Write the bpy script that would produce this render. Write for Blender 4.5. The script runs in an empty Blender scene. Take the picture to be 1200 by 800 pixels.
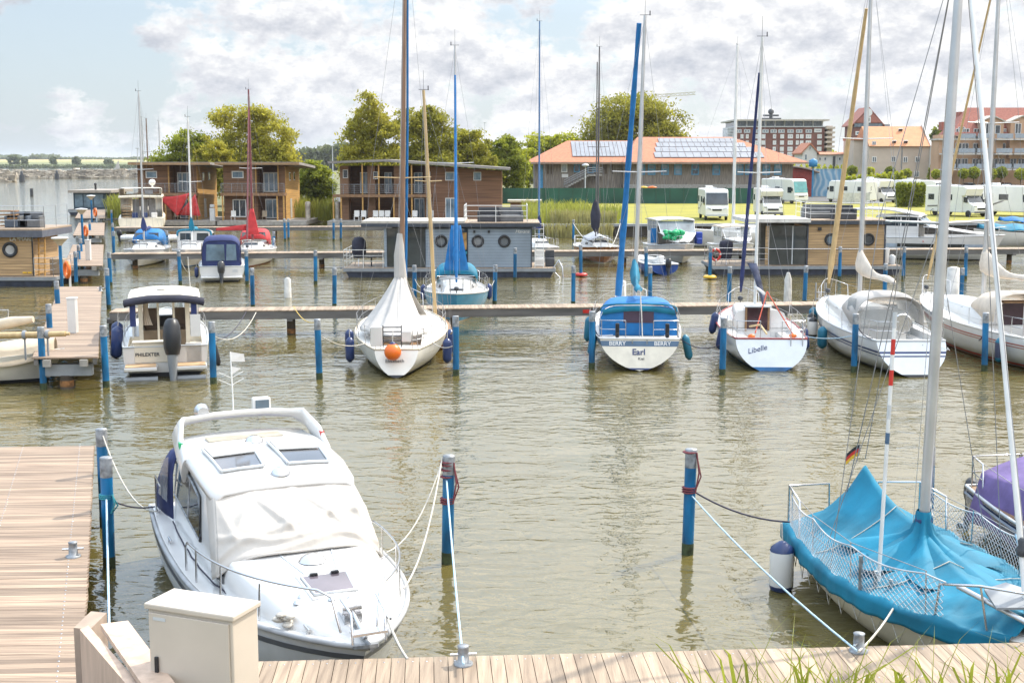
import bpy, math, random
import numpy as np
from mathutils import Vector, Matrix
SC = bpy.context.scene
COL = SC.collection
R = math.radians
random.seed(7)
# ---------- camera, light, exposure ----------
CAMZ, FPX, TH = 6.7, 1500.0, math.atan(0.14)
cam = bpy.data.objects.new("camera", bpy.data.cameras.new("camera"))
cam.data.lens = 45; cam.data.sensor_width = 36; cam.data.clip_start = .1; cam.data.clip_end = 20000
cam.location = (0, 0, CAMZ); cam.rotation_euler = (math.pi/2-TH, 0, 0)
COL.objects.link(cam); SC.camera = cam
SUN_AZ, SUN_EL = R(50), R(47)          # azimuth east of the viewing direction, elevation
sd = bpy.data.lights.new("sun", 'SUN'); sd.energy = 3.2; sd.angle = R(.55); sd.color = (1, .93, .81)
sun = bpy.data.objects.new("sun", sd); COL.objects.link(sun)
sdir = Vector((math.sin(SUN_AZ)*math.cos(SUN_EL), math.cos(SUN_AZ)*math.cos(SUN_EL), math.sin(SUN_EL)))
sun.rotation_euler = sdir.to_track_quat('Z', 'Y').to_euler()
SC.view_settings.view_transform = 'Standard'; SC.view_settings.look = 'None'
SC.view_settings.exposure = 0.75; SC.view_settings.gamma = 1
SC.cycles.use_denoising = True; SC.cycles.max_bounces = 6; SC.cycles.diffuse_bounces = 3
SC.cycles.caustics_reflective = False; SC.cycles.caustics_refractive = False; SC.cycles.sample_clamp_indirect = 4

def nodes_of(nt):
    N = nt.nodes; Lk = nt.links
    def n(t, **k):
        x = N.new(t)
        for a, b in k.items():
            if a.startswith('i_'):
                x.inputs[int(a[2:])].default_value = b
            else: setattr(x, a, b)
        return x
    def l(a, b): Lk.new(a, b)
    return N, n, l
def ramp(n, stops):
    r = n('ShaderNodeValToRGB'); e = r.color_ramp.elements
    while len(e) < len(stops): e.new(.5)
    for i, (p, c) in enumerate(stops):
        e[i].position = p; e[i].color = (c, c, c, 1) if isinstance(c, (int, float)) else (*c, 1)
    return r
def make_world():
    w = bpy.data.worlds.new("World"); SC.world = w; w.use_nodes = True
    N, n, l = nodes_of(w.node_tree); N.clear()
    out = n('ShaderNodeOutputWorld'); bg = n('ShaderNodeBackground'); bg.inputs[1].default_value = .115
    sky = n('ShaderNodeTexSky', sky_type='NISHITA', sun_disc=False)
    sky.sun_elevation = SUN_EL; sky.sun_rotation = SUN_AZ; sky.dust_density = 1.5; sky.air_density = 1.0; sky.ozone_density = 1
    tc = n('ShaderNodeTexCoord')
    def cloud(off, sc, zs, det):
        mp = n('ShaderNodeMapping'); mp.inputs['Scale'].default_value = (sc, sc, zs); mp.inputs['Location'].default_value = off
        l(tc.outputs['Generated'], mp.inputs[0])
        t = n('ShaderNodeTexNoise'); t.inputs['Scale'].default_value = 1; t.inputs['Detail'].default_value = det; t.inputs['Roughness'].default_value = .65
        l(mp.outputs[0], t.inputs['Vector']); return t.outputs[0]
    a = cloud((3.1, 1.7, .2), 11, 19, 12); b = cloud((3.1, 1.7, .2-.22), 11, 19, 12)   # the same clouds a little lower: lit tops, grey bases
    big = cloud((9.1, 4.3, 2), 2.2, 5, 2)
    sx = n('ShaderNodeSeparateXYZ'); l(tc.outputs['Generated'], sx.inputs[0])
    bias = n('ShaderNodeMath', operation='MULTIPLY_ADD'); l(sx.outputs[0], bias.inputs[0]); bias.inputs[1].default_value = .26; bias.inputs[2].default_value = .0
    bm = n('ShaderNodeMath', operation='MULTIPLY_ADD'); l(big, bm.inputs[0]); bm.inputs[1].default_value = .28; l(bias.outputs[0], bm.inputs[2])
    s = n('ShaderNodeMath', operation='ADD'); l(a, s.inputs[0]); l(bm.outputs[0], s.inputs[1])
    mask = ramp(n, [(.605, 0), (.675, 1)]); l(s.outputs[0], mask.inputs[0])
    df = n('ShaderNodeMath', operation='SUBTRACT'); l(a, df.inputs[0]); l(b, df.inputs[1])
    dm = n('ShaderNodeMath', operation='MULTIPLY_ADD'); l(df.outputs[0], dm.inputs[0]); dm.inputs[1].default_value = -3.0; dm.inputs[2].default_value = .62
    cc = ramp(n, [(.15, (3.9, 4.1, 4.6)), (.5, (5.3, 5.4, 5.7)), (.85, (7.3, 7.25, 7.15))]); l(dm.outputs[0], cc.inputs[0])
    hz = n('ShaderNodeMixRGB'); hz.inputs[2].default_value = (4.4, 5.2, 6.0, 1)          # thin high veil over the blue
    hz.inputs[0].default_value = .62; l(sky.outputs[0], hz.inputs[1])
    mx = n('ShaderNodeMixRGB'); l(mask.outputs[0], mx.inputs[0]); l(hz.outputs[0], mx.inputs[1]); l(cc.outputs[0], mx.inputs[2])
    up = n('ShaderNodeMapRange'); up.inputs[1].default_value = .11; up.inputs[2].default_value = .5; up.inputs[3].default_value = .79; up.inputs[4].default_value = 2.4; l(sx.outputs[2], up.inputs[0])   # whole sky boosted above the view for fill light and water reflections
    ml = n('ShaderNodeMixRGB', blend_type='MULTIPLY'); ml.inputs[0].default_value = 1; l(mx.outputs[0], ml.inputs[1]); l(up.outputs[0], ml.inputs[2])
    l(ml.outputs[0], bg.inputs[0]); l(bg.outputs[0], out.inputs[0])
make_world()

# ---------- picture helpers ----------
def at(px, py, z=0.0):
    "point at height z seen at pixel (px,py) of the 1200x800 photograph"
    v = (py-400)/FPX; d = Vector(((px-600)/FPX, math.cos(TH)-v*math.sin(TH), -math.sin(TH)-v*math.cos(TH)))
    t = (z-CAMZ)/d.z
    return Vector((d.x*t, d.y*t, z))
def ad(px, py, Y):
    "point at distance Y seen at pixel (px,py)"
    v = (py-400)/FPX; d = Vector(((px-600)/FPX, math.cos(TH)-v*math.sin(TH), -math.sin(TH)-v*math.cos(TH)))
    t = Y/d.y
    return Vector((d.x*t, Y, CAMZ+d.z*t))
def zx(py, Y): return ad(600, py, Y).z
def xx(px, Y, py=250): return ad(px, py, Y).x

# ---------- materials ----------
MATS = {}
def M(name, rgb=None, rough=.5, metal=0, var=.12, scale=3.0, bump=0., bscale=30., spec=.5, island=0., trans=0., stretch=(1, 1, 1), rgb2=None, coat=0, det=5):
    if name in MATS: return MATS[name]
    m = bpy.data.materials.new(name); m.use_nodes = True
    N, n, l = nodes_of(m.node_tree); p = N['Principled BSDF']
    p.inputs['Roughness'].default_value = rough; p.inputs['Metallic'].default_value = metal
    p.inputs['Specular IOR Level'].default_value = spec; p.inputs['Coat Weight'].default_value = coat
    tc = n('ShaderNodeTexCoord'); mp = n('ShaderNodeMapping'); mp.inputs['Scale'].default_value = stretch
    oi = n('ShaderNodeObjectInfo'); rs = n('ShaderNodeMath', operation='MULTIPLY'); rs.inputs[1].default_value = 37.; l(oi.outputs['Random'], rs.inputs[0]); va = n('ShaderNodeVectorMath', operation='ADD'); l(tc.outputs['Object'], va.inputs[0]); l(rs.outputs[0], va.inputs[1]); l(va.outputs[0], mp.inputs[0])
    t = n('ShaderNodeTexNoise'); t.inputs['Scale'].default_value = scale; t.inputs['Detail'].default_value = det; l(mp.outputs[0], t.inputs['Vector'])
    c2 = rgb2 or tuple(c*(1-2.2*var) for c in rgb); c1 = rgb if rgb2 else tuple(min(1, c*(1+.5*var)) for c in rgb)
    r = ramp(n, [(.3, c2), (.7, c1)]); l(t.outputs[0], r.inputs[0]); col = r.outputs[0]
    if island:
        g = n('ShaderNodeNewGeometry'); mr = n('ShaderNodeMapRange'); mr.inputs[3].default_value = 1-island; mr.inputs[4].default_value = 1+island
        l(g.outputs['Random Per Island'], mr.inputs[0])
        hs = n('ShaderNodeHueSaturation'); l(mr.outputs[0], hs.inputs['Value']); l(col, hs.inputs['Color']); col = hs.outputs[0]
    l(col, p.inputs['Base Color'])
    if bump:
        t2 = n('ShaderNodeTexNoise'); t2.inputs['Scale'].default_value = bscale; t2.inputs['Detail'].default_value = 4; l(mp.outputs[0], t2.inputs['Vector'])
        b = n('ShaderNodeBump'); b.inputs['Strength'].default_value = bump; b.inputs['Distance'].default_value = .02
        l(t2.outputs[0], b.inputs['Height']); l(b.outputs[0], p.inputs['Normal'])
    if trans:
        tr = n('ShaderNodeBsdfTranslucent'); l(col, tr.inputs[0]); mx = n('ShaderNodeMixShader'); mx.inputs[0].default_value = trans
        l(p.outputs[0], mx.inputs[1]); l(tr.outputs[0], mx.inputs[2]); l(mx.outputs[0], N['Material Output'].inputs[0])
    MATS[name] = m; return m
def glass(name, rgb=(.05, .06, .07), rough=.04, alpha=None):
    if name in MATS: return MATS[name]
    m = M(name, rgb, rough, var=.25, scale=1.2, spec=.8)
    if alpha is not None:
        N, n, l = nodes_of(m.node_tree); p = N['Principled BSDF']; t = n('ShaderNodeBsdfTransparent'); mx = n('ShaderNodeMixShader')
        t.inputs[0].default_value = (.92, .95, .95, 1); mx.inputs[0].default_value = alpha
        l(t.outputs[0], mx.inputs[1]); l(p.outputs[0], mx.inputs[2]); l(mx.outputs[0], N['Material Output'].inputs[0])
    return m
white = M('gelcoat white', (.67, .66, .64), .22, var=.04, scale=1.5, coat=.3)
cream = M('gelcoat cream', (.74, .68, .56), .28, var=.06, scale=1.5)
offw = M('deck offwhite', (.72, .70, .66), .5, var=.07, scale=4, bump=.05)
lgrey = M('light grey paint', (.52, .54, .55), .4, var=.07)
mgrey = M('mid grey paint', (.26, .28, .30), .45, var=.1)
dgrey = M('dark grey', (.055, .06, .07), .5, var=.2)
black = M('black plastic', (.018, .019, .022), .4, var=.2)
navy = M('navy canvas', (.022, .035, .13), .8, var=.15, bump=.15, bscale=60)
navyp = M('navy paint', (.02, .04, .13), .3, var=.1)
darkcanvas = M('dark canvas', (.025, .026, .045), .85, var=.2, bump=.2, bscale=40)
blue = M('pile blue', (.003, .15, .35), .42, var=.30, scale=3.5, stretch=(1, 1, .35), det=9)
galv = M('galvanised steel', (.34, .36, .38), .5, .5, var=.28, scale=9, det=8)
alu = M('mast aluminium', (.60, .60, .60), .32, .65, var=.08, scale=2)
maluw = M('mast white', (.72, .72, .70), .35, var=.06)
maldk = M('mast dark', (.11, .10, .10), .4, var=.15)
malrd = M('mast red', (.19, .05, .055), .4, var=.15)
steel = M('stainless steel', (.62, .62, .63), .18, .9, var=.05)
wire = M('rigging wire', (.30, .30, .31), .4, .5, var=.05)
woodmast = M('varnished spruce', (.27, .155, .095), .4, var=.15, scale=4, stretch=(3, 3, .3))
tanspar = M('tan spar', (.56, .40, .20), .5, var=.1, stretch=(3, 3, .3))
teak = M('teak', (.30, .17, .08), .55, var=.2, scale=6, stretch=(1, .3, 1))
mahog = M('mahogany hull', (.28, .10, .03), .25, var=.2, scale=4, stretch=(1, .2, 1))
bluecv = M('blue canvas', (.008, .155, .42), .75, var=.12, bump=.25, bscale=25)
cyancv = M('turquoise canvas', (.001, .20, .325), .72, var=.2, scale=1.4, bump=.35, bscale=7, trans=.10)
redcv = M('red canvas', (.50, .035, .04), .8, var=.15, bump=.2)
whitecv = M('white canvas', (.54, .51, .475), .8, var=.06, scale=2, bump=.35, bscale=9, trans=.12)
beigecv = M('beige canvas', (.58, .49, .37), .85, var=.1, bump=.3, bscale=10)
purplecv = M('purple canvas', (.17, .12, .30), .85, var=.15, bump=.3, bscale=15, trans=.1)
orange = M('orange plastic', (.80, .16, .015), .4, var=.08)
redp = M('red paint', (.55, .03, .02), .4, var=.1)
green = M('green plastic', (.02, .42, .16), .5, var=.1)
antif = M('antifouling blue', (.015, .12, .30), .6, var=.2)
antib = M('antifouling black', (.02, .022, .028), .6, var=.2)
antir = M('antifouling red', (.22, .04, .03), .6, var=.2)
ropew = M('white rope', (.56, .53, .47), .9, var=.15, scale=30)
ropey = M('yellow rope', (.60, .42, .10), .9, var=.15, scale=30)
roped = M('dark rope', (.05, .045, .07), .9, var=.2, scale=30)
ropeb = M('pale blue rope', (.42, .58, .70), .9, var=.15, scale=30)
roper = M('maroon rope', (.20, .05, .06), .9, var=.15, scale=30)
rubber = M('tyre rubber', (.022, .022, .024), .8, var=.2)
gdark = glass('tinted glass', (.035, .045, .055))
gblue = glass('pale sky glass', (.16, .24, .31))
gclear = glass('clear pane', (.30, .34, .36), .03, .35)
gvinyl = glass('clear vinyl', (.45, .46, .46), .08, .45)
concrete = M('concrete', (.36, .34, .31), .85, var=.15, scale=4, bump=.3)
deckw = M('larch deck boards', (.37, .285, .205), .75, rgb2=(.21, .155, .11), scale=2.0, stretch=(9, .5, 6), bump=.3, bscale=10, island=.22)
deckx = M('larch deck boards across', (.36, .27, .195), .75, rgb2=(.165, .115, .082), scale=1.6, stretch=(.45, 10, 6), bump=.3, bscale=10, island=.28)
oldwood = M('grey weathered timber', (.26, .22, .185), .85, var=.25, scale=2, stretch=(7, 7, .4), bump=.3)

# ---------- mesh builder ----------
class MB:
    def __init__(s): s.v = []; s.f = []; s.mi = []; s.k = 0; s.sm = []; s.smooth = False
    def add(s, vs, fs, sm=None):
        b = len(s.v); s.v += [tuple(p) for p in vs]
        for f in fs: s.f.append([b+i for i in f]); s.mi.append(s.k); s.sm.append(s.smooth if sm is None else sm)
        return s
    def box(s, x0, x1, y0, y1, z0, z1):
        return s.add([(x, y, z) for z in (z0, z1) for y in (y0, y1) for x in (x0, x1)],
                     [(0, 2, 3, 1), (4, 5, 7, 6), (0, 1, 5, 4), (2, 6, 7, 3), (0, 4, 6, 2), (1, 3, 7, 5)], False)
    def obox(s, c, sz, rz=0, rx=0, ry=0):
        m = Matrix.Rotation(rz, 3, 'Z') @ Matrix.Rotation(ry, 3, 'Y') @ Matrix.Rotation(rx, 3, 'X'); c = Vector(c)
        h = [x/2 for x in sz]
        return s.add([c + m @ Vector((x*h[0], y*h[1], z*h[2])) for z in (-1, 1) for y in (-1, 1) for x in (-1, 1)],
                     [(0, 2, 3, 1), (4, 5, 7, 6), (0, 1, 5, 4), (2, 6, 7, 3), (0, 4, 6, 2), (1, 3, 7, 5)], False)
    def tube(s, pts, r, n=6, cap=True):
        pts = [Vector(p) for p in pts]; rs = r if isinstance(r, (list, tuple)) else [r]*len(pts)
        vs = []; up = None
        for i, p in enumerate(pts):
            t = (pts[min(i+1, len(pts)-1)]-pts[max(i-1, 0)])
            t = t.normalized() if t.length > 1e-9 else Vector((0, 0, 1))
            if up is None: up = Vector((0, 0, 1)) if abs(t.z) < .9 else Vector((1, 0, 0))
            a = t.cross(up); a = a.normalized() if a.length > 1e-6 else t.orthogonal().normalized(); b = a.cross(t).normalized(); up = b
            for k in range(n):
                an = 2*math.pi*(k+.5)/n; vs.append(p+a*(math.cos(an)*rs[i])+b*(math.sin(an)*rs[i]))
        fs = [(i*n+k, i*n+(k+1) % n, (i+1)*n+(k+1) % n, (i+1)*n+k) for i in range(len(pts)-1) for k in range(n)]
        s.add(vs, fs, True)
        if cap: s.add(vs[:n][::-1], [tuple(range(n))], False); s.add(vs[-n:], [tuple(range(n))], False)
        return s
    def loft(s, rings, closed=True, caps=True, sm=True):
        n = len(rings[0]); vs = [p for r in rings for p in r]
        fs = [(i*n+k, i*n+(k+1) % n, (i+1)*n+(k+1) % n, (i+1)*n+k) for i in range(len(rings)-1) for k in range(n if closed else n-1)]
        s.add(vs, fs, sm)
        if caps and closed: s.add(rings[0][::-1], [tuple(range(n))], False); s.add(rings[-1], [tuple(range(n))], False)
        return s
    def lathe(s, prof, c=(0, 0, 0), n=12, axis='z'):
        rings = []
        for r, h in prof:
            ring = []
            for k in range(n):
                a = 2*math.pi*k/n; q = (r*math.cos(a), r*math.sin(a), h)
                if axis == 'y': q = (q[0], -q[2], q[1])
                if axis == 'x': q = (q[2], q[0], q[1])
                ring.append((c[0]+q[0], c[1]+q[1], c[2]+q[2]))
            rings.append(ring)
        return s.loft(rings)
    def ball(s, c, r, sc=(1, 1, 1), n=10):
        rings = []
        for i in range(n//2+1):
            ph = math.pi*min(max(i/(n//2), .01), .99)-math.pi/2
            rings.append([(c[0]+sc[0]*r*math.cos(ph)*math.cos(2*math.pi*k/n), c[1]+sc[1]*r*math.cos(ph)*math.sin(2*math.pi*k/n), c[2]+sc[2]*r*math.sin(ph)) for k in range(n)])
        return s.loft(rings)
    def ext(s, poly, vec, sm=False):
        poly = [Vector(p) for p in poly]; v = Vector(vec); n = len(poly)
        vs = poly+[p+v for p in poly]
        return s.add(vs, [tuple(range(n))[::-1], tuple(range(n, 2*n))]+[(i, (i+1) % n, n+(i+1) % n, n+i) for i in range(n)], sm)
    def quad(s, a, b, c, d): return s.add([a, b, c, d], [(0, 1, 2, 3)])
    def grid(s, fn, nu, nv, sm=True):
        vs = [fn(i/nu, j/nv) for j in range(nv+1) for i in range(nu+1)]
        return s.add(vs, [(j*(nu+1)+i, j*(nu+1)+i+1, (j+1)*(nu+1)+i+1, (j+1)*(nu+1)+i) for j in range(nv) for i in range(nu)], sm)
    def build(s, name, mats, parent=None, w=False, bevel=0, solid=0, sub=0):
        me = bpy.data.meshes.new(name); me.from_pydata(s.v, [], s.f)
        for m in (mats if isinstance(mats, (list, tuple)) else [mats]): me.materials.append(m)
        me.polygons.foreach_set('material_index', s.mi); me.polygons.foreach_set('use_smooth', s.sm); me.update()
        o = bpy.data.objects.new(name, me); COL.objects.link(o)
        if parent:
            o.parent = parent
            if w: o.matrix_parent_inverse = WM(parent).inverted()
        if solid: md = o.modifiers.new('solid', 'SOLIDIFY'); md.thickness = solid; md.offset = 0
        if bevel: md = o.modifiers.new('bevel', 'BEVEL'); md.width = bevel; md.segments = 2; md.limit_method = 'ANGLE'; md.angle_limit = R(40); md.harden_normals = False
        if sub: md = o.modifiers.new('sub', 'SUBSURF'); md.levels = sub; md.render_levels = sub
        return o
def WM(o):
    m = o.matrix_parent_inverse @ o.matrix_basis
    return WM(o.parent) @ m if o.parent else o.matrix_basis.copy()
def tag(o, label=None, cat=None, group=None, kind=None):
    if label: o['label'] = label
    if cat: o['category'] = cat
    if group: o['group'] = group
    if kind: o['kind'] = kind
    return o
def thing(name, label, cat, loc=(0, 0, 0), rz=0, group=None):
    o = bpy.data.objects.new(name, None); COL.objects.link(o); o.empty_display_size = .3
    o.location = loc; o.rotation_euler = (0, 0, rz); return tag(o, label, cat, group)
def copy_thing(o, loc, rz=None, label=None, group=None):
    def cp(a, par):
        c = a.copy(); COL.objects.link(c)
        if par: c.parent = par
        for ch in list(a.children): cp(ch, c)
        return c
    c = cp(o, None); c.location = loc
    if rz is not None: c.rotation_euler = (0, 0, rz)
    return tag(c, label, None, group)
def one(mb, name, mats, label, cat, group=None, **k):
    return tag(mb.build(name, mats, **k), label, cat, group)
def text(body, size, mat, parent, pos, rot=(0, 0, 0), name='lettering', shear=0, align='CENTER', bold=0):
    c = bpy.data.curves.new(name, 'FONT'); c.body = body; c.size = size; c.align_x = align; c.align_y = 'CENTER'; c.shear = shear; c.extrude = .002; c.offset = bold
    tmp = bpy.data.objects.new(name+'_curve', c); me = bpy.data.meshes.new_from_object(tmp); bpy.data.objects.remove(tmp); me.materials.clear(); me.materials.append(mat)
    o = bpy.data.objects.new(name, me); COL.objects.link(o); o.parent = parent; o.location = pos; o.rotation_euler = rot
    return o
def sag(a, b, d, n=10):
    a = Vector(a); b = Vector(b)
    return [a.lerp(b, i/n)-Vector((0, 0, d*4*(i/n)*(1-i/n))) for i in range(n+1)]
def rope(a, b, label, mat=None, d=.15, r=.012, wraps=()):
    m = MB(); m.tube(sag(a, b, d), r, 5)
    for c, rr in wraps:
        for k in range(3): m.lathe([(rr, -.012), (rr+.02, 0), (rr, .012)], (c[0], c[1], c[2]+k*.025), 10)
    return one(m, 'mooring_rope', mat or ropew, label, 'rope', 'mooring ropes')
# ---------- water, land, far shore ----------
def make_water():
    m = bpy.data.materials.new('harbour water'); m.use_nodes = True; MATS['water'] = m
    N, n, l = nodes_of(m.node_tree); p = N['Principled BSDF']
    p.inputs['Roughness'].default_value = .035; p.inputs['IOR'].default_value = 1.7; p.inputs['Specular IOR Level'].default_value = .5
    tc = n('ShaderNodeTexCoord')
    def nz(sx, sy, rot, det, w=0.):
        mp = n('ShaderNodeMapping'); mp.inputs['Scale'].default_value = (sx, sy, 1); mp.inputs['Rotation'].default_value = (0, 0, R(rot)); l(tc.outputs['Object'], mp.inputs[0])
        t = n('ShaderNodeTexNoise'); t.inputs['Scale'].default_value = 1; t.inputs['Detail'].default_value = det; t.inputs['Roughness'].default_value = .5; t.inputs['Distortion'].default_value = w
        l(mp.outputs[0], t.inputs['Vector']); return t.outputs[0]
    col = ramp(n, [(.3, (.094, .076, .022)), (.7, (.122, .100, .034))]); l(nz(.05, .05, 0, 3), col.inputs[0]); l(col.outputs[0], p.inputs['Base Color'])
    def muladd(a, k, b=None):
        x = n('ShaderNodeMath', operation='MULTIPLY_ADD'); l(a, x.inputs[0])
        if isinstance(k, (int, float)): x.inputs[1].default_value = k
        else: l(k, x.inputs[1])
        if b is not None: l(b, x.inputs[2])
        else: x.inputs[2].default_value = 0
        return x.outputs[0]
    gust = ramp(n, [(.35, .5), (.65, 1.25)]); l(nz(.06, .16, 10, 2), gust.inputs[0])
    fine = muladd(nz(5.5, 7.5, -14, 2, .5), .13)
    mid = muladd(nz(2.0, 3.3, 12, 1, .8), .75, fine)
    big = muladd(nz(.4, .75, -6, 2), 1.5, muladd(mid, gust.outputs[0]))
    b = n('ShaderNodeBump'); b.inputs['Strength'].default_value = 1; b.inputs['Distance'].default_value = .05; l(big, b.inputs['Height']); l(b.outputs[0], p.inputs['Normal'])
    mb = MB(); mb.quad((-6000, -30, 0), (6000, -30, 0), (6000, 9000, 0), (-6000, 9000, 0))
    one(mb, 'water', m, None, None, kind='structure') if False else tag(mb.build('water', m), 'olive green rippled harbour water reflecting the bright sky', 'water', kind='structure')
make_water()
def sheet(name, poly, z, mat, label, cat):
    mb = MB(); mb.add([(x, y, z) for x, y in poly], [tuple(range(len(poly)))])
    return tag(mb.build(name, mat), label, cat, kind='structure')
lawnm = M('mown grass', (.27, .240, .018), .9, scale=.22, rgb2=(.19, .185, .016), bump=.6, bscale=3, det=8)
groundm = M('rough ground', (.16, .15, .07), .95, scale=.1, rgb2=(.10, .11, .04), bump=.5, bscale=2)
asph = M('asphalt', (.10, .10, .10), .9, var=.1, scale=.5, bump=.3)
shore = [(3, 116.1), (1, 128), (-3, 147), (-22, 150), (-30, 146), (-35, 152), (-48, 166), (-70, 260), (-90, 400), (-150, 1400), (-150, 6000), (4000, 6000), (4000, 135), (95, 122.6)]
gb = MB(); gb.ext([(x, y, -1.2) for x, y in shore], (0, 0, 2.17))
tag(gb.build('ground', groundm), 'rough grassy ground behind the harbour', 'ground', kind='structure')
sheet('lawn', [(3.5, 116.5), (95, 123), (120, 150), (120, 186), (-2, 186), (-3, 150)], .985, lawnm, 'bright yellow green mown lawn of the camper site', 'lawn')
sheet('road', [(-40, 187.5), (130, 187.5), (150, 234), (-45, 234)], .985, asph, 'grey asphalt yard behind the camper lawn', 'road')
qb = MB(); qb.obox((49, 119.2, -.1), (92.3, .5, 2.1), math.atan(6.5/92)); qc = MB(); qc.obox((49, 119.1, 1.05), (92.6, .75, .22), math.atan(6.5/92))
q = thing('quay_wall', 'dark sheet pile quay wall with grey capping along the lawn', 'quay wall', (49, 119, 0))
mw = M('sheet piling', (.055, .045, .035), .8, scale=1.0, var=.3, stretch=(4, 4, .6), bump=.4); qb.build('wall_face', mw, q, w=True); qc.build('capping', mgrey, q, w=True)

fsm = bpy.data.materials.new('far fields'); fsm.use_nodes = True
def _f():
    N, n, l = nodes_of(fsm.node_tree); p = N['Principled BSDF']; p.inputs['Roughness'].default_value = .95
    tc = n('ShaderNodeTexCoord'); mp = n('ShaderNodeMapping'); mp.inputs['Scale'].default_value = (.004, .03, 1); l(tc.outputs['Object'], mp.inputs[0])
    t = n('ShaderNodeTexNoise'); t.inputs['Scale'].default_value = 1; l(mp.outputs[0], t.inputs[0]); sx = n('ShaderNodeSeparateXYZ'); l(tc.outputs['Object'], sx.inputs[0])
    mr = n('ShaderNodeMapRange'); mr.inputs[1].default_value = 1435; mr.inputs[2].default_value = 2650; l(sx.outputs[1], mr.inputs[0])
    r = ramp(n, [(0, (.10, .12, .05)), (.22, (.12, .14, .05)), (.5, (.16, .17, .06)), (.74, (.34, .30, .10)), (.9, (.48, .36, .19))]); ad_ = n('ShaderNodeMath', operation='MULTIPLY_ADD'); ad_.inputs[1].default_value = .5
    l(t.outputs[0], ad_.inputs[0]); sb = n('ShaderNodeMath', operation='SUBTRACT'); sb.inputs[1].default_value = .25; l(mr.outputs[0], sb.inputs[0]); l(sb.outputs[0], ad_.inputs[2]); l(ad_.outputs[0], r.inputs[0]); l(r.outputs[0], p.inputs['Base Color'])
_f()
fb = MB(); fb.grid(lambda u, v: (-2600+u*2500, 1435+v*1300+40*math.sin(u*9), .2+11.5*min(1, v*1.15)**1.1), 40, 14)
tag(fb.build('far_shore_land', fsm), 'low farmland with pale fields across the water', 'land', kind='structure')

# ---------- trees ----------
rng = np.random.default_rng(5)
def leafmat(name, a, b, trans=.38): return M(name, a, .6, rgb2=b, scale=.35, island=.28, trans=trans, spec=.25, det=3)
leaf_y = leafmat('birch leaves', (.50, .45, .06), (.29, .28, .04), .55)
leaf_g = leafmat('green leaves', (.33, .36, .04), (.18, .21, .03), .55)
leaf_d = leafmat('oak leaves', (.38, .36, .045), (.21, .21, .03), .55)
leaf_l = leafmat('lime green leaves', (.46, .47, .035), (.30, .33, .03), .55)
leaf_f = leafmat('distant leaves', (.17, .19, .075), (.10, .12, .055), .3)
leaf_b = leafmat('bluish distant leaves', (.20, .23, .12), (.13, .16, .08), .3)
bark = M('bark', (.16, .12, .08), .9, scale=3, var=.25, bump=.5); barkb = M('birch bark', (.40, .37, .32), .8, scale=3, var=.4, stretch=(1, 1, 3))
reedm = M('reed leaves', (.36, .37, .065), .7, rgb2=(.22, .25, .05), scale=.6, island=.3, trans=.3); reedd = M('dry reed', (.40, .36, .15), .8, rgb2=(.27, .26, .09), scale=.6, island=.25, trans=.25)
def leaves(pts, size, mat, name, parent=None, w=False, aspect=.6, droop=0):
    n = len(pts); a = rng.normal(size=(n, 3)); a[:, 2] -= droop; a /= np.linalg.norm(a, axis=1)[:, None]
    b = rng.normal(size=(n, 3)); b -= (b*a).sum(1)[:, None]*a; b /= np.linalg.norm(b, axis=1)[:, None]
    s = size*rng.uniform(.55, 1.35, (n, 1)); a = a*s; b = b*s*aspect
    v = np.stack([pts-a, pts+b*.9-a*.1, pts+a, pts-b*.9+a*.1], 1).reshape(-1, 3)
    me = bpy.data.meshes.new(name); me.vertices.add(4*n); me.vertices.foreach_set('co', v.ravel().astype(np.float32))
    me.loops.add(4*n); me.loops.foreach_set('vertex_index', np.arange(4*n, dtype=np.int32)); me.polygons.add(n)
    me.polygons.foreach_set('loop_start', np.arange(0, 4*n, 4, dtype=np.int32)); me.polygons.foreach_set('loop_total', np.full(n, 4, dtype=np.int32))
    me.materials.append(mat); me.update(calc_edges=True); o = bpy.data.objects.new(name, me); COL.objects.link(o)
    if parent:
        o.parent = parent
        if w: o.matrix_parent_inverse = WM(parent).inverted()
    return o
def crown_pts(ells, nclump, nleaf, cr):
    "ells: (x,y,z,rx,ry,rz) ellipsoids; leaf points gathered in clumps"
    vol = np.array([e[3]*e[4]*e[5] for e in ells])**.8; vol = vol/vol.sum(); out = []
    for e, f in zip(ells, vol):
        k = max(3, int(nclump*f)); d = rng.normal(size=(k, 3)); d /= np.linalg.norm(d, axis=1)[:, None]
        rad = rng.uniform(.25, 1, (k, 1))**.45; c = d*rad*np.array(e[3:6])+np.array(e[:3])
        per = max(4, int(nleaf*f/k))
        for q in c:
            s = cr*rng.uniform(.55, 1.4)
            out.append(q+rng.normal(size=(per, 3))*np.array([s, s, s*.62])*.55)
    return np.concatenate(out)
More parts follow.
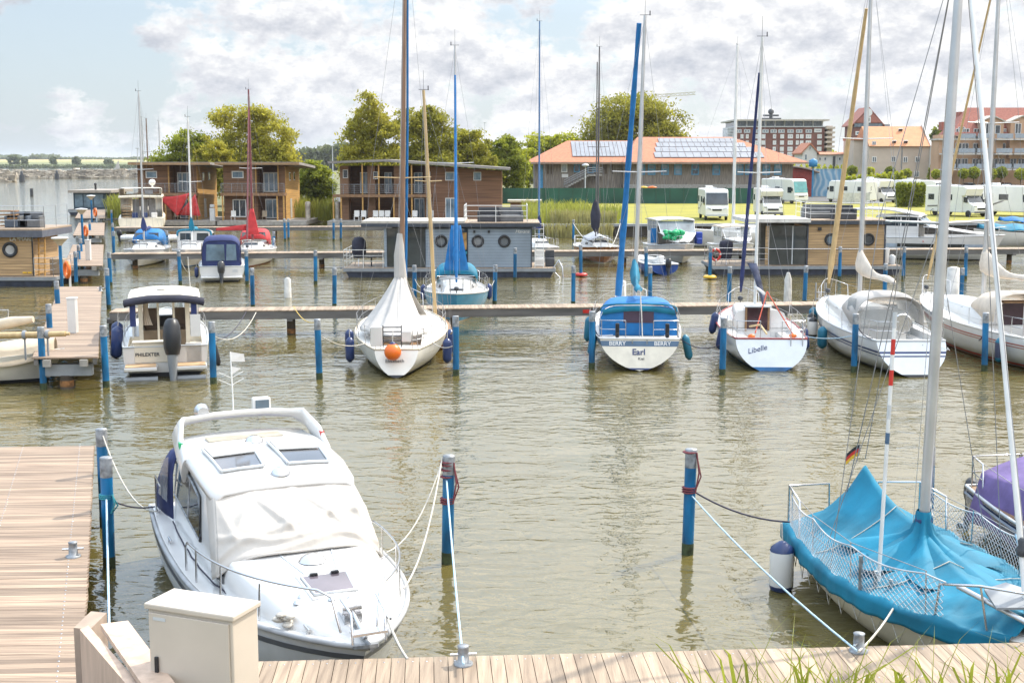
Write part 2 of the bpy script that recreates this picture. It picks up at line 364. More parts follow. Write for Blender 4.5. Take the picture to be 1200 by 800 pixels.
def tree(label, px, Y, top, w, zb=1.0, ells=None, mat=None, name='tree', n=7000, leaf=.2, trunk=None, group='trees behind the harbour', cr=None, bm=None, droop=0, nclump=None):
    x = xx(px, Y); W = w*Y/FPX; zt = zx(top, Y); h = zt-zb
    t = thing(name, label, 'tree', (x, Y, zb), 0, group)
    ells = ells or [(0, .62, .5, .38), (-.24, .48, .28, .30), (.25, .50, .27, .32), (.02, .80, .26, .20), (-.12, .68, .32, .26), (.14, .34, .36, .2)]
    n = int(n*(2.0 if leaf < .5 else 1)); E = [(ex*W, rng.uniform(-.12, .12)*W, ez*h, er*W, er*W*.8, erz*h) for ex, ez, er, erz in ells]
    p = crown_pts(E, nclump or int(70+n/90), n, cr or W*.085)
    p = p[p[:, 2] > .06*h]
    leaves(p, leaf, mat or leaf_g, 'crown', t, droop=droop)
    tr = MB(); tr.smooth = True; r0 = trunk or max(.12, h*.022)
    tr.tube([(0, 0, 0), (.02*W, 0, h*.25), (-.02*W, 0, h*.55), (0, 0, h*.82)], [r0*1.25, r0, r0*.6, r0*.15], 8)
    for e in E[:6]:
        tr.tube([(0, 0, h*.25), (e[0]*.4, e[1]*.4, h*.25+(e[2]-h*.25)*.5), (e[0], e[1], e[2]+e[5]*.4)], [r0*.5, r0*.35, r0*.08], 5)
    tr.build('trunk', bm or bark, t)
    return t
def far_wood(name, label, segs, mat, zb, leaf, dens, depth=30):
    P = []
    for (p0, t0, p1, t1, Y) in segs:
        x0, x1 = xx(p0, Y), xx(p1, Y); k = int(dens*abs(p1-p0))
        u = rng.uniform(0, 1, k); zt = zx(t0, Y)*(1-u)+zx(t1, Y)*u
        nb = max(3, int(abs(p1-p0)/9)); ph = rng.uniform(0, 6.28); bumpy = .80+.2*np.abs(np.sin(u*nb*3.14+ph))*rng.uniform(.75, 1, k)
        v = rng.uniform(0, 1, k)**.6
        P.append(np.stack([x0+(x1-x0)*u+rng.normal(0, leaf, k), Y+rng.uniform(0, depth, k), zb+(zt-zb)*bumpy*v], 1))
    o = leaves(np.concatenate(P), leaf, mat, name); return tag(o, label, 'woodland', kind='stuff')
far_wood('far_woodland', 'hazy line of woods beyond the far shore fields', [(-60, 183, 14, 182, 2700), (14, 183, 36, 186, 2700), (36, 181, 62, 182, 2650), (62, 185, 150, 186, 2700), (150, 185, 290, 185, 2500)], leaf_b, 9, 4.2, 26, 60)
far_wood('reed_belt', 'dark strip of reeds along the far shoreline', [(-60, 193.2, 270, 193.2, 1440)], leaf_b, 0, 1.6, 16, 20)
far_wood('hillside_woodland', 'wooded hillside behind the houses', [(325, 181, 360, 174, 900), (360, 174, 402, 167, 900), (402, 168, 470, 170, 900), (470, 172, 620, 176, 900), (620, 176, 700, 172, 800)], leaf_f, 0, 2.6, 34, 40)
for px, top, w, lb in [(20, 181, 14, 'round dark tree on the far shore, larger of the left pair'), (32, 184.5, 8, 'small dark tree right of the round one on the far shore'), (66, 183, 9, 'ragged dark tree on the far shore between field and wood'),
                       (92, 184, 10, 'dark tree on the far shore right of the pale field'), (130, 186, 10, 'low dark tree on the far shore nearest the houses')]:
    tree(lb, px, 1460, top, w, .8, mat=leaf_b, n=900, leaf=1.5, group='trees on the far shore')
T = tree
T('tall yellow green birch rising behind the second brown house', 300, 172, 124, 96, ells=[(-.30, .86, .16, .14), (-.02, .84, .26, .16), (.2, .68, .30, .22), (-.15, .6, .34, .28), (.28, .42, .24, .26), (.0, .35, .4, .25), (.42, .5, .12, .2)], mat=leaf_y, n=15000, bm=barkb, droop=.5)
T('broad dark green tree behind the first brown house', 215, 168, 152, 74, ells=[(.1, .72, .32, .26), (-.25, .52, .26, .26), (.25, .5, .3, .3), (-.05, .4, .42, .3), (.3, .8, .16, .14), (-.38, .34, .16, .2)], mat=leaf_g, n=11000)
T('yellowish tree between the dark tree and the tall birch', 252, 166, 160, 50, mat=leaf_y, n=6000, bm=barkb)
T('round bushy green tree in the gap beside the long brown house', 369, 152, 187, 50, .6, ells=[(0, .6, .42, .38), (-.2, .4, .3, .3), (.22, .42, .28, .3), (.05, .8, .26, .18)], mat=leaf_g, n=7000, leaf=.19)
T('tall drooping birch at the left of the group behind the long house', 436, 168, 109, 72, ells=[(-.02, .88, .2, .13), (.02, .72, .3, .18), (-.22, .58, .26, .2), (.22, .56, .28, .22), (-.1, .38, .42, .22), (.2, .3, .36, .2), (-.36, .4, .14, .2)], mat=leaf_y, n=13000, bm=barkb, droop=.6)
T('tall birch seen just right of the wooden mast', 498, 172, 122, 78, ells=[(-.2, .82, .24, .16), (.1, .80, .24, .18), (-.05, .6, .4, .24), (.3, .55, .26, .24), (0, .36, .46, .26), (.2, .9, .12, .1)], mat=leaf_d, n=12000, bm=barkb, droop=.4)
T('lower green tree behind the blue furled mast', 548, 176, 151, 66, mat=leaf_d, n=9000)
T('rounded grey green tree near the left end of the wooden hall', 593, 182, 158, 54, mat=leaf_g, n=8000)
T('lime green tree behind the left roof of the wooden hall', 648, 232, 155, 66, ells=[(-.2, .8, .3, .18), (.2, .82, .28, .16), (0, .55, .5, .3), (-.3, .5, .2, .3)], mat=leaf_l, n=8000, leaf=.27)
T('lime green bush left of the wooden hall', 617, 226, 172, 40, mat=leaf_l, n=4000, leaf=.27)
T('huge spreading oak towering over the wooden hall roof', 741, 236, 110, 128, ells=[(-.05, .84, .26, .16), (.12, .82, .22, .15), (-.22, .66, .24, .18), (.26, .66, .24, .2), (.02, .6, .36, .22), (-.32, .42, .18, .2), (.36, .48, .16, .18), (0, .36, .44, .22)], mat=leaf_d, n=17000, leaf=.28, bm=bark)
T('round tree behind the cream house and apartment block', 1101, 420, 142, 34, mat=leaf_g, n=4500, leaf=.6)
T('pale green treetop between brick hotel and gabled tower', 963, 520, 175, 40, mat=leaf_l, n=3000, leaf=.8)
T('small conical green tree left of the balcony block', 1092, 285, 192, 14, mat=leaf_g, n=1500, leaf=.35)
def clipped(px, py, d, Y, mat, lb):
    x = xx(px, Y); zc = zx(py, Y); r = d*Y/FPX/2
    t = thing('clipped_tree', lb, 'tree', (x, Y, 1), 0, 'clipped ball trees along the car park')
    p = rng.normal(size=(900, 3)); p /= np.linalg.norm(p, axis=1)[:, None]; p = p*r*rng.uniform(.7, 1.04, (900, 1)); p[:, 2] *= .95; p[:, 2] += zc-1
    leaves(p, .24, mat, 'crown', t); m = MB(); m.tube([(0, 0, 0), (0, 0, zc-1)], .09, 6); m.build('trunk', bark, t)
CL = [(997, 200, 12, leaf_g, 'clipped ball tree at the left end of the row by the blue mural'), (1018, 201, 10, leaf_l, 'clipped ball tree before the left half of the cream house'), (1041, 201, 12, leaf_g, 'dark clipped ball tree before the middle of the cream house'),
      (1060.5, 203.5, 11, leaf_g, 'clipped ball tree before the right end of the cream house'), (1095, 204, 11, leaf_l, 'yellow clipped ball tree left of the thick grey mast'), (1107.5, 202, 12, leaf_g, 'clipped ball tree directly behind the thick grey mast'), (1127, 203.5, 12, leaf_l, 'lime clipped ball tree right of the thick grey mast'),
      (1139, 202.5, 14, leaf_g, 'dark clipped ball tree beside the lime one under the balconies'), (1160, 204, 13, leaf_l, 'bright clipped ball tree right of the slim grey mast'), (1171, 202, 14, leaf_g, 'dark clipped ball tree second from the right frame edge'), (1194, 204, 14, leaf_l, 'bright clipped ball tree at the right edge')]
for px, py, d, mt, lb in CL: clipped(px, py, d, 262, mt, lb)
def bushes(name, label, segs, mat, leaf, dens, zb=1.0, cat='hedge', depth=1.6, kind=None):
    P = []
    for (p0, t0, p1, t1, Y) in segs:
        k = int(dens*abs(p1-p0)); u = rng.uniform(0, 1, k); zt = zx(t0, Y)*(1-u)+zx(t1, Y)*u
        v = rng.uniform(0, 1, k)**.7; P.append(np.stack([xx(p0, Y)*(1-u)+xx(p1, Y)*u, Y+rng.uniform(0, depth, k), zb+(zt-zb)*v*(.86+.14*np.sin(u*abs(p1-p0)*.9))], 1))
    return tag(leaves(np.concatenate(P), leaf, mat, name), label, cat, kind=kind)
bushes('clipped_hedge', 'long yellow green clipped hedge in front of the white wing', [(922, 192, 992, 193, 275)], leaf_l, .3, 60)
bushes('shrub_hedge', 'green shrubs between the camper with open awning and the left camper', [(1052, 214, 1084, 214, 165)], leaf_g, .25, 130)
bushes('shrubbery', 'loose lime green shrubs before the cream house', [(985, 207, 1060, 200, 250)], leaf_l, .35, 60, kind='stuff')
# reeds: tufts of long blades
def reeds(name, label, spots, mat, n, h, wdt=.03, lean=.35):
    "spots: (x0,x1,y0,y1,z)"
    V = []; F = []
    for (x0, x1, y0, y1, z) in spots:
        for _ in range(n):
            b = Vector((random.uniform(x0, x1), random.uniform(y0, y1), z)); hh = h*random.uniform(.55, 1.15)
            a = random.uniform(0, 6.28); L = Vector((math.cos(a), math.sin(a), 0))*hh*random.uniform(.05, lean); s = Vector((-math.sin(a), math.cos(a), 0)).lerp(Vector((1, 0, 0)), .6)*wdt*random.uniform(.6, 1.2)
            i = len(V); V += [b-s*.6, b+s*.6, b+L*.25+Vector((0, 0, hh*.55))-s, b+L*.25+Vector((0, 0, hh*.55))+s, b+L*.65+Vector((0, 0, hh*.88))-s*.7, b+L*.65+Vector((0, 0, hh*.88))+s*.7, b+L*1.15+Vector((0, 0, hh))]
            F += [(i, i+1, i+3, i+2), (i+2, i+3, i+5, i+4), (i+4, i+5, i+6)]
    me = bpy.data.meshes.new(name); me.from_pydata(V, [], F); me.materials.append(mat); me.update(); o = bpy.data.objects.new(name, me); COL.objects.link(o)
    return tag(o, label, 'reeds', kind='stuff')
reeds('reeds', 'pale dry reeds on the bank left of the camper lawn', [(3.4, 8.6, 117.3, 125, .95), (3.4, 9.5, 116.9, 118.5, .9), (3.0, 9, 114.6, 115.6, -.1)], reedd, 750, 1.35, .05)
reeds('green_reeds', 'lime green reeds between the long house and the lawn', [(1, 8, 126, 140, .95), (3.4, 10.5, 119, 126, .95), (1.2, 3.6, 117, 128, .9)], reedm, 800, 1.75, .05)
reeds('reeds_by_houses', 'yellow green reeds in the gap between the brown houses', [(-27, -19.5, 143, 147, .2), (-30, -24, 147, 150, .6)], reedm, 900, 2.3, .05)
reeds('reeds_by_yacht', 'yellow green reeds behind the cream yacht', [(-47.5, -44.5, 150, 154, .2)], reedm, 500, 2.6, .07)

# ---------- breakwater ----------
def rocks(name, label, p0, p1, Y, h, n, wid):
    mb = MB(); x0, x1 = xx(p0, Y), xx(p1, Y)
    for i in range(n):
        u = random.random(); r = random.uniform(.7, 1.5); v = random.random(); z = h*(1-abs(v))*random.uniform(.85, 1.02)
        c = Vector((x0+(x1-x0)*u, Y-wid*.5+wid*(1-v)*.5+0, max(-.2, z-.6)))
        vs = []
        for a in (-1, 1):
            for b in (-1, 1):
                for d in (-1, 1): vs.append(c+Vector((a*random.uniform(.5, 1.2)*r, b*random.uniform(.5, 1.1)*r, d*random.uniform(.35, .9)*r)))
        mb.add(vs, [(0, 1, 3, 2), (4, 6, 7, 5), (0, 4, 5, 1), (2, 3, 7, 6), (0, 2, 6, 4), (1, 5, 7, 3)], False)
    mb.ext([(x0, Y-wid*.2, -.4), (x0, Y, h*.5), (x0, Y+wid*.5, -.4)], (x1-x0, 0, 0))
    st = M('breakwater stone', (.42, .37, .30), .9, var=.25, scale=.4, island=.5, bump=.5, bscale=3)
    return tag(mb.build(name, st), label, 'breakwater', kind='stuff')
rocks('breakwater', 'long pale boulder breakwater across the open water', -60, 175, 535, 3.6, 1500, 8)
rocks('breakwater_spur', 'short spur of pale boulders at the left frame edge', -40, 19, 448, 3.2, 260, 7)
for px, y0, y1, lb in [(26, 205, 213, 'dark channel post beside the boulder spur'), (67, 203.5, 210, 'dark channel post before the middle of the breakwater'), (37.3, 221, 229.5, 'thin dark post standing alone in the open water')]:
    p = at(px, y1, 0); h = zx(y0, p.y); m = MB(); m.lathe([(.33 if y0 > 215 else 1.0, -1), (.33 if y0 > 215 else .9, h)], (p.x, p.y, 0), 10)
    if y0 < 215: m.lathe([(.5, h), (.5, h+1.1), (.1, h+1.4)], (p.x, p.y, 0), 10)
    one(m, 'channel_marker', dgrey, lb, 'post', 'channel posts')
p = at(137, 198, 0); m = MB(); m.ext([(p.x-2, p.y, .5), (p.x+3, p.y, .5), (p.x+1.8, p.y, 9)], (0, .15, 0)); m.ext([(p.x-3.5, p.y, .6), (p.x+4, p.y, .6), (p.x+3, p.y, 0), (p.x-3, p.y, 0)], (0, 1.5, 0)); one(m, 'sailing_dinghy', whitecv, 'tiny white sail far off near the breakwater end', 'sailboat')

# ---------- jetties and piers ----------
postm = M('old steel pile', (.11, .085, .06), .8, scale=2, var=.3, bump=.3); rust = M('rusty pile band', (.36, .17, .06), .9, var=.3, scale=6)
fasc = M('fascia beam', (.155, .15, .145), .7, scale=1.2, var=.25, stretch=(.3, 3, 3))
def jetty(name, label, a, b, wid, z, boards, supports, group='jetties', cat='jetty', across=True, bw=.145, th=.3, brackets=False, plate=()):
    "a->b is the near edge seen from the camera; the deck runs back by wid"
    a = Vector(a).to_3d(); b = Vector(b).to_3d(); a.z = b.z = 0; d = (b-a); L = d.length; d.normalize(); nrm = Vector((-d.y, d.x, 0)); rz = math.atan2(d.y, d.x)
    t = thing(name, label, cat, (a+b)/2, 0, group)
    m = MB()
    if across:                                         # boards lie across the jetty
        k = int(L/bw)
        for i in range(k):
            c = a+d*((i+.5)*L/k)+nrm*wid*.5; m.obox((c.x, c.y, z-.022+random.uniform(-.002, .002)), (L/k-.008, wid+random.uniform(-.01, .01), .044), rz)
    else:
        k = int(wid/bw)
        for i in range(k):
            c = (a+b)/2+nrm*((i+.5)*wid/k)
            m.obox((c.x, c.y, z-.022+random.uniform(-.002, .002)), (L+random.uniform(-.01, .01), wid/k-.008, .044), rz)
    m.build('deck_boards', boards, t, w=True)
    for off in (.06, wid-.06):
        e = MB(); c = (a+b)/2+nrm*off; e.obox((c.x, c.y, z-.05-th/2), (L-.02, .08, th), rz); e.build('edge_beam', fasc, t, w=True)
    for s_ in supports:
        c = a+d*(s_*L)+nrm*wid*.5; e = MB(); e.lathe([(.17, -2), (.17, z-.32)], (c.x, c.y, 0), 12); so = e.build('support_post', postm, t, w=True)
        r_ = MB(); r_.lathe([(.174, .02), (.176, .2)], (c.x, c.y, 0), 12); r_.build('rust_band', rust, so, w=True)
        e = MB(); e.obox((c.x, c.y, z-.36), (.22, wid*1.0, .16), rz); e.build('cross_beam', fasc, t, w=True)
    for s_ in plate:
        c = a+d*(s_*L)-nrm*.0; e = MB(); e.obox((c.x, c.y+.012, z-.17), (.32, .02, .14), rz); e.build('number_plate', redp, t, w=True)
    return t
def axis(px0, py0, px1, py1, z): return at(px0, py0, z), at(px1, py1, z)
a, b = axis(128, 365.5, 1300, 353.5, 1.0); J1a, J1b = a, b
jetty('jetty', 'middle timber jetty with grey fascia in front of the moored sailboats', a, b, 1.25, 1.0, deckw, [.0, .17, .33, .5, .66, .83], plate=(.46, .70, .86))
a, b = axis(130, 297.5, 1300, 291, 1.0); J2a, J2b = a, b
jetty('jetty', 'second timber jetty beyond the houseboats with boats moored behind it', a, b, 1.5, 1.0, deckw, [.02, .2, .4, .5, .62, .75, .9])
a, b = axis(133, 266.8, 660, 264.5, 1.0); J3a, J3b = a, b
jetty('jetty', 'farthest timber jetty in front of the brown wooden houses', a, b, 1.6, 1.0, deckw, [.1, .35, .6, .85])
# pier leading away on the left, in separate bridges
pd = Vector((-.309, 1, 0)).normalized(); pn = Vector((-1, -.309, 0)).normalized()
def pier(label, d0, d1, wid, xr, z=1.0, drop=None):
    "right edge follows one line; d0,d1 distances of its ends"
    a = Vector((xr(d0), d0, 0)); b = Vector((xr(d1), d1, 0)); L = (b-a).length
    t = thing('pier', label, 'pier', a, 0, 'pier bridges leading away on the left')
    ax = (b-a).normalized(); rz = math.atan2(ax.y, ax.x); m = MB(); k = int(L/.145); ac = Vector((1, .075, 0)).normalized(); nn = -ac
    for i in range(k):
        c = a+ax*((i+.5)*L/k)+nn*wid/2; m.obox((c.x, c.y, z-.022+random.uniform(-.002, .002)), (wid+random.uniform(-.012, .012), L/k-.007, .044), math.atan2(ac.y, ac.x))
    m.build('deck_boards', deckx, t, w=True)
    for off in (.1, wid-.1):
        e = MB(); c = (a+b)/2+nn*off; e.obox((c.x, c.y, z-.14), (L-.06, .12, .18), rz); e.build('edge_beam', fasc, t, w=True)
    for p_ in ((a+ax*.35), (b-ax*.35)):
        c = p_+nn*wid/2; e = MB(); e.obox((c.x, c.y, z-.42), (wid*.8, .3, .34), math.atan2(ac.y, ac.x)); e.build('cross_beam', mgrey, t, w=True)
        e = MB(); e.lathe([(.2, -2), (.2, z-.58)], (c.x, c.y, 0), 12); so = e.build('support_post', postm, t, w=True)
        e = MB(); e.lathe([(.206, .08), (.206, .26)], (c.x, c.y, 0), 12); e.build('rust_band', rust, so, w=True)
    for q in (.32, .68):
        c = a+nn*wid*(.22 if q < .5 else .78)-ax*.03; e = MB(); e.obox((c.x, c.y, z-.17), (.22, .16, .2), math.atan2(ac.y, ac.x)); e.build('bracket', concrete, t, w=True)
    for off, s_ in ((.22, .2), (.22, .75)):
        pass
    return t
_r = at(115, 418, 1.0); _s = at(110, 522, 1.0)
def pxr(d): return _r.x+(d-_r.y)*(_s.x-_r.x)/(_s.y-_r.y)
def dz(py): return at(600, py, 1.0).y
pier('nearest long pier bridge of pale boards leading away from the mooring', dz(418), dz(335.5), 1.9, pxr)
pier('second pier bridge of pale boards beside the orange life ring', dz(311), dz(286.5), 2.1, pxr)
pier('third pier bridge of pale boards between blue piles', dz(275.5), dz(261), 2.4, pxr)
pier('farthest pier bridge of pale boards beside the dark houseboat', dz(255.5), dz(246), 3.0, pxr)
# foreground boardwalks
t = pier('wide foreground boardwalk of weathered planks at the left frame edge', 10.5, dz(522), 5.5, pxr); t['group'] = 'boardwalks in the foreground'; t.name = 'boardwalk'
a, b = axis(300, 774.5, 1210, 752, 1.1)
dv = (b-a).normalized(); a = a-dv*.55; b = b+dv*4
jetty('boardwalk', 'foreground boardwalk of pale boards along the bottom edge', a-Vector((-dv.y, dv.x, 0))*2.6, b-Vector((-dv.y, dv.x, 0))*2.6, 2.6, 1.1, deckw, [.15, .5, .85], 'boardwalks in the foreground', 'boardwalk', bw=.16)
sb = MB(); 
for i in range(70):
    for o_ in (.12, .9, 1.7, 2.45):
        c = a+dv*(i*.16+.08)-Vector((-dv.y, dv.x, 0))*o_; sb.lathe([(.011, 1.1), (.011, 1.1035), (.004, 1.104)], (c.x, c.y, 0), 6)
sb.build('screw_heads', steel, bpy.data.objects['boardwalk.001'] if 'boardwalk.001' in bpy.data.objects else t, w=True)
sb = MB(); lb_ = t; ax_ = Vector((_s.x-_r.x, _s.y-_r.y, 0)).normalized()
for i in range(105):
    for o_ in (.28, 1.4, 2.6):
        c = Vector((pxr(25.6-i*.145)-o_, 25.6-i*.145-o_*.075, 0)); sb.lathe([(.014, 1.0), (.014, 1.0035), (.004, 1.004)], (c.x, c.y, 0), 6)
sb.build('screw_heads', steel, lb_, w=True)
bank = MB(); bank.box(-9, 30, -25, a.y-2.75, -1, .86)
tag(bank.build('bank', M('bank soil', (.12, .10, .06), .95, rgb2=(.09, .11, .04), scale=1, bump=.5)), 'grassy bank below the viewpoint', 'bank', kind='structure')

# ---------- piles ----------
def pile_proto():
    t = thing('mooring_pile', 'x', 'pile', (0, 0, 0), 0, 'blue mooring piles')
    m = MB(); m.lathe([(.1, -3), (.1, 1.53)], n=16); m.build('post', blue, t)
    m = MB(); m.lathe([(.104, 1.527), (.104, 1.83), (.098, 1.85), (.02, 1.852)], n=16); m.build('top_sleeve', galv, t)
    m = MB(); m.lathe([(.103, -.02), (.104, .16), (.1025, .2)], n=16); m.build('weed_band', M('weed', (.05, .07, .03), .9, var=.3, scale=12), t)
    return t
PP = pile_proto(); PILES = [
 (118.5, 502, 'blue pile with grey top behind the nearer pile beside the left boardwalk'), (122.5, 538, 'nearer blue pile wrapped with rope beside the left boardwalk'),
 (523.5, 534, 'blue pile tied with maroon rope right of the covered cabin cruiser'), (808, 526, 'lone blue pile with grey top in the open foreground water'), (1091, 524, 'blue pile right behind the turquoise tarp boat mast'),
 (47.5, 384, 'blue pile at the front left corner of the nearest pier bridge'), (121.4, 382, 'blue pile at the front right corner of the nearest pier bridge'), (248, 379, 'blue pile touching the right side of the outboard pilothouse boat'),
 (373, 375, 'blue pile left of the sailboat under a white tent'), (534, 372, 'blue pile with yellow rope right of the sailboat under a white tent'), (694, 366, 'blue pile at the left quarter of the sailboat with blue canopy'),
 (848, 371.5, 'blue pile between the blue canopy sailboat and the red trimmed one'), (1003, 369, 'blue pile beside the four fenders of the white sailboat'), (1157, 368, 'blue pile beside the red striped sailboat at right'),
 (57, 355.5, 'blue pile at the left edge of the nearest pier bridge, middle'), (67, 331, 'blue pile at the far left corner of the nearest pier bridge'),
 (87.5, 295, 'blue pile left of the second pier bridge, nearest of three'), (91.5, 287, 'blue pile left of the second pier bridge, middle of three'), (94.5, 279, 'blue pile left of the second pier bridge, farthest of three'),
 (125.5, 315, 'blue pile at the right front of the second pier bridge'), (128, 295, 'blue pile at the pier end of the second jetty'), (105, 258, 'blue pile left of the third pier bridge'), (132, 272, 'blue pile right of the third pier bridge'), (131.5, 262, 'blue pile at the pier end of the farthest jetty'),
 (112.5, 247, 'blue pile left of the farthest pier bridge'), (130.5, 246, 'blue pile right of the farthest pier bridge'),
 (210, 294, 'blue pile between the two boats with blue hoods'), (288.5, 294, 'blue pile at the right side of the navy canopy boat'), (295, 315, 'blue pile standing just behind the middle jetty near the navy canopy boat'),
 (369, 294, 'blue pile before the left terrace of the grey houseboat'), (391, 314, 'blue pile behind the middle jetty at the grey houseboat corner'), (485.5, 312, 'blue pile between white tent boat and blue hulled boat'),
 (525, 291, 'blue pile in front of the first round window of the grey houseboat'), (579.5, 311.5, 'blue pile right of the blue hulled sailboat'), (603.5, 291, 'blue pile in front of the right wall of the grey houseboat'),
 (672, 312, 'blue pile behind the middle jetty left of the blue canopy sailboat'), (681, 287.5, 'blue pile with small red float at its foot'), (762.5, 312, 'blue pile right behind the blue canopy sailboat mast'), (757.5, 290, 'blue pile left of the small blue dinghy'),
 (832.5, 289.5, 'blue pile with yellow float at its foot'), (855, 312, 'blue pile between middle jetty and the tan houseboat motor'), (944, 311, 'blue pile before the middle of the tan houseboat'), (985, 290, 'blue pile before the tan spar and cladding wall'),
 (1038, 309, 'blue pile left of the covered boom at the tan houseboat end'), (1060, 289.5, 'blue pile right of the tan houseboat stern'), (1133, 289.5, 'blue pile before the white motor cruiser'), (1128, 314, 'blue pile close behind the white bollard tube'),
 (195, 271, 'blue pile between the first two boats behind the second jetty'), (320, 271, 'blue pile right of the red hooded sailboat'), (333.5, 257, 'blue pile before the second brown house corner'), (337.5, 256, 'dark blue pile close beside another before the second house'),
 (390.5, 257, 'blue pile before the gap left of the long house'), (399, 256.5, 'taller looking blue pile before the long house corner'), (464, 268, 'blue pile seen over the grey houseboat terrace'), (672, 257, 'blue pile before the reeds by the lawn'), (727, 257, 'blue pile before the quay wall left of the green bundle cruiser'), (1071, 266, 'blue pile with red rope left of the white motor cruiser')]
first = True
PILEPOS = {}
for px, py, lb in PILES:
    p = at(px, py, 1.85); PILEPOS[round(px)] = p
    if first: PP.location = (p.x, p.y, 0); PP['label'] = lb; first = False
    else:
        c = copy_thing(PP, (p.x, p.y, 0), random.uniform(0, 6), lb); c.rotation_euler = (R(random.uniform(-1.1, 1.1)), R(random.uniform(-1.2, 1.2)), random.uniform(0, 6)); c.scale = (1, 1, random.uniform(.985, 1.03))
for px, mt, lb in [(681, redp, 'small red float at the foot of a blue pile'), (832, M('yellow plastic', (.75, .45, .03), .4), 'yellow float ring at the foot of a blue pile')]:
    p = PILEPOS[round(px)]; m = MB(); m.lathe([(.15, .02), (.38, .06), (.4, .14), (.3, .22), (.15, .22)], (p.x, p.y, 0), 14); one(m, 'float', mt, lb, 'float', 'floats on piles')
# ---------- boat kit (local axes: y from transom 0 to bow L, x to starboard, z up, waterline 0) ----------
class Hull:
    def __init__(s, L, B, fs, fb, tw=.72, tm=.42, depth=.4, rake=.9, stern=.25, fine=2.1, full=2.5, flare=.3, hook=1.7, rock=.92):
        s.__dict__.update(locals())
    def hb(s, t):
        if t < s.tm: return s.B/2*(s.tw+(1-s.tw)*math.sin(math.pi/2*t/s.tm))
        return s.B/2*max(0, 1-((t-s.tm)/(1-s.tm))**s.fine)**.9
    def sh(s, t): return s.fs+(s.fb-s.fs)*t**s.hook-.04*math.sin(math.pi*t)
    def pt(s, t, u, sd=1, off=0):
        z = s.sh(t)*(1-u)-s.dp(t)*u; w = max(0, 1-u**s.full)**.62*(1-s.flare*u*t*t)
        return (sd*(s.hb(t)*w+off), s.L*t-s.rake*t**3*u+s.stern*(1-t)**4*u, z)
    def uz(s, t, z): return min(1, max(0, (s.sh(t)-z)/(s.sh(t)+s.dp(t))))
    def dp(s, t): return s.depth*(1-s.rock*(1-min(1, t/.42))**1.5)
    def y(s, y): return y/s.L
    def edge(s, y, sd=1, off=0, dz=0):
        t = y/s.L; return (sd*(s.hb(t)+off), y, s.sh(t)+dz)
    def build(s, par, hm, tmat=None, deck=None, cock=None, cockmat=None, floor=.25, nt=22, nu=9):
        for sd in (0,):
            m = MB(); rings = []
            for i in range(nt+1):
                t = i/nt; rings.append([s.pt(t, 1-k/nu, -1) for k in range(nu)][::-1][::-1]+[])
            for sgn in (1, -1):
                m.grid(lambda a, b: s.pt(b, a, sgn), nu, nt)
            h = m.build('hull', hm, par)
        tr = MB(); ring = [s.pt(0, k/nu, 1) for k in range(nu+1)]+[s.pt(0, 1-k/nu, -1) for k in range(1, nu+1)]
        tr.add(ring, [tuple(range(len(ring)))], False); tr.build('transom', tmat or hm, par)
        m = MB(); c0, c1, cw = cock or (9e9, 9e9, 0)
        ys = sorted(set([s.L*i/28 for i in range(29)]+([c0, c1] if cock else [])))
        for y0, y1 in zip(ys[:-1], ys[1:]):
            ins = cock and c0-1e-6 <= y0 and y1 <= c1+1e-6
            for sg in (1, -1):
                e0, e1 = s.edge(y0, sg, -.015, .0), s.edge(y1, sg, -.015, .0); w0 = min(cw, abs(e0[0])*.9) if ins else 0; w1 = min(cw, abs(e1[0])*.9) if ins else 0
                m.quad(e0, e1, (sg*w1, y1, e1[2]+.03*(1-0)), (sg*w0, y0, e0[2]+.03))
        m.build('deck', deck or offw, par)
        if cock:
            m = MB(); z0 = floor
            for ya, yb in zip(ys[:-1], ys[1:]):
                if c0-1e-6 <= ya and yb <= c1+1e-6:
                    for sg in (1, -1):
                        e0, e1 = s.edge(ya, sg), s.edge(yb, sg); w0 = min(cw, abs(e0[0])*.9); w1 = min(cw, abs(e1[0])*.9)
                        m.quad((sg*w0, ya, e0[2]+.03), (sg*w1, yb, e1[2]+.03), (sg*w1, yb, z0), (sg*w0, ya, z0))
                        m.quad((0, ya, z0), (0, yb, z0), (sg*w1, yb, z0), (sg*w0, ya, z0))
            for yy in (c0, c1):
                e = s.edge(yy); w = min(cw, e[0]*.9); m.quad((-w, yy, z0), (w, yy, z0), (w, yy, e[2]+.03), (-w, yy, e[2]+.03))
            m.build('cockpit', cockmat or offw, par)
            for sg in (1, -1):
                b_ = MB(); e = s.edge((c0+c1)/2); w = min(cw, e[0]*.9); b_.box(min(sg*w, sg*(w-.38)), max(sg*w, sg*(w-.38)), c0+.05, c1-.02, z0, z0+.38); b_.build('bench', teak if cockmat is None else cockmat, par)
        return h
    def band(s, par, name, mat, z0=None, z1=None, d0=None, d1=None, t0=0, t1=1, off=.006, trans=True, nt=26):
        "stripe on the hull sides between heights z0..z1, or at depths d0..d1 below the sheer"
        m = MB()
        def uu(t, z, d): return s.uz(t, z) if z is not None else s.uz(t, s.sh(t)-d)
        for sgn in (1, -1):
            m.grid(lambda a, b: s.pt(t0+(t1-t0)*b, uu(t0+(t1-t0)*b, z1, d0)*(1-a)+uu(t0+(t1-t0)*b, z0, d1)*a, sgn, off), 3, nt)
        if trans and t0 == 0:
            ua, ub = uu(0, z1, d0), uu(0, z0, d1); q = [s.pt(0, ua+(ub-ua)*k/4) for k in range(5)]
            for k in range(4):
                a, b = q[k], q[k+1]; m.quad((-a[0], a[1]-off, a[2]), (a[0], a[1]-off, a[2]), (b[0], b[1]-off, b[2]), (-b[0], b[1]-off, b[2]))
        return m.build(name, mat, par)
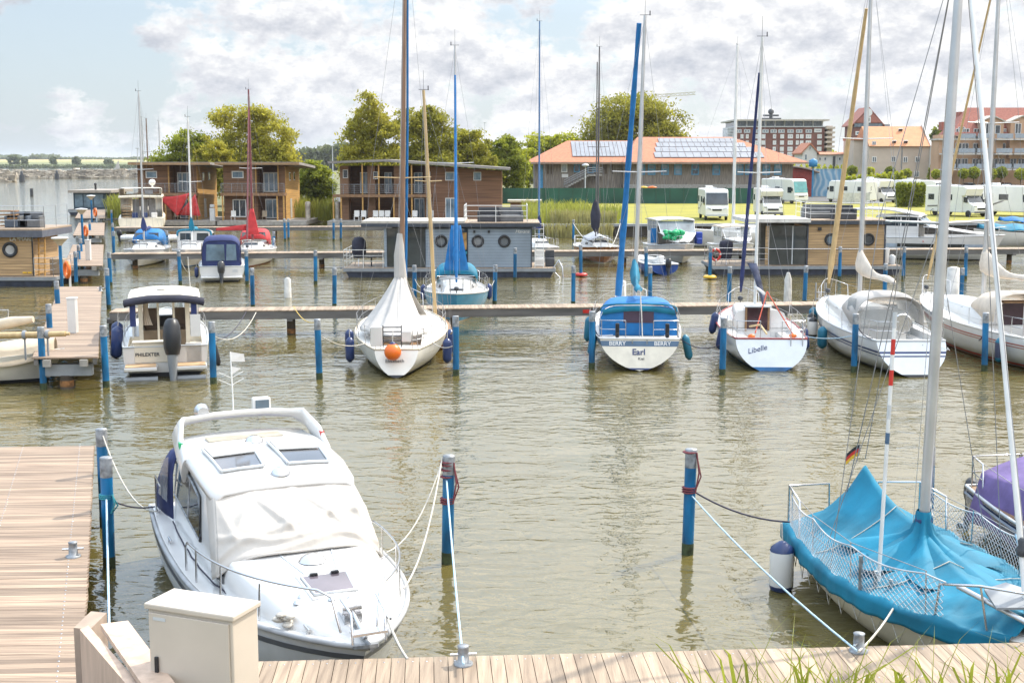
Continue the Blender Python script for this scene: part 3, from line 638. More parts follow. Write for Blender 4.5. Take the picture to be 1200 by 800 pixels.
    def rail(s, par, mat, r=.022, dz=.015, name='rub_rail', close=True):
        m = MB(); pts = [s.edge(s.L*i/30, 1, 0, dz) for i in range(31)]+[s.edge(s.L*(1-i/30), -1, 0, dz) for i in range(1, 31)]
        m.tube(pts+([pts[0]] if close else []), r, 6); return m.build(name, mat, par)
def ttext(t, H, body, size, mat, x, z, roll=0, **k):
    "lettering lying on a raked transom"
    h = H.sh(0)+H.dp(0); u = (H.sh(0)-z)/h; a = math.atan2(H.stern, h)
    o = text(body, size, mat, t, (x, H.stern*u-.014, z), **k); o.rotation_mode = 'QUATERNION'; o.rotation_quaternion = (Matrix.Rotation(R(90)+a, 3, 'X') @ Matrix.Rotation(R(roll), 3, 'Z')).to_quaternion(); return o
def cabin(par, hull, y0, y1, w0, w1, h0, h1, mat=None, name='cabin', wins=(), gm=None, slope0=.0, slope1=.35, n=10, zoff=0, tuck=.86, wlo=.28, whi=.68):
    "coachroof between y0 and y1 with half widths w and heights h; slopes lean the ends inward"
    rings = []; H = hull
    def zb(y): return H.sh(y/H.L)+zoff
    def sec(f):
        y = y0+(y1-y0)*f; w = w0+(w1-w0)*f**1.2; h = h0+(h1-h0)*f; z = zb(y); p = []
        for x, zz in ((-1, -.02), (-.98, .25), (-.93, .62), (-.88, .86), (-.78, .96), (-.5, 1.02), (0, 1.06), (.5, 1.02), (.78, .96), (.88, .86), (.93, .62), (.98, .25), (1, -.02)):
            k = max(0, zz); xx_ = x*(1-(1-tuck)*.5*k)
            yy = y+(slope0*k*h if f == 0 else 0)-(slope1*k*h*1.4 if f == 1 else 0); p.append((w*xx_, yy, z+h*zz))
        return p
    for i in range(n+1): rings.append(sec(i/n))
    m = MB(); m.loft(rings, closed=False, caps=False)
    for rg in (rings[0][::-1], rings[-1]): m.add(rg, [tuple(range(len(rg)))], False)
    o = m.build(name, mat or white, par)
    for (a, b) in wins:
        for sd in (1, -1):
            w_ = MB()
            def pp(f, k):
                y = y0+(y1-y0)*f; w = w0+(w1-w0)*f**1.2; h = h0+(h1-h0)*f; x = (1-.085*k/.62)*(1-(1-tuck)*.5*k) if k > .25 else 1-.02*k/.25
                return (sd*(w*x+.012), y, zb(y)+h*k)
            w_.add([pp(a, wlo), pp(b, wlo+.04), pp(b-.02, whi-.05), pp(a, whi)], [(0, 1, 2, 3)]); w_.build('window', gm or gdark, par)
    return o
def lifelines(par, H, ys, h=.55, mat=None, lines=(1, .5), pulpit=True, pushpit=True, y_end=None, gap=.0, pr=.0135, pyl=1.1):
    mat = mat or steel
    for sd in (1, -1):
        for y in ys:
            m = MB(); e = Vector(H.edge(y, sd, -.06)); m.tube([e, e+Vector((sd*.02, 0, h))], .011, 5); m.build('stanchion', mat, par)
        m = MB(); yy = ([.25]+list(ys)+[H.L-pyl]) if pushpit or pulpit else list(ys)
        for k in lines: m.tube([Vector(H.edge(y, sd, -.045, h*k)) for y in yy], .006, 4)
        m.build('lifeline', wire, par)
    if pulpit:
        m = MB(); a = H.L-pyl; tip = H.edge(H.L*.985, 1, 0); P = [Vector(H.edge(a, 1, -.05)), Vector(H.edge(a+.05, 1, -.05, h)), Vector(H.edge(H.L-.35, 1, 0, h+.06)), Vector((0, H.L+.05, tip[2]+h+.08))]
        m.tube(P+[Vector((-p.x, p.y, p.z)) for p in P[:-1][::-1]], pr, 6)
        for sd in (1, -1): m.tube([Vector(H.edge(H.L-.4, sd, -.03)), Vector(H.edge(H.L-.38, sd, 0, h+.06))], pr, 6)
        m.build('pulpit', mat, par)
    if pushpit:
        for sd in (1, -1):
            m = MB(); g = .35
            P = [Vector(H.edge(.75, sd, -.06)), Vector(H.edge(.7, sd, -.05, h)), Vector(H.edge(.12, sd, -.06, h)), Vector((sd*gap, .07, H.fs+h)) if gap else Vector((sd*.02, .07, H.fs+h))]
            m.tube(P, pr, 6); m.tube([p-Vector((0, 0, h*.48)) if i > 0 else p for i, p in enumerate(P)][1:], pr*.8, 6)
            for q in ((sd*(gap or .02), .07), (H.edge(.12, sd, -.06)[0], .12)): m.tube([(q[0], q[1], H.fs), (q[0], q[1], H.fs+h)], pr, 6)
            m.build('pushpit', mat, par)
def rig(par, H, ym, zb, top, mast=None, r=.065, spread=((.52, .75),), jib=None, jibr=.055, boom=None, cover=None, boomL=2.6, boomz=None, backstay=True, lean=0, jibtop=.97, jibrange=None, sm=None, aft=.0, covermat=None, head=True, forey=None, jib_low=None):
    mast = mast or alu; H_ = top-zb
    m = MB(); m.tube([(0, ym, zb), (lean*.5, ym-aft*.5, zb+H_*.5), (lean, ym-aft, top)], [r, r, r*.72], 10); mo = m.build('mast', mast, par)
    if head:
        m = MB(); m.tube([(lean-.18, ym-aft, top+.02), (lean+.2, ym-aft, top+.02)], .012, 4); m.tube([(lean+.17, ym-aft, top), (lean+.17, ym-aft, top+.16)], .02, 5); m.tube([(lean, ym-aft, top), (lean, ym-aft-.02, top+.7)], .008, 4); m.build('masthead_fitting', dgrey, mo)
    tips = []
    for f, w in spread:
        z = zb+H_*f; q = [(lean*f+sd*w, ym-.12, z+.03) for sd in (1, -1)]; tips.append((z, w))
        for sd in (1, -1):
            m = MB(); m.tube([(lean*f+sd*.03, ym, z), (lean*f+sd*w, ym-.12, z+.03)], [.022, .016], 5); m.build('spreader', sm or mast, par)
    for sd in (1, -1):
        m = MB(); cp = H.edge(ym-.15, sd, -.03)
        pts = [cp]+[(lean*0+sd*w, ym-.12, z+.03) for z, w in tips]+[(lean, ym-aft, top-.1)]; m.tube(pts, .0065, 4); m.build('shroud', wire, par)
        if tips:
            m = MB(); m.tube([H.edge(ym-.55, sd, -.03), (0, ym, tips[0][0]-.1)], .006, 4); m.build('lower_shroud', wire, par)
    fy = forey or H.L-.08; fz = H.sh(min(1, fy/H.L))+.05; ft = zb+H_*jibtop
    if jib:
        a = Vector((0, fy, fz+.25)) if jib_low is None else Vector((0, fy, jib_low)); b = Vector((lean, ym-aft+.06, ft)); m = MB(); n = 14; a2 = a.lerp(b, .02); b2 = a.lerp(b, .9)
        pts = [a2.lerp(b2, i/n) for i in range(n+1)]; m.tube(pts, [jibr*(.5 if i in (0,) else (1.15-.55*i/n)) *(1+.08*math.sin(i*2.1)) for i in range(n+1)], 8); m.build('furled_jib', jib, par)
        m = MB(); m.tube([(0, fy, fz-.02), (0, fy, fz+.25)], .02, 5); m.lathe([(.09, 0), (.1, .05), (.1, .12), (.06, .16)], (0, fy-.02, fz+.1), 8); m.build('furling_drum', dgrey, par)
        m = MB(); m.tube([b2, b], .008, 4); m.build('forestay', wire, par)
    else:
        m = MB(); m.tube([(0, fy, fz), (lean, ym-aft+.05, ft)], .0065, 4); m.build('forestay', wire, par)
    if backstay:
        m = MB(); m.tube([(.0, .1, H.fs), (lean, ym-aft-.05, top-.05)], .0065, 4); m.build('backstay', wire, par)
    # halyards beside the mast
    m = MB()
    for k, o in enumerate((-.16, .12)): m.tube([(o, ym-.1, zb+.2), (lean+o*.2, ym-aft-.05, top-.15)], .005, 4)
    m.build('halyard', ropew, par)
    if boomz is None: boomz = zb+.85
    if boom:
        m = MB(); m.tube([(0, ym-.08, boomz), (0, ym-boomL, boomz-.02)], .05, 8); m.build('boom', mast, par)
    if cover:
        rings = []; n = 14
        for i in range(n+1):
            f = i/n; y = ym+.1-(boomL+.05)*f; hh = (.85*(1-f)**2.6+.16+.05*math.sin(f*9)); w = .13+.05*math.sin(f*7+1)-.03*f; zc = boomz-.08-.04*math.sin(f*6)
            if f == 1: hh *= .6; w *= .5
            rings.append([(0, y, zc), (w*.8, y, zc+hh*.15), (w, y, zc+hh*.4), (w*.55, y, zc+hh*.8), (0, y, zc+hh), (-w*.55, y, zc+hh*.8), (-w, y, zc+hh*.4), (-w*.8, y, zc+hh*.15)])
        m = MB(); m.loft(rings); m.build('sail_cover', covermat or cover, par)
def boat(name, label, cat, stern, hx=-.06, hy=1.0, group=None):
    rz = math.atan2(-hx, hy); return thing(name, label, cat, (stern[0], stern[1], 0), rz, group)
FP = {}
def fender(t, loc, label, mat, r=.11, h=.55, tip=None, line=.35, tilt=0):
    p = WM(t) @ Vector(loc); o = thing('fender', label, 'fender', p, 0, 'fenders hanging on boats'); o.rotation_euler = (0, R(tilt), random.uniform(0, 6) if not tilt else 0)
    m = MB(); m.lathe([(.02, -h/2-.06), (.05, -h/2-.05), (r*.9, -h/2+.04), (r, -h/2+.1), (r, h/2-.1), (r*.9, h/2-.04), (.05, h/2+.05), (.02, h/2+.06)], n=12); m.build('body', mat, o)
    if tip: m = MB(); m.lathe([(.02, h/2+.065), (.052, h/2+.055), (r*.92, h/2-.04), (r*1.01, h/2-.1)], n=12); m.build('end_cap', tip, o); m = MB(); m.lathe([(r*1.01, -h/2+.1), (r*.92, -h/2+.03), (.052, -h/2-.055), (.02, -h/2-.065)], n=12); m.build('end_cap', tip, o)
    m = MB(); m.tube([(0, 0, h/2+.05), (.02, 0, h/2+line)], .012, 5); m.build('lanyard', ropew, o)
    return o
def outboard(par, loc, s=1.0, mat=None, tilt=0, legmat=None):
    o = bpy.data.objects.new('outboard_motor', None); COL.objects.link(o); o.parent = par; o.location = loc; o.scale = (s, s, s); o.rotation_euler = (R(tilt), 0, 0); mat = mat or black
    rings = []
    for z, w, y0, y1 in ((0, .15, -.28, .14), (.12, .19, -.36, .2), (.3, .20, -.38, .2), (.48, .185, -.36, .15), (.58, .14, -.3, .08), (.61, .07, -.22, .0)):
        yc, yl = (y0+y1)/2, (y1-y0)/2; rings.append([(w*math.cos(a)*(1 if abs(math.cos(a)) < .8 else .95), yc+yl*math.sin(a), z) for a in [2*math.pi*k/14 for k in range(14)]])
    m = MB(); m.loft(rings); m.build('cowl', mat, o)
    m = MB(); m.loft([[(w*math.cos(a), yc+yl*math.sin(a), z) for a in [2*math.pi*k/10 for k in range(10)]] for z, w, yc, yl in ((0, .12, -.08, .2), (-.3, .085, -.06, .16), (-.6, .06, -.06, .14), (-.85, .045, -.05, .12))]); m.obox((0, -.12, -.6), (.2, .36, .02)); m.obox((0, .1, -.1), (.14, .22, .3)); m.build('leg', legmat or dgrey, o)
    m = MB(); m.lathe([(.05, -.15), (.06, 0), (.05, .12), (.01, .2)], (0, -.12, -.82), 8, 'y')
    for k in range(3): m.obox((.1*math.cos(k*2.09), -.22, -.82+.1*math.sin(k*2.09)), (.16, .02, .1), ry=-k*2.09, rx=.4)
    m.build('propeller', steel, o)
    return o
def canopy(par, name, mat, rings, win=(), wmat=None):
    "bent cloth over arches: rings of points from one side to the other"
    m = MB(); m.loft(rings, closed=False, caps=False); return m.build(name, mat, par, solid=.012)
def arch(w, y, z0, h, n=12, flat=3.2, lean=0):
    "superelliptic arch from side to side"
    P = []
    for k in range(n+1):
        a = math.pi*k/n; c, s_ = math.cos(a), math.sin(a); e = 2/flat
        z = z0+h*abs(s_)**e; P.append((w*math.copysign(abs(c)**e, c), y+lean*(z-z0), z))
    return P
def flag(par, pos, mats, s=.3, name='flag', h=.5):
    m = MB(); m.tube([pos, (pos[0], pos[1]-.1, pos[2]+h)], .008, 4); o = m.build('flag_staff', alu, par)
    m = MB(); x, y, z = pos[0], pos[1]-.1, pos[2]+h
    for k in range(3):
        m.k = k; zz = z-s*.2*k; m.add([(x+s*i/5, y-.05*math.sin(i*1.4)-.02*i, zz-(.03*i)-d) for d in (0, s*.2) for i in range(6)], [(i, i+1, i+7, i+6) for i in range(5)])
    m.build(name, mats, o); return o
# ---------- the row of boats in front of the middle jetty ----------
GS = 'sailboats moored along the jetties'; GM = 'motorboats moored along the jetties'
# white tent sailboat
p = at(465, 440, 0); tA = boat('sailboat', 'white sailboat under a white tent cover with orange ball at its stern', 'sailboat', p, -.05, 1, GS)
H = Hull(9.3, 3.2, .82, 1.25, tw=.43, tm=.5, depth=.5, rake=1.6, stern=-.5, full=1.8, rock=1.0); H.build(tA, M('old white hull', (.70, .68, .62), .3, var=.12, scale=.9), deck=offw, cock=(.9, 3.2, .75))
H.band(tA, 'antifouling', antib, -.5, .09); H.rail(tA, M('cream trim', (.6, .52, .4), .5), .03)
cabin(tA, H, 3.3, 6.9, .95, .6, .5, .36, offw, wins=((.08, .3), (.38, .6)))
lifelines(tA, H, [1.5, 2.9, 4.4, 6.0, 7.4], .6, gap=.5)
rig(tA, H, 4.4, 1.3, 14.8, woodmast, .085, spread=((.36, .98),), boom=False, sm=tanspar, lean=.3)
m = MB(); m.tube([(0, 4.38, 2.5), (-.04, 4.38, 3.5), (0, 4.4, 4.25)], [.24, .19, .11], 12); m.build('mast_cover', whitecv, tA)
m = MB(); m.tube([(.15, 4.5, 2.0), (.29, 4.5, 8), (.37, 4.45, 14.6)], [.055, .045, .035], 8); m.build('furled_sail', bluecv, tA)
def tent(u, v):
    a = math.pi*(1.55*u+.725)  # from starboard bow round the stern to the port bow
    a = -math.pi*.25+u*(-math.pi*1.5)+0; ca, sa = math.cos(a), math.sin(a)
    ex = 1.38*ca*(1 if sa < 0 else .9); ey = 3.9+(2.9*sa if sa < 0 else 2.2*sa); ez = 1.0+(.12 if sa < 0 else .25)
    pl = 1+.07*math.sin(u*58)*(1-v)*v*4+.03*math.sin(u*31+1); k = v**1.0
    return ((ex*(1-k)+.22*ca*k)*pl, (ey*(1-k)+(4.38+.22*sa)*k), ez+(2.72-ez)*v-.16*math.sin(math.pi*v)+.02*math.sin(u*58))
m = MB(); m.grid(tent, 96, 14); m.build('tent_cover', whitecv, tA, solid=.01)
for x, w, h, nm, mt in ((-.62, .36, .62, 'locker', white), (.32, .3, .34, 'horseshoe_case', white)):
    m = MB(); m.obox((x, .05, 1.25), (w, .16, h)); m.build(nm, mt, tA, bevel=.02)
m = MB()
for k in range(4): m.tube([(-.42, .04, 1.12+.14*k), (.16, .04, 1.12+.14*k)], .02, 5)
m.tube([(-.42, .04, .9), (-.42, .04, 1.6)], .018, 5); m.tube([(.16, .04, .9), (.16, .04, 1.6)], .018, 5); m.build('boarding_ladder', dgrey, tA)
ttext(tA, H, 'Elisabeth', .17, dgrey, -.05, .5)
def wp(t, v): return WM(t) @ Vector(v)
def ballfender(t, v, lb, r=.27):
    o = thing('ball_fender', lb, 'fender', wp(t, v), 0, 'fenders hanging on boats'); m = MB(); m.ball((0, 0, 0), r, n=18); m.build('ball', orange, o); m = MB(); m.lathe([(.1, r*.9), (.08, r*1.12), (.03, r*1.2)], n=8); m.build('eye', navyp, o)
    m = MB(); m.tube([(0, 0, r*1.1), (0, .15, r*1.1+.35)], .014, 5); m.build('lanyard', ropew, o)
ballfender(tA, (-.1, -.42, .82), 'bright orange ball fender at the stern of the white tent sailboat')
for v, lb in [((-1.62, 2.0, .55), 'navy fender nearest the stern on the left side of the white tent sailboat'), ((-1.70, 2.9, .7), 'navy fender second from the stern on the left side of the white tent sailboat'), ((1.60, 1.6, .55), 'navy fender nearest the stern on the right side of the white tent sailboat'), ((1.70, 2.7, .7), 'navy fender second from the stern on the right side of the white tent sailboat')]:
    fender(tA, v, lb, navyp, .15, .72)
# tan mast standing at the bow side (belongs to a small yawl berthed behind)
# blue canopy sailboat
p = at(749, 433, 0); tB = boat('sailboat', 'cream hulled sailboat with bright blue cockpit canopy and blue furled jib', 'sailboat', p, .055, 1, GS)
H = Hull(8.9, 3.05, 1.0, 1.3, tw=.84, tm=.42, depth=.45, rake=1.3, stern=-.4, full=1.75, rock=1.05); HB = H
H.build(tB, M('ivory hull', (.68, .63, .52), .25, var=.07, coat=.3), deck=offw, cock=(.6, 3.4, .85)); H.band(tB, 'antifouling', antib, -.45, .0); H.band(tB, 'boot_stripe', navyp, .06, .11); H.band(tB, 'sheer_stripe', M('steel blue stripe', (.06, .12, .2), .4), d0=.05, d1=.22); H.rail(tB, offw, .035)
cabin(tB, H, 3.2, 7.0, 1.1, .7, .55, .4, white, wins=((.05, .25), (.3, .5), (.55, .7)))
cz = 1.0; fr = [arch(1.28, .95, cz, 1.02, flat=5), arch(1.28, 1.3, cz, 1.12, flat=4.5), arch(1.26, 2.4, cz, 1.16, flat=4), arch(1.22, 3.3, cz+.05, .98, flat=4)]
canopy(tB, 'cockpit_canopy', bluecv, fr)
m = MB(); r0 = arch(1.27, .94, cz, 1.0, flat=5); m.add(r0, [tuple(range(len(r0)))]); m.build('canopy_back', bluecv, tB)
m = MB(); P = [(x, .925, z) for x, z in ((-.5, 1.42), (.5, 1.42), (.5, 1.92), (-.5, 1.92))]; m.add(P, [(0, 1, 2, 3)]); m.build('canopy_window', M('smoked vinyl', (.075, .05, .08), .2), tB)
m = MB(); m.tube([(x, y-.02, z) for x, y, z in arch(1.26, .95, 1.8, .25, flat=4)], .022, 6); m.build('canopy_valance', cyancv, tB)
m = MB(); m.grid(lambda u, v: ((u-.5)*2.4, .9-.04*math.sin(v*3), 1.98-.0*v-.14*abs(u-.5)**2*4+.18*(1-v)-.16), 10, 3); m.build('canopy_trim', cyancv, tB)
lifelines(tB, H, [2.1, 3.6, 5.2, 6.6], .6, gap=.45)
rig(tB, H, 4.5, 1.75, 11.75, alu, .075, spread=((.46, .95),), boom=True, cover=cyancv, boomL=3.3, boomz=2.45, lean=.24)
m = MB(); a_ = Vector((-.52, 6.6, 1.75)); b_ = Vector((.04, 4.6, 11.5)); n_ = 16; m.tube([a_.lerp(b_, i/n_) for i in range(n_+1)], [(.125-.045*i/n_)*(1+.12*math.sin(i*1.7)) for i in range(n_+1)], 9); m.build('furled_jib', bluecv, tB)
for x in (-.62, .62): ttext(tB, HB, 'BERRY', .19, maluw, x+(.12 if x > 0 else -.1), .865, bold=.002)
m = MB(); m.lathe([(.001, -.04), (.06, -.035), (.06, -.03)], (.26, -.055, .865), 12, 'y'); m.build('emblem', maluw, tB)
ttext(tB, HB, 'Earl', .28, navyp, -.03, .60, bold=.006)
ttext(tB, HB, 'Kiel', .13, dgrey, .05, .40)
m = MB()
for x in (-.24, .24): m.tube([(x, -.06, 1.0), (x, -.05, .7), (x, .2, .18)], .016, 5)
for k in range(4): m.tube([(-.24, -.05+.06*k, .85-.2*k), (.24, -.05+.06*k, .85-.2*k)], .014, 5)
m.build('stern_ladder', steel, tB)
for x in (-.72, .9): m = MB(); m.obox((x, .12, 1.28), (.13, .14, .46)); m.obox((x, .05, 1.1), (.1, .1, .2)); m.build('winch_bag', black, tB, bevel=.03)
m = MB(); m.tube([(.1, .15, 1.02), (.08, .5, 1.7), (.05, 1.0, 2.45)], .02, 6); m.build('mainsheet', ropew, tB)
for v, lb, ti in [((-1.52, 1.1, .72), 'teal fender at the left quarter of the blue canopy sailboat', 8), ((1.62, .9, .62), 'teal fender at the right quarter of the blue canopy sailboat', -12), ((-1.66, 2.9, .95), 'teal fender farther forward on the left side of the blue canopy sailboat', 4)]:
    fender(tB, v, lb, M('teal fender', (.01, .15, .24), .45), .13, .75, tilt=ti)
# red trimmed sailboat
p = at(903, 432, 0); tC = boat('sailboat', 'small white sailboat with red sheer line, folded dark sail and stern ladder', 'sailboat', p, .05, 1, GS)
H = Hull(8.2, 2.75, .98, 1.25, tw=.84, tm=.42, depth=.4, rake=.9, stern=-.5, full=2.2, rock=.75); HC = H
H.build(tC, white, tmat=M('bluish shaded transom', (.66, .70, .74), .25, var=.04), deck=white, cock=(.15, 2.7, .95), cockmat=white, floor=.5)  # bluish shade is put into the colour of the white transom
H.band(tC, 'antifouling', antif, -.4, .12); H.rail(tC, M('red trim', (.30, .03, .03), .4), .028)
cabin(tC, H, 2.7, 6.2, 1.0, .62, .62, .4, white, wins=((.1, .32), (.4, .58)))
m = MB(); m.obox((-.1, 2.68, 1.35), (.72, .04, .82)); co = m.build('companionway', M('wine perspex', (.05, .022, .03), .12), tC)
for x in (-.49, .29): m = MB(); m.obox((x, 2.66, 1.35), (.07, .06, .88)); m.build('door_frame', teak, co)
m = MB(); m.obox((-.1, 2.6, 1.78), (.9, .5, .05)); m.build('sliding_hatch', lgrey, tC)
lifelines(tC, H, [1.6, 3.0, 4.4, 5.8], .58, gap=.35)
rig(tC, H, 4.0, 1.65, 11.0, maluw, .06, spread=((.5, .75),), boom=True, boomL=2.1, boomz=2.3, jib=navy, jibr=.075)
m = MB(); m.grid(lambda u, v: (-.15+.45*v+.13*math.sin(u*6.28)*(1.3-v), 4.0-.7*v+.12*math.cos(u*6.28), 3.15-1.15*v-.55*v*v+.14*math.sin(u*12)*v), 18, 10); m.build('folded_sail', M('slate sail bag', (.075, .085, .14), .85, var=.3, bump=.5, bscale=9), tC)
for a_, b_ in (((.25, 2.9, 2.25), (-.35, 1.3, 1.0)), ((.25, 2.9, 2.25), (.85, .9, 1.02))): m = MB(); m.tube([a_, b_], .022, 5); m.build('sheet_tackle', M('red rope', (.5, .08, .04), .8), tC)
for c in ((-.6, .35, 1.02), (.75, .35, 1.05)): m = MB(); m.ball(c, .1, (1.3, 1, .8)); m.build('sheet_block', orange, tC)
m = MB(); m.tube([(-.1, .4, 1.1), (-.2, 1.2, 1.3), (-.45, 1.9, 1.15)], .035, 6); m.build('tiller', tanspar, tC)
for x in (-.75, .25):
    m = MB(); 
    for k in range(5): m.lathe([(.12, -.015), (.15, 0), (.12, .015)], (x-.3, 2.62-.03*k, 1.15), 10, 'y')
    m.build('rope_coil', ropew, tC); break
ttext(tC, HC, 'Libelle', .25, navyp, -.48, .66, shear=.3, roll=14)
m = MB()
for x in (.02, .44): m.tube([(x, -.06, .68), (x, .22, .06)], .014, 5)
for k in range(2): m.tube([(.02, -.06+.28*k, .68-.62*k), (.44, -.06+.28*k, .68-.62*k)], .014, 5)
m.build('stern_ladder', lgrey, tC)
m = MB()
for x in (-.35, .85): m.lathe([(.001, -.03), (.05, -.02), (.05, .02)], (x, .16, .2), 10, 'y')
m.build('drain_fitting', black, tC)
m = MB()
for x in (.62, 1.0): m.tube([(x, -.1, .68), (x, .0, 1.6)], .016, 5)
m.tube([(.62, -.1, .68), (1.0, -.1, .68)], .016, 5); m.tube([(.62, 0, 1.6), (1.0, 0, 1.6)], .016, 5); m.build('boarding_rail', steel, tC)
for v, lb in [((-1.45, 4.0, 1.0), 'navy fender forward on the left side of the red trimmed sailboat'), ((-1.42, 1.9, .75), 'navy fender behind the blue pile at the red trimmed sailboat'), ((1.42, 1.9, .75), 'navy fender on the right side of the red trimmed sailboat')]:
    fender(tC, v, lb, navyp, .14, .68, tilt=10 if v[0] < 0 else -8)
# white sailboat with cream boom cover
p = at(1066, 438, 0); tD = boat('sailboat', 'white sailboat with navy stripes, four fenders and cream boom cover', 'sailboat', p, -.02, 1, GS)
H = Hull(10.2, 2.98, 1.05, 1.45, tw=.74, tm=.42, depth=.45, rake=1.0, stern=-.7, full=2.4); HD = H
H.build(tD, white, tmat=M('bluish shaded transom'), deck=white, cock=(.3, 3.2, 1.05), cockmat=white, floor=.5); H.band(tD, 'antifouling', antib, -.45, .08); H.band(tD, 'stripe', navyp, d0=.3, d1=.36); H.band(tD, 'stripe', navyp, d0=.42, d1=.46); H.rail(tD, lgrey, .03)
cabin(tD, H, 3.2, 8.4, 1.15, .6, .6, .35, white, wins=((.06, .2), (.26, .42), (.48, .6)))
fr = [arch(1.15, 2.2, 1.25, 1.0, flat=3.2), arch(1.15, 2.9, 1.3, 1.05, flat=3.2), arch(1.1, 3.7, 1.5, .82, flat=3.2), arch(1.0, 4.5, 1.6, .3, flat=3)]
canopy(tD, 'sprayhood', whitecv, fr); m = MB(); r0 = [(x, y-.0, z) for x, y, z in arch(1.0, 2.19, 1.3, .85, flat=3.2)]; m.add(r0, [tuple(range(len(r0)))]); m.build('sprayhood_window', gvinyl, tD)
for sd in (-1, 1): m = MB(); m.add([(sd*1.13, 2.4, 1.65), (sd*1.13, 3.4, 1.7), (sd*1.05, 3.5, 2.1), (sd*1.06, 2.5, 2.15)], [(0, 1, 2, 3)]); m.build('side_window', gvinyl, tD)
m = MB(); m.lathe([(.02, 0), (.32, .02), (.34, .07), (.3, .1)], (0, 1.0, 1.5), 16, 'y'); m.build('steering_wheel', steel, tD)
m = MB(); m.obox((.05, 1.25, 1.15), (.3, .3, .8)); m.build('pedestal', white, tD, bevel=.03)
lifelines(tD, H, [1.4, 3.0, 4.6, 6.4, 8.2], .62, gap=.4)
rig(tD, H, 5.8, 1.9, 13.6, alu, .085, spread=((.48, .95),), boom=True, cover=beigecv, covermat=M('cream boom cover', (.64, .55, .45), .8, var=.08, bump=.3, bscale=9), boomL=3.9, boomz=2.75, jib=tanspar, jibr=.1, sm=maluw)
m = MB()
for x in (.35, .85): m.tube([(x, -.08, .95), (x, .25, .2)], .016, 5)
for k in range(4): m.tube([(.35, -.05+.1*k, .9-.22*k), (.85, -.05+.1*k, .9-.22*k)], .014, 5)
m.build('stern_ladder', steel, tD); ttext(tD, HD, 'FREYA', .17, lgrey, .95, .82)
m = MB(); m.obox((.75, .12, 1.55), (.12, .12, .55)); m.lathe([(.16, 0), (.16, .1)], (.75, .12, 1.9), 10); m.build('stern_gear', wire, tD)
fy = [(8.6, M('teal fender'), None, 'teal fender nearest the bow of the white sailboat with navy stripes'), (7.4, white, black, 'white fender second from the bow of the white sailboat with navy stripes'), (6.5, white, black, 'white fender third from the bow of the white sailboat with navy stripes'), (4.5, M('teal fender'), None, 'teal fender nearest the cockpit of the white sailboat with navy stripes')]
for y, mt, tp, lb in fy:
    e = H.edge(y, -1, .16); fender(tD, (e[0], e[1], e[2]-.55), lb, mt, .17, .68, tp)
# red striped sailboat at the right edge
p = at(1240, 436, 0); tE = boat('sailboat', 'white sailboat with red hull stripes at the right frame edge', 'sailboat', p, -.085, 1, GS)
H = Hull(10.8, 3.4, 1.1, 1.5, tw=.72, tm=.42, depth=.45, rake=1.0, stern=-.6, full=2.4); HE = H
H.build(tE, white, tmat=M('bluish shaded transom'), deck=white, cock=(.3, 3.3, 1.1), cockmat=white, floor=.5); H.band(tE, 'antifouling', antir, -.45, .04); H.band(tE, 'boot_stripe', redp, .09, .17); H.band(tE, 'stripe', M('faded red', (.40, .10, .07), .4), d0=.22, d1=.26); H.band(tE, 'stripe', M('faded red'), d0=.31, d1=.34); H.rail(tE, offw, .03)
cabin(tE, H, 3.3, 8.2, 1.2, .6, .62, .35, white, wins=((.06, .2), (.26, .36), (.42, .52)), gm=glass('blue grey glass', (.05, .08, .14)))
fr = [arch(1.15, 2.3, 1.35, .95, flat=3.2), arch(1.15, 3.0, 1.35, 1.0, flat=3.2), arch(1.05, 3.9, 1.55, .7, flat=3.2), arch(1.0, 4.4, 1.65, .3, flat=3)]
canopy(tE, 'sprayhood', M('cream boom cover'), fr); m = MB(); m.obox((.0, 3.3, 1.5), (.75, .05, .75)); m.build('companionway', M('wine perspex'), tE)
m = MB(); m.obox((0, 3.1, 1.95), (1.1, .5, .05)); m.build('sliding_hatch', teak, tE)
lifelines(tE, H, [1.6, 3.2, 4.8, 6.4, 8.2], .62, gap=.4)
rig(tE, H, 5.6, 1.95, 14.2, alu, .085, spread=((.5, .95),), boom=True, cover=beigecv, covermat=M('cream boom cover'), boomL=4.0, boomz=2.75, jib=tanspar, jibr=.055)
ttext(tE, HE, 'SYLVIA', .2, navyp, -.75, .9)
for y, mt, lb in ((8.0, 0, 'navy fender at the bow shoulder of the red striped sailboat'), (1.0, 0, 'navy fender near the stern of the red striped sailboat')):
    e = H.edge(y, -1, .14); fender(tE, (e[0], e[1], e[2]-.5), lb, M('grey blue fender', (.05, .06, .11), .5), .14, .7, M('teal fender'))
# pilothouse motorboat with outboard
p = at(195, 441, 0); tP = boat('motorboat', 'white pilothouse motorboat with black outboard and dark canopy edge seen from behind', 'motorboat', p, -.26, 1, GM)
H = Hull(7.6, 2.72, .95, 1.35, tw=.94, tm=.35, depth=.35, rake=1.0, stern=.0, full=4.0, fine=2.4, rock=.2); HP = H
H.build(tP, white, deck=white, cock=(.15, 2.3, 1.14), cockmat=cream, floor=.42); H.band(tP, 'antifouling', antib, -.35, .14); H.rail(tP, lgrey, .03)
for sd in (-1, 1):
    m = MB(); m.box(sd*.75-.5, sd*.75+.5, -.75, -.02, .30, .42); o = m.build('swim_platform', white, tP, bevel=.03)
    m = MB(); m.box(sd*.75-.46, sd*.75+.46, -.72, -.04, .424, .445); m.build('teak_pad', M('pale teak', (.55, .36, .2), .6, var=.15, stretch=(1, 6, 1)), o)
    m = MB(); m.tube([(sd*1.2, -.6, .02), (sd*.25, -.6, .02)], .1, 10); m.build('exhaust_tube', mgrey, tP)
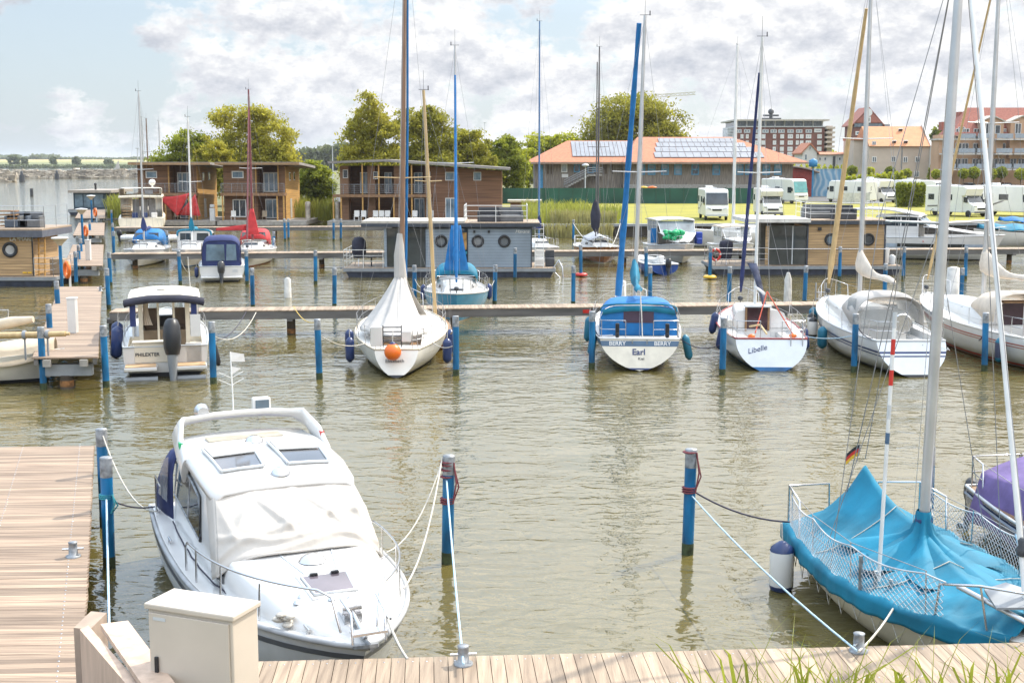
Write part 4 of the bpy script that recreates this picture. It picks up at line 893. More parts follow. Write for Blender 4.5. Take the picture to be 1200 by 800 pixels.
m = MB(); m.box(-.95, .3, -.02, .05, .45, 1.12); m.box(-1.0, .34, -.06, .3, 1.08, 1.14); m.build('transom_bench', cream, tP, bevel=.03)
m = MB(); m.box(.62, 1.12, .0, .06, .42, 1.05); m.build('transom_door', offw, tP, bevel=.02)
text('PHILEXTER', .15, dgrey, tP, (-.55, -.032, .72), (R(90), 0, 0), bold=.003)
outboard(tP, (.22, -.5, .76), 1.5, black, -8, mgrey).scale = (1.45, 1.6, 1.85)
# pilothouse walls with windows and curtains
rf = [arch(1.02, 2.3, 1.0, 1.42, flat=7), arch(1.0, 3.5, 1.02, 1.42, flat=7), arch(.95, 4.3, 1.1, 1.3, flat=7), arch(.8, 5.2, 1.2, .3, flat=6)]
def side_strip(par, H, y0, y1, x, z0, z1, mat, name): 
    for sd in (-1, 1): m = MB(); m.obox((sd*x, (y0+y1)/2, (z0+z1)/2), (.05, y1-y0, z1-z0)); m.build(name, mat, par)
side_strip(tP, H, 2.2, 5.0, 1.03, .95, 1.45, white, 'cabin_side')
for y in (2.25, 3.3, 4.5): side_strip(tP, H, y-.05, y+.05, 1.03, 1.45, 2.3, white, 'window_post')
side_strip(tP, H, 2.3, 3.25, 1.02, 1.46, 2.2, gdark, 'side_window'); side_strip(tP, H, 3.36, 4.45, 1.02, 1.46, 2.2, gdark, 'side_window')
m = MB(); m.quad((-1.0, 4.55, 2.25), (1.0, 4.55, 2.25), (.9, 5.25, 1.5), (-.9, 5.25, 1.5)); m.build('windscreen', gclear, tP)
rings = [[(x*1.13*k, y, 2.3+dz_+.1*(1-abs(x)**3)) for x in (-1, -.97, -.8, -.4, 0, .4, .8, .97, 1)] for y, k, dz_ in ((1.35, 1, -.02), (2.2, 1, .06), (3.6, .98, .08), (4.8, .9, 0))]
m = MB(); m.loft(rings, closed=False, caps=False); m.build('roof', cream, tP, solid=.07)
m = MB(); m.loft([[(x*1.24, y, 2.22+dz_+.14*(1-abs(x)**3)) for x in (-1, -.97, -.8, -.4, 0, .4, .8, .97, 1)] for y, dz_ in ((.9, -.06), (1.1, .06), (1.4, .0))], closed=False, caps=False); m.build('canopy_roll', darkcanvas, tP, solid=.13)
for x in (-.98, .92): m = MB(); m.obox((x, 1.05, 1.85), (.18, .1, .72)); m.build('side_curtain', navy, tP)
for x in (-.78, .72, -.22, .28): m = MB(); m.obox((x, 2.28, 1.5), (.07 if abs(x) < .5 else .14, .05, 1.6)); m.build('door_post', cream, tP)
m = MB(); m.box(-.72, .7, 2.27, 2.285, .55, 1.2); m.build('rear_panel', M('smoked amber panel', (.20, .15, .10), .2), tP)
m = MB(); m.grid(lambda u, v: (-.7+.3*u*(1-.45*math.sin(v*2.4)), 2.4+.03*math.sin(u*25), 1.35+.85*v), 12, 5); m.build('curtain', M('cream boom cover'), tP)
for x in (-.45, .45):
    m = MB(); m.obox((x, 3.7, 1.15), (.48, .4, .2)); m.obox((x, 3.5, 1.5), (.46, .14, .6)); m.build('seat', M('brown seat', (.25, .18, .13), .6), tP, bevel=.05)
m = MB(); m.obox((0, 4.4, 1.25), (1.7, .35, .4)); m.build('dashboard', dgrey, tP, bevel=.05)
for x, mt in ((.95, white), ): m = MB(); m.obox((x, .4, 1.55), (.32, .03, .7)); m.build('spray_cloth', mt, tP)
lifelines(tP, H, [2.6, 3.8, 5.0], .5, pushpit=False, pr=.014)
m = MB(); m.tube([(.85, 2.4, 2.45), (.8, 2.2, 3.6)], .012, 5); m.build('antenna', maluw, tP); m = MB(); m.lathe([(.02, 0), (.16, .02), (.14, .09), (.02, .12)], (-.1, 2.5, 2.5), 12); m.build('gps_dome', white, tP)
for v, lb, tl in [((-1.52, 1.4, .95), 'navy fender nearest the stern on the left side of the pilothouse boat', 6), ((-1.55, 2.2, 1.0), 'navy fender second on the left side of the pilothouse boat', 4), ((1.55, .2, .62), 'dark fender hanging right of the pilothouse boat by the blue pile', -12)]:
    fender(tP, v, lb, navyp if v[0] < 0 else black, .19 if v[0] < 0 else .1, .95 if v[0] < 0 else .65, tilt=tl)

# ---------- boats between the middle and second jetty ----------
p = at(538, 375, 0); p = Vector((p.x-.38, p.y+7.5, 0)); tF = boat('sailboat', 'bright blue hulled sailboat with blue mast cover, bow towards the middle jetty', 'sailboat', (p.x-.05, p.y-.3), .045, -1, GS)
H = Hull(8.6, 2.9, .95, 1.25, tw=.72, tm=.45, depth=.45, rake=.9, full=2.3); H.build(tF, M('turquoise hull', (.012, .24, .42), .25, var=.1, coat=.3), deck=white, cock=(.5, 2.7, .8)); H.band(tF, 'antifouling', M('cream trim'), -.45, .03); H.rail(tF, white, .035)
cabin(tF, H, 2.8, 6.6, 1.0, .55, .5, .32, white, wins=((.1, .3), (.4, .6)))
fr = [arch(1.0, 2.3, 1.2, .9, flat=3.2), arch(1.0, 2.9, 1.2, .98, flat=3.2), arch(.95, 3.6, 1.4, .6, flat=3.2), arch(.9, 4.0, 1.5, .2, flat=3)]; canopy(tF, 'sprayhood', cyancv, fr)
m = MB(); m.add([(-.7, 3.78, 1.62), (.7, 3.78, 1.62), (.62, 3.62, 1.95), (-.62, 3.62, 1.95)], [(0, 1, 2, 3)]); m.build('sprayhood_window', gvinyl, tF)
lifelines(tF, H, [1.4, 2.8, 4.2, 5.6, 7.0], .6, pr=.017)
rig(tF, H, 4.9, 1.6, 11.7, alu, .06, spread=((.5, .8),), boom=True, cover=bluecv, boomL=2.9, boomz=2.35, jib=bluecv, jibr=.075)
m = MB(); m.grid(lambda u, v: ((u-.5)*(.9-.55*v)*2*.62, 4.4-.2*v, 1.9+2.0*v), 8, 8); m.build('sail_bag', bluecv, tF, solid=.08)
m = MB(); m.obox((0, 7.3, 1.32), (.6, .4, .06)); m.build('fore_hatch', dgrey, tF)
for v, lb in [((1.5, 3.2, .8), 'navy fender left of the blue hulled sailboat'), ((-1.5, 3.0, .8), 'navy fender right of the blue hulled sailboat')]: fender(tF, v, lb, navyp, .15, .62)
# the tan mast with a small boat hidden behind the white tent boat
p = at(507, 395, 0); tG = boat('sailboat', 'sailboat mostly hidden behind the white tent boat, its thin tan mast showing', 'sailboat', (p.x+.38, 45.4), -.075, 1, GS)
H = Hull(5.0, 1.2, .55, .8, tw=.6, depth=.3, rake=.5); H.build(tG, mahog, deck=teak); rig(tG, H, 2.2, .6, 9.3, tanspar, .07, spread=((.62, .5),), lean=-.38, backstay=False)
# navy canopy motorboat
p = at(260, 330, 0); tH = boat('motorboat', 'small white motorboat with navy cockpit tent and dark outboard', 'motorboat', p, -.2, 1, GM)
H = Hull(6.4, 2.6, .85, 1.15, tw=.92, tm=.35, depth=.3, rake=.9, stern=0, full=3.5, fine=2.4, rock=.2); H.build(tH, white, deck=white, cock=(.2, 2.4, 1.0), cockmat=white, floor=.35); H.band(tH, 'antifouling', antib, -.3, .07); H.rail(tH, lgrey, .03)
fr = [arch(1.06, .25, .9, 1.4, flat=5), arch(1.1, .9, .9, 1.62, flat=4.5), arch(1.1, 2.0, .9, 1.64, flat=4.5), arch(1.06, 3.0, .95, 1.3, flat=4.5), arch(1.0, 3.9, 1.05, .4, flat=4)]; canopy(tH, 'cockpit_tent', navy, fr)
r0 = arch(1.05, .24, .88, 1.38, flat=5); m = MB(); m.add(r0, [tuple(range(len(r0)))]); tb = m.build('tent_back', navy, tH)
for x0, x1 in ((-.85, .2), (.26, .85)): m = MB(); m.add([(x0, .215, 1.18), (x1, .215, 1.18), (x1-.03, .215, 2.08), (x0+.06, .215, 2.1)], [(0, 1, 2, 3)]); m.build('tent_window', gblue, tb)
for sd in (-1, 1): m = MB(); m.add([(sd*1.125, .6, 1.4), (sd*1.125, 2.0, 1.4), (sd*1.1, 2.0, 2.1), (sd*1.1, .7, 2.1)], [(0, 1, 2, 3)]); m.build('side_window', gdark, tH)
m = MB(); m.box(-1.15, 1.15, -.5, -.02, .22, .32); m.build('swim_platform', white, tH, bevel=.03); outboard(tH, (0, -.5, .5), 1.15, M('charcoal cowl', (.05, .05, .055), .25), -10)
m = MB(); m.obox((.75, -.03, .6), (.3, .02, .16)); m.build('registration_plate', lgrey, tH)
fender(tH, (1.35, 1.2, .5), 'teal fender on the right side of the navy tent boat', M('teal fender'), .13, .6, tilt=-8); fender(tH, (-1.4, .6, .5), 'navy fender on the left side of the navy tent boat', navyp, .12, .5)
# blue dinghy
p = at(779, 322, 0); tI = boat('dinghy', 'small open dinghy with blue hull and outboard seen from behind', 'dinghy', p, -.25, 1)
H = Hull(4.4, 1.9, .62, .85, tw=.9, tm=.3, depth=.2, rake=.5, stern=0, full=3); H.build(tI, M('blue dinghy hull', (.015, .07, .30), .3, var=.1), deck=white, cock=(.1, 3.0, .72), cockmat=lgrey, floor=.2); H.rail(tI, white, .05); outboard(tI, (.1, -.25, .45), .9, black, -5)
m = MB(); m.tube(arch(.8, 2.0, .7, .35, flat=3), .02, 6); m.build('grab_rail', steel, tI); m = MB(); m.obox((.3, 1.6, .8), (.4, .3, .4)); m.build('console', white, tI, bevel=.03)
# ---------- boats behind the second jetty ----------
def bow_sail(px, top, lb, hullmat, band, dx=0, L=8.6, B=2.75, mast=None, jib=None, cover=None, hood=None, topz=None, y=None, hx=.12, fs=.85, fb=1.15, mpx=None, boomz=None, tent=None, sm=None, rr=.06, py=313):
    q = at(px, py, 0); rz = Vector((hx, -1)).normalized(); s0 = (q.x-rz.x*(L-.5), q.y-rz.y*(L-.5))
    t = boat('sailboat', lb, 'sailboat', s0, hx, -1, GS); H = Hull(L, B, fs, fb, tw=.74, tm=.45, depth=.4, rake=.9, full=2.3); H.build(t, hullmat, deck=white, cock=(.4, 2.4, .8)); H.band(t, 'antifouling', band, -.4, .07); H.rail(t, white, .035)
    cabin(t, H, 2.5, 6.3, 1.0, .55, .52, .34, white, wins=((.08, .3), (.4, .62)))
    m = MB(); m.add([(-.5, 6.17, fb+.12), (.5, 6.17, fb+.12), (.42, 6.07, fb+.26), (-.42, 6.07, fb+.26)], [(0, 1, 2, 3)]); m.build('front_window', gdark, t)
    if hood:
        fr = [arch(1.0, 1.6, 1.05, 1.1, flat=4), arch(1.0, 2.6, 1.05, 1.15, flat=4), arch(.96, 3.4, 1.3, .7, flat=3.5), arch(.9, 4.0, 1.4, .15, flat=3)]; canopy(t, 'sprayhood', hood, fr)
        for x in (-.45, .45): m = MB(); m.add([(x-.36, 3.86, 1.52), (x+.36, 3.86, 1.52), (x+.33, 3.5, 1.96), (x-.33, 3.5, 1.96)], [(0, 1, 2, 3)]); m.build('sprayhood_window', gdark, t)
    lifelines(t, H, [1.4, 2.8, 4.2, 5.6, 7.0], .55, pr=.018)
    ymast = 4.7; Y = s0[1]-ymast; rig(t, H, ymast, 1.5, zx(top, Y), mast or alu, rr, spread=((.48, .75),), boom=bool(cover), cover=cover, boomL=2.7, boomz=boomz or 2.2, jib=jib, jibr=.06, sm=sm)
    return t, H
bow_sail(160, 107, 'white sailboat with blue hood nearest the pier, tall grey mast', white, antib, hood=bluecv, cover=navy)
t, H = bow_sail(219, 137, 'white sailboat with turquoise edged wheelhouse and bright white mast', white, antif, mast=maluw, L=8.2, hood=None, cover=cyancv)
fr = [arch(1.15, 1.4, .95, 1.15, flat=6), arch(1.15, 3.4, 1.0, 1.15, flat=6)]; canopy(t, 'wheelhouse', white, fr); r0 = arch(1.13, 3.4, 1.0, 1.12, flat=6); m = MB(); m.add(r0, [tuple(range(len(r0)))]); w_ = m.build('wheelhouse_front', white, t)
for x in (-.55, .55): m = MB(); m.add([(x-.4, 3.415, 1.45), (x+.4, 3.415, 1.45), (x+.38, 3.415, 1.95), (x-.38, 3.415, 1.95)], [(0, 1, 2, 3)]); m.build('windscreen', gdark, w_)
m = MB(); m.tube([(x, y+.02, z+.02) for x, y, z in arch(1.12, 3.4, 1.75, .4, flat=5)], .07, 6); m.build('roof_edge', cyancv, t)
for sd in (-1, 1): m = MB(); m.add([(sd*1.165, 1.7, 1.4), (sd*1.165, 3.1, 1.4), (sd*1.15, 3.1, 1.9), (sd*1.15, 1.7, 1.9)], [(0, 1, 2, 3)]); m.build('side_window', gdark, t)
t, H = bow_sail(291, 105, 'white sailboat with red sprayhood, red boom cover and dark red mast', white, antir, mast=malrd, hood=redcv, cover=redcv, L=9.2, B=3.0, jib=malrd, sm=maluw, rr=.075)
m = MB(); m.grid(lambda u, v: ((u-.5)*.9*(1-.75*v), 4.75, 1.9+1.7*v), 6, 6); m.build('sail_bag', redcv, t, solid=.3)
m = MB(); m.grid(lambda u, v: (.4+2.0*u, 4.6, 2.15+.4*v*(1-.6*u)), 6, 3); m.build('mast_apron', redcv, t, solid=.1)
bow_sail(641, 25, 'white sailboat with blue and white mast close behind the grey houseboat', white, antif, mast=M('mast blue white', (.10, .20, .38), .4), cover=navy, sm=maluw, L=9, topz=0, py=310)
t, H = bow_sail(708, 55, 'varnished wooden sailboat with dark mast behind the second jetty', mahog, M('pale bottom', (.5, .46, .4), .5), mast=maldk, L=9, B=3.1, hx=.05, py=309, sm=maldk)
m = MB(); m.tube([(.25, 5.6, 1.4), (.2, 5.2, 13.4)], .04, 6); m.build('furled_jib', maldk, t); m = MB(); m.lathe([(.05, 1.9), (.3, 2.3), (.36, 3.1), (.2, 3.9), (.05, 4.2)], (.25, 5.4, 0), 10); m.build('sail_bag', darkcanvas, t)
m = MB(); m.grid(lambda u, v: ((u-.5)*1.7, 2.4+4.0*v, 1.42+.42*(1-abs(u-.5)*2)*(1-.3*v)), 10, 10); m.build('deck_cover', M('grey tarpaulin', (.34, .36, .4), .7, bump=.3), t, solid=.02)
# slim masts behind the houses
for px, top, Yd, mt, lb in [(168, 137, 176, alu, 'sailboat hidden behind the cream yacht, tall grey mast left of the first house'), (173.5, 139, 182, M('bronze mast', (.22, .15, .11), .4), 'sailboat hidden behind the first house, brownish mast'), (188, 142, 190, alu, 'sailboat hidden behind the first house, grey mast farthest right')]:
    x = xx(px, Yd); t = boat('sailboat', lb, 'sailboat', (x+.3, Yd+3), 0, -1, 'sailboats lying behind the first house'); H = Hull(8, 2.6, .9, 1.1); H.build(t, white); cabin(t, H, 2.2, 5.2, .9, .6, .5, .4); rig(t, H, 3.2, 1.2, zx(top, Yd), mt, .11, spread=((.6, .8),))
# bigger sailboat whose white mast stands left of the tan houseboat roof
Yd = 103; x = xx(862, Yd); t = boat('sailboat', 'white sailboat lying crosswise by the quay wall with tall white mast', 'sailboat', (x+4.6, Yd+1.2), -1, -.12, GS); H = Hull(9.5, 3, 1.1, 1.5, rake=1.2); H.build(t, white, deck=white); H.band(t, 'antifouling', antib, -.4, .05); cabin(t, H, 2.2, 6.4, 1, .6, .55, .4, wins=((.1, .3), (.4, .6))); lifelines(t, H, [1.5, 3, 4.5, 6, 7.5], .6, pr=.02)
rig(t, H, 4.7, 1.6, zx(52, Yd), maluw, .13, spread=((.48, 1.0), (.78, .7)), boom=True, boomL=3.4)
# white cabin cruiser with green bundle
def cruiser(px, py, lb, L, B, hx, hy, roofh=1.25, roof=white, cabw=1.05, glassm=None, bow_on=True, fs=.9, fb=1.25, y0=1.6, y1=4.2, wlow=1.45, name='motorboat', cabm=None):
    q = at(px, py, 0); d = Vector((hx, hy)).normalized(); s0 = (q.x-d.x*L*.9, q.y-d.y*L*.9)
    t = boat(name, lb, 'motorboat', s0, hx, hy, GM); H = Hull(L, B, fs, fb, tw=.9, tm=.35, depth=.35, rake=1.1, stern=0, full=3.2, fine=2.3, rock=.2); H.build(t, white, deck=white, cock=(.3, y0-.1, B*.36), cockmat=white); H.band(t, 'antifouling', antib, -.35, .06); H.rail(t, lgrey, .035)
    zt = 1.0+roofh; cw = cabw; cm = cabm or white
    m = MB()
    for sd in (-1, 1): m.obox((sd*cw, (y0+y1)/2, (fs+wlow)/2), (.05, y1-y0, wlow-fs+.1))
    m.box(-cw, cw, y0-.02, y0+.03, fs, wlow); m.build('cabin', cm, t)
    for sd in (-1, 1):
        for a, b in ((y0+.05, (y0+y1)/2-.05), ((y0+y1)/2+.05, y1-.1)): m = MB(); m.obox((sd*(cw-.01), (a+b)/2, (wlow+zt)/2), (.03, b-a, zt-wlow)); m.build('side_window', glassm or gdark, t)
        for yy in (y0, (y0+y1)/2, y1-.05): m = MB(); m.obox((sd*cw, yy, (wlow+zt)/2), (.06, .09, zt-wlow)); m.build('window_post', cm, t)
    m = MB(); m.quad((-cw+.04, y1-.05, zt), (cw-.04, y1-.05, zt), (cw-.08, y1+.75, wlow), (-cw+.08, y1+.75, wlow)); m.build('windscreen', glassm or gblue, t)
    for x in (-cw+.03, 0, cw-.03): m = MB(); m.tube([(x, y1-.04, zt), (x*.94, y1+.77, wlow-.02)], .03, 5); m.build('windscreen_post', cm, t)
    m = MB(); m.loft([[(x*cw*1.06*k, y, zt+.02+dz_+.1*(1-abs(x)**3)) for x in (-1, -.97, -.8, -.4, 0, .4, .8, .97, 1)] for y, k, dz_ in ((y0-.5, 1, -.02), (y0+.6, 1, .05), (y1-.6, .99, .05), (y1+.15, .95, 0))], closed=False, caps=False); m.build('roof', roof, t, solid=.08)
    m = MB(); rg = [[(x*cw*k, y, z*1.0+(.08*(1-abs(x)**2))) for x in (-1, -.8, -.3, .3, .8, 1)] for y, k, z in ((y1+.3, .98, wlow+.02), (y1+.9, .93, wlow-.02), (L*.8, .6, fb+.12), (L*.9, .3, fb+.05))]; m.loft(rg, closed=False, caps=False); m.build('foredeck_trunk', white, t, solid=.05)
    lifelines(t, H, [y1+.2, y1+1.2], .5, pushpit=False, pr=.018, pyl=1.0)
    return t, H
tJ, H = cruiser(800, 309, 'white cabin cruiser with a green bundle on its foredeck', 7.0, 2.9, .12, -1, 1.75, cabw=1.28, fs=1.0, fb=1.35, y0=1.4, y1=4.2, wlow=1.95, glassm=glass('bright screen glass', (.30, .35, .38)))
m = MB()
for i in range(34): m.ball((random.uniform(-.1, 1.0), 5.35+random.uniform(-.2, .5), 1.65+random.uniform(0, .5)), random.uniform(.12, .25), (1, .9, random.uniform(.5, 1)), 8)
one(m, 'net_bundle', M('green plastic'), 'bright green bundle of netting on the white cruiser foredeck', 'bundle').matrix_basis = WM(tJ)
m = MB(); m.obox((-1.55, 4.4, 1.6), (.5, .4, .8)); m.obox((-1.5, 4.8, 1.4), (.4, .3, .4)); o = m.build('canister_stack', M('blue plastic', (.02, .06, .35), .4), bevel=.06); o.matrix_basis = WM(tJ); tag(o, 'blue canisters at the right side of the white cruiser', 'canister')
m = MB(); m.obox((1.45, 4.1, 1.75), (.5, .06, 1.0)); o = m.build('folded_fender_cover', bluecv, bevel=.05); o.matrix_basis = WM(tJ); tag(o, 'bright blue cover hung at the left side of the white cruiser', 'cover')
tK, H = cruiser(872, 306, 'small white sports cruiser with pale clear hood and black cowl', 6.2, 2.6, .1, -1, 1.15, roof=M('cream boom cover'), cabw=1.0, glassm=gvinyl, y0=1.2, y1=3.3)
tL, H = cruiser(1157, 305, 'large white motor cruiser with blue stern section and sweeping screen', 10.5, 3.6, .93, -.45, 1.9, cabw=1.45, fs=1.5, fb=1.75, y0=2.6, y1=5.0, wlow=2.25)
H.band(tL, 'hull_shade_stripe', M('pale blue hull', (.42, .50, .60), .3), .5, 1.1, t0=0, t1=.9); H.band(tL, 'window_strip', gdark, .88, 1.12, t0=.35, t1=.78, off=.012, trans=False)
m = MB(); m.loft([[(x*1.5*k, y, z+.06*(1-abs(x)**2)) for x in (-1, -.9, -.4, .4, .9, 1)] for y, k, z in ((.3, 1, 3.35), (1.5, 1.02, 3.45), (3.0, 1, 3.4), (5.0, .9, 3.05))], closed=False, caps=False); m.build('hardtop', white, tL, solid=.1)
m = MB()
for sd in (-1, 1): m.tube([(sd*1.5, .2, 1.5), (sd*1.5, .2, 2.3), (sd*1.5, 2.0, 2.3)], .03, 6); m.tube([(sd*1.5, .2, 1.9), (sd*1.5, 2.0, 1.9)], .02, 5)
m.tube([(-1.5, .2, 2.3), (1.5, .2, 2.3)], .03, 6); m.tube([(-1.5, .2, 1.9), (1.5, .2, 1.9)], .02, 5); m.build('stern_rail', steel, tL)
fender(tL, (1.95, .9, .9), 'black fender by the stern of the large white motor cruiser', black, .2, .8)
# boats with blue covers at the right edge
for px, py, lb, cv in [(1204, 287, 'white boat under a bright blue cover at the right edge, nearer one', cyancv), (1222, 276, 'boat under a darker blue cover at the right edge by the lawn', bluecv)]:
    q = at(px, py, 0); t = boat('covered_boat', lb, 'motorboat', (q.x+3, q.y+.6), -1, -.08, GM); H = Hull(7.5, 2.6, 1.0, 1.3); H.build(t, white); m = MB(); m.grid(lambda u, v: ((u-.5)*2*H.hb(.02+.93*v)*1.04, 7.5*(.02+.93*v), H.sh(v)+.1+.75*(1-abs(u*2-1)**1.6)*(1-.55*v)+.06*math.sin(v*25)), 14, 24); m.build('boat_cover', cv, t, solid=.02)
# cream motor yacht behind the far jetty
q = at(166, 272.5, 0); tY = boat('motor_yacht', 'cream flybridge motor yacht with grey stern doors and stairs', 'motor yacht', q, -.25, 1, GM)
H = Hull(12.5, 4.4, 1.35, 2.2, tw=.95, tm=.3, depth=.4, rake=1.4, stern=0, full=4, fine=2.4); H.build(tY, M('gelcoat cream'), deck=cream); H.band(tY, 'antifouling', antib, -.4, .06)
m = MB(); m.box(-2.1, 2.1, -1.0, -.02, .3, .45); m.build('swim_platform', cream, tY, bevel=.04); m = MB()
for k in range(8): m.obox((-1.35, .5+.22*k, .6+.28*k), (.8, .24, .06))
m.build('stairs', M('pale teak'), tY)
m = MB(); m.loft([[(x*1.95*k, y, z) for x, z in ((-1, 1.3), (-1, 3.2), (-.95, 3.35), (.95, 3.35), (1, 3.2), (1, 1.3))] for y, k in ((2.2, 1), (5, 1), (7.5, .85), (9.5, .55))], closed=False); m.build('deckhouse', cream, tY)
for k, x in enumerate((-.5, .25, 1.0)): m = MB(); m.obox((x, 2.16, 2.25), (.68, .06, 1.75)); m.build('stern_door', M('grey door', (.22, .22, .23), .3), tY)
m = MB(); m.loft([[(x*2.05, y, z+.08*(1-x*x)) for x in (-1, -.9, 0, .9, 1)] for y, z in ((.6, 3.35), (4.5, 3.45), (8, 3.2))], closed=False, caps=False); m.build('flybridge_deck', cream, tY, solid=.22)
m = MB(); m.loft([[(x*1.95*k, y, z) for x, z in ((-1, 3.5), (-1.02, 4.15), (-.96, 4.2), (.96, 4.2), (1.02, 4.15), (1, 3.5))] for y, k in ((1.0, 1), (3, 1), (6, .85))], closed=False); m.build('flybridge', cream, tY, bevel=.06); m = MB(); m.obox((.8, .96, 3.85), (.75, .06, .4)); m.build('rear_hatch', M('grey door'), tY)
m = MB(); m.tube([(1.1, 2.0, 4.2), (1.1, 2.0, 4.5)], .1, 8); m.ball((1.1, 2.0, 4.75), .34, (1, 1, .9), 12); m.build('radar_dome', white, tY)
for k in range(3): m = MB(); m.obox((-.6+.9*k, 1.1, 1.62), (.55, .5, .5)); m.build('deck_chair', navyp if k < 2 else white, tY, bevel=.05)
# inflatable tenders tied between the jetties
for px, py, lb in [(166, 283, 'grey inflatable tender tied below the cream yacht'), (218, 283, 'pale tender lying behind the far jetty, right of the grey one')]:
    q = at(px, py, 0); t = boat('tender', lb, 'dinghy', (q.x-1.7, q.y), 1, .1); m = MB(); P = [(-.75, .1, .3), (-.75, 2.4, .34), (-.4, 3.2, .45), (0, 3.45, .5), (.4, 3.2, .45), (.75, 2.4, .34), (.75, .1, .3)]; m.tube(P, .24, 10); m.build('tube', lgrey if px < 200 else white, t); m = MB(); m.box(-.7, .7, .1, 2.6, .12, .2); m.box(-.7, .7, .15, .25, .15, .6); m.build('floor', mgrey, t); m = MB(); m.obox((0, 1.4, .55), (.9, .25, .06)); m.build('seat', teak, t); outboard(t, (0, -.1, .5), .8)
# ---------- wooden houses on the water ----------
clad = M('brown timber cladding', (.200, .105, .054), .8, var=.22, scale=1.0, stretch=(.25, .25, 9), bump=.5, bscale=6)
cladr = M('red brown timber cladding', (.215, .108, .060), .8, var=.22, scale=1.0, stretch=(.25, .25, 9), bump=.5, bscale=6)
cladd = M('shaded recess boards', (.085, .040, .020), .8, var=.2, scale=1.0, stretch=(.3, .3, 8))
cladl = M('golden and sunlit timber', (.50, .28, .08), .7, var=.15, scale=1.0, stretch=(.25, .25, 9))  # golden posts and ladder; sunlight painted into the house side walls
frw = M('window frame white', (.68, .68, .66), .5, var=.05); roofg = M('grey roof felt', (.26, .24, .22), .85, var=.12, scale=1)
def window(par, x0, x1, z0, z1, y, fm=None, gm=None, mull=1, name='window', d=.05, fw=None, horiz=0, ny=-1):
    "window on a wall facing -y at y"
    fw = fw or max(.06, (x1-x0)*.07); fm = fm or frw
    m = MB(); a, b = sorted((y, y+ny*d)); m.box(x0, x1, a, b, z1-fw, z1); m.box(x0, x1, a, b, z0, z0+fw); m.box(x0, x0+fw, a, b, z0+fw, z1-fw); m.box(x1-fw, x1, a, b, z0+fw, z1-fw)
    for i in range(1, mull): xm = x0+(x1-x0)*i/mull; m.box(xm-fw/2, xm+fw/2, a+.004, b-.004, z0+fw, z1-fw)
    for i in range(1, horiz+1): zm = z0+(z1-z0)*i/(horiz+1); m.box(x0+fw, x1-fw, a+.008, b-.008, zm-fw/2, zm+fw/2)
    o = m.build(name, fm, par, w=True)
    m = MB(); yy = y+ny*d*.35; m.quad((x0+fw*.5, yy, z0+fw*.5), (x1-fw*.5, yy, z0+fw*.5), (x1-fw*.5, yy, z1-fw*.5), (x0+fw*.5, yy, z1-fw*.5)); m.build('pane', gm or gblue, o, w=True); return o
def railing(par, x0, x1, y, z, h=1.0, n=6, mat=None, side=None):
    m = MB(); mt = mat or galv
    for k in range(5): m.tube([(x0, y, z+h*(k+1)/5), (x1, y, z+h*(k+1)/5)], .02 if k < 4 else .035, 4)
    for i in range(n+1): xx_ = x0+(x1-x0)*i/n; m.tube([(xx_, y, z), (xx_, y, z+h)], .03, 4)
    if side:
        for k in range(5): m.tube([(side[0], y, z+h*(k+1)/5), (side[0], side[1], z+h*(k+1)/5)], .02, 4)
    return m.build('railing', mt, par, w=True)
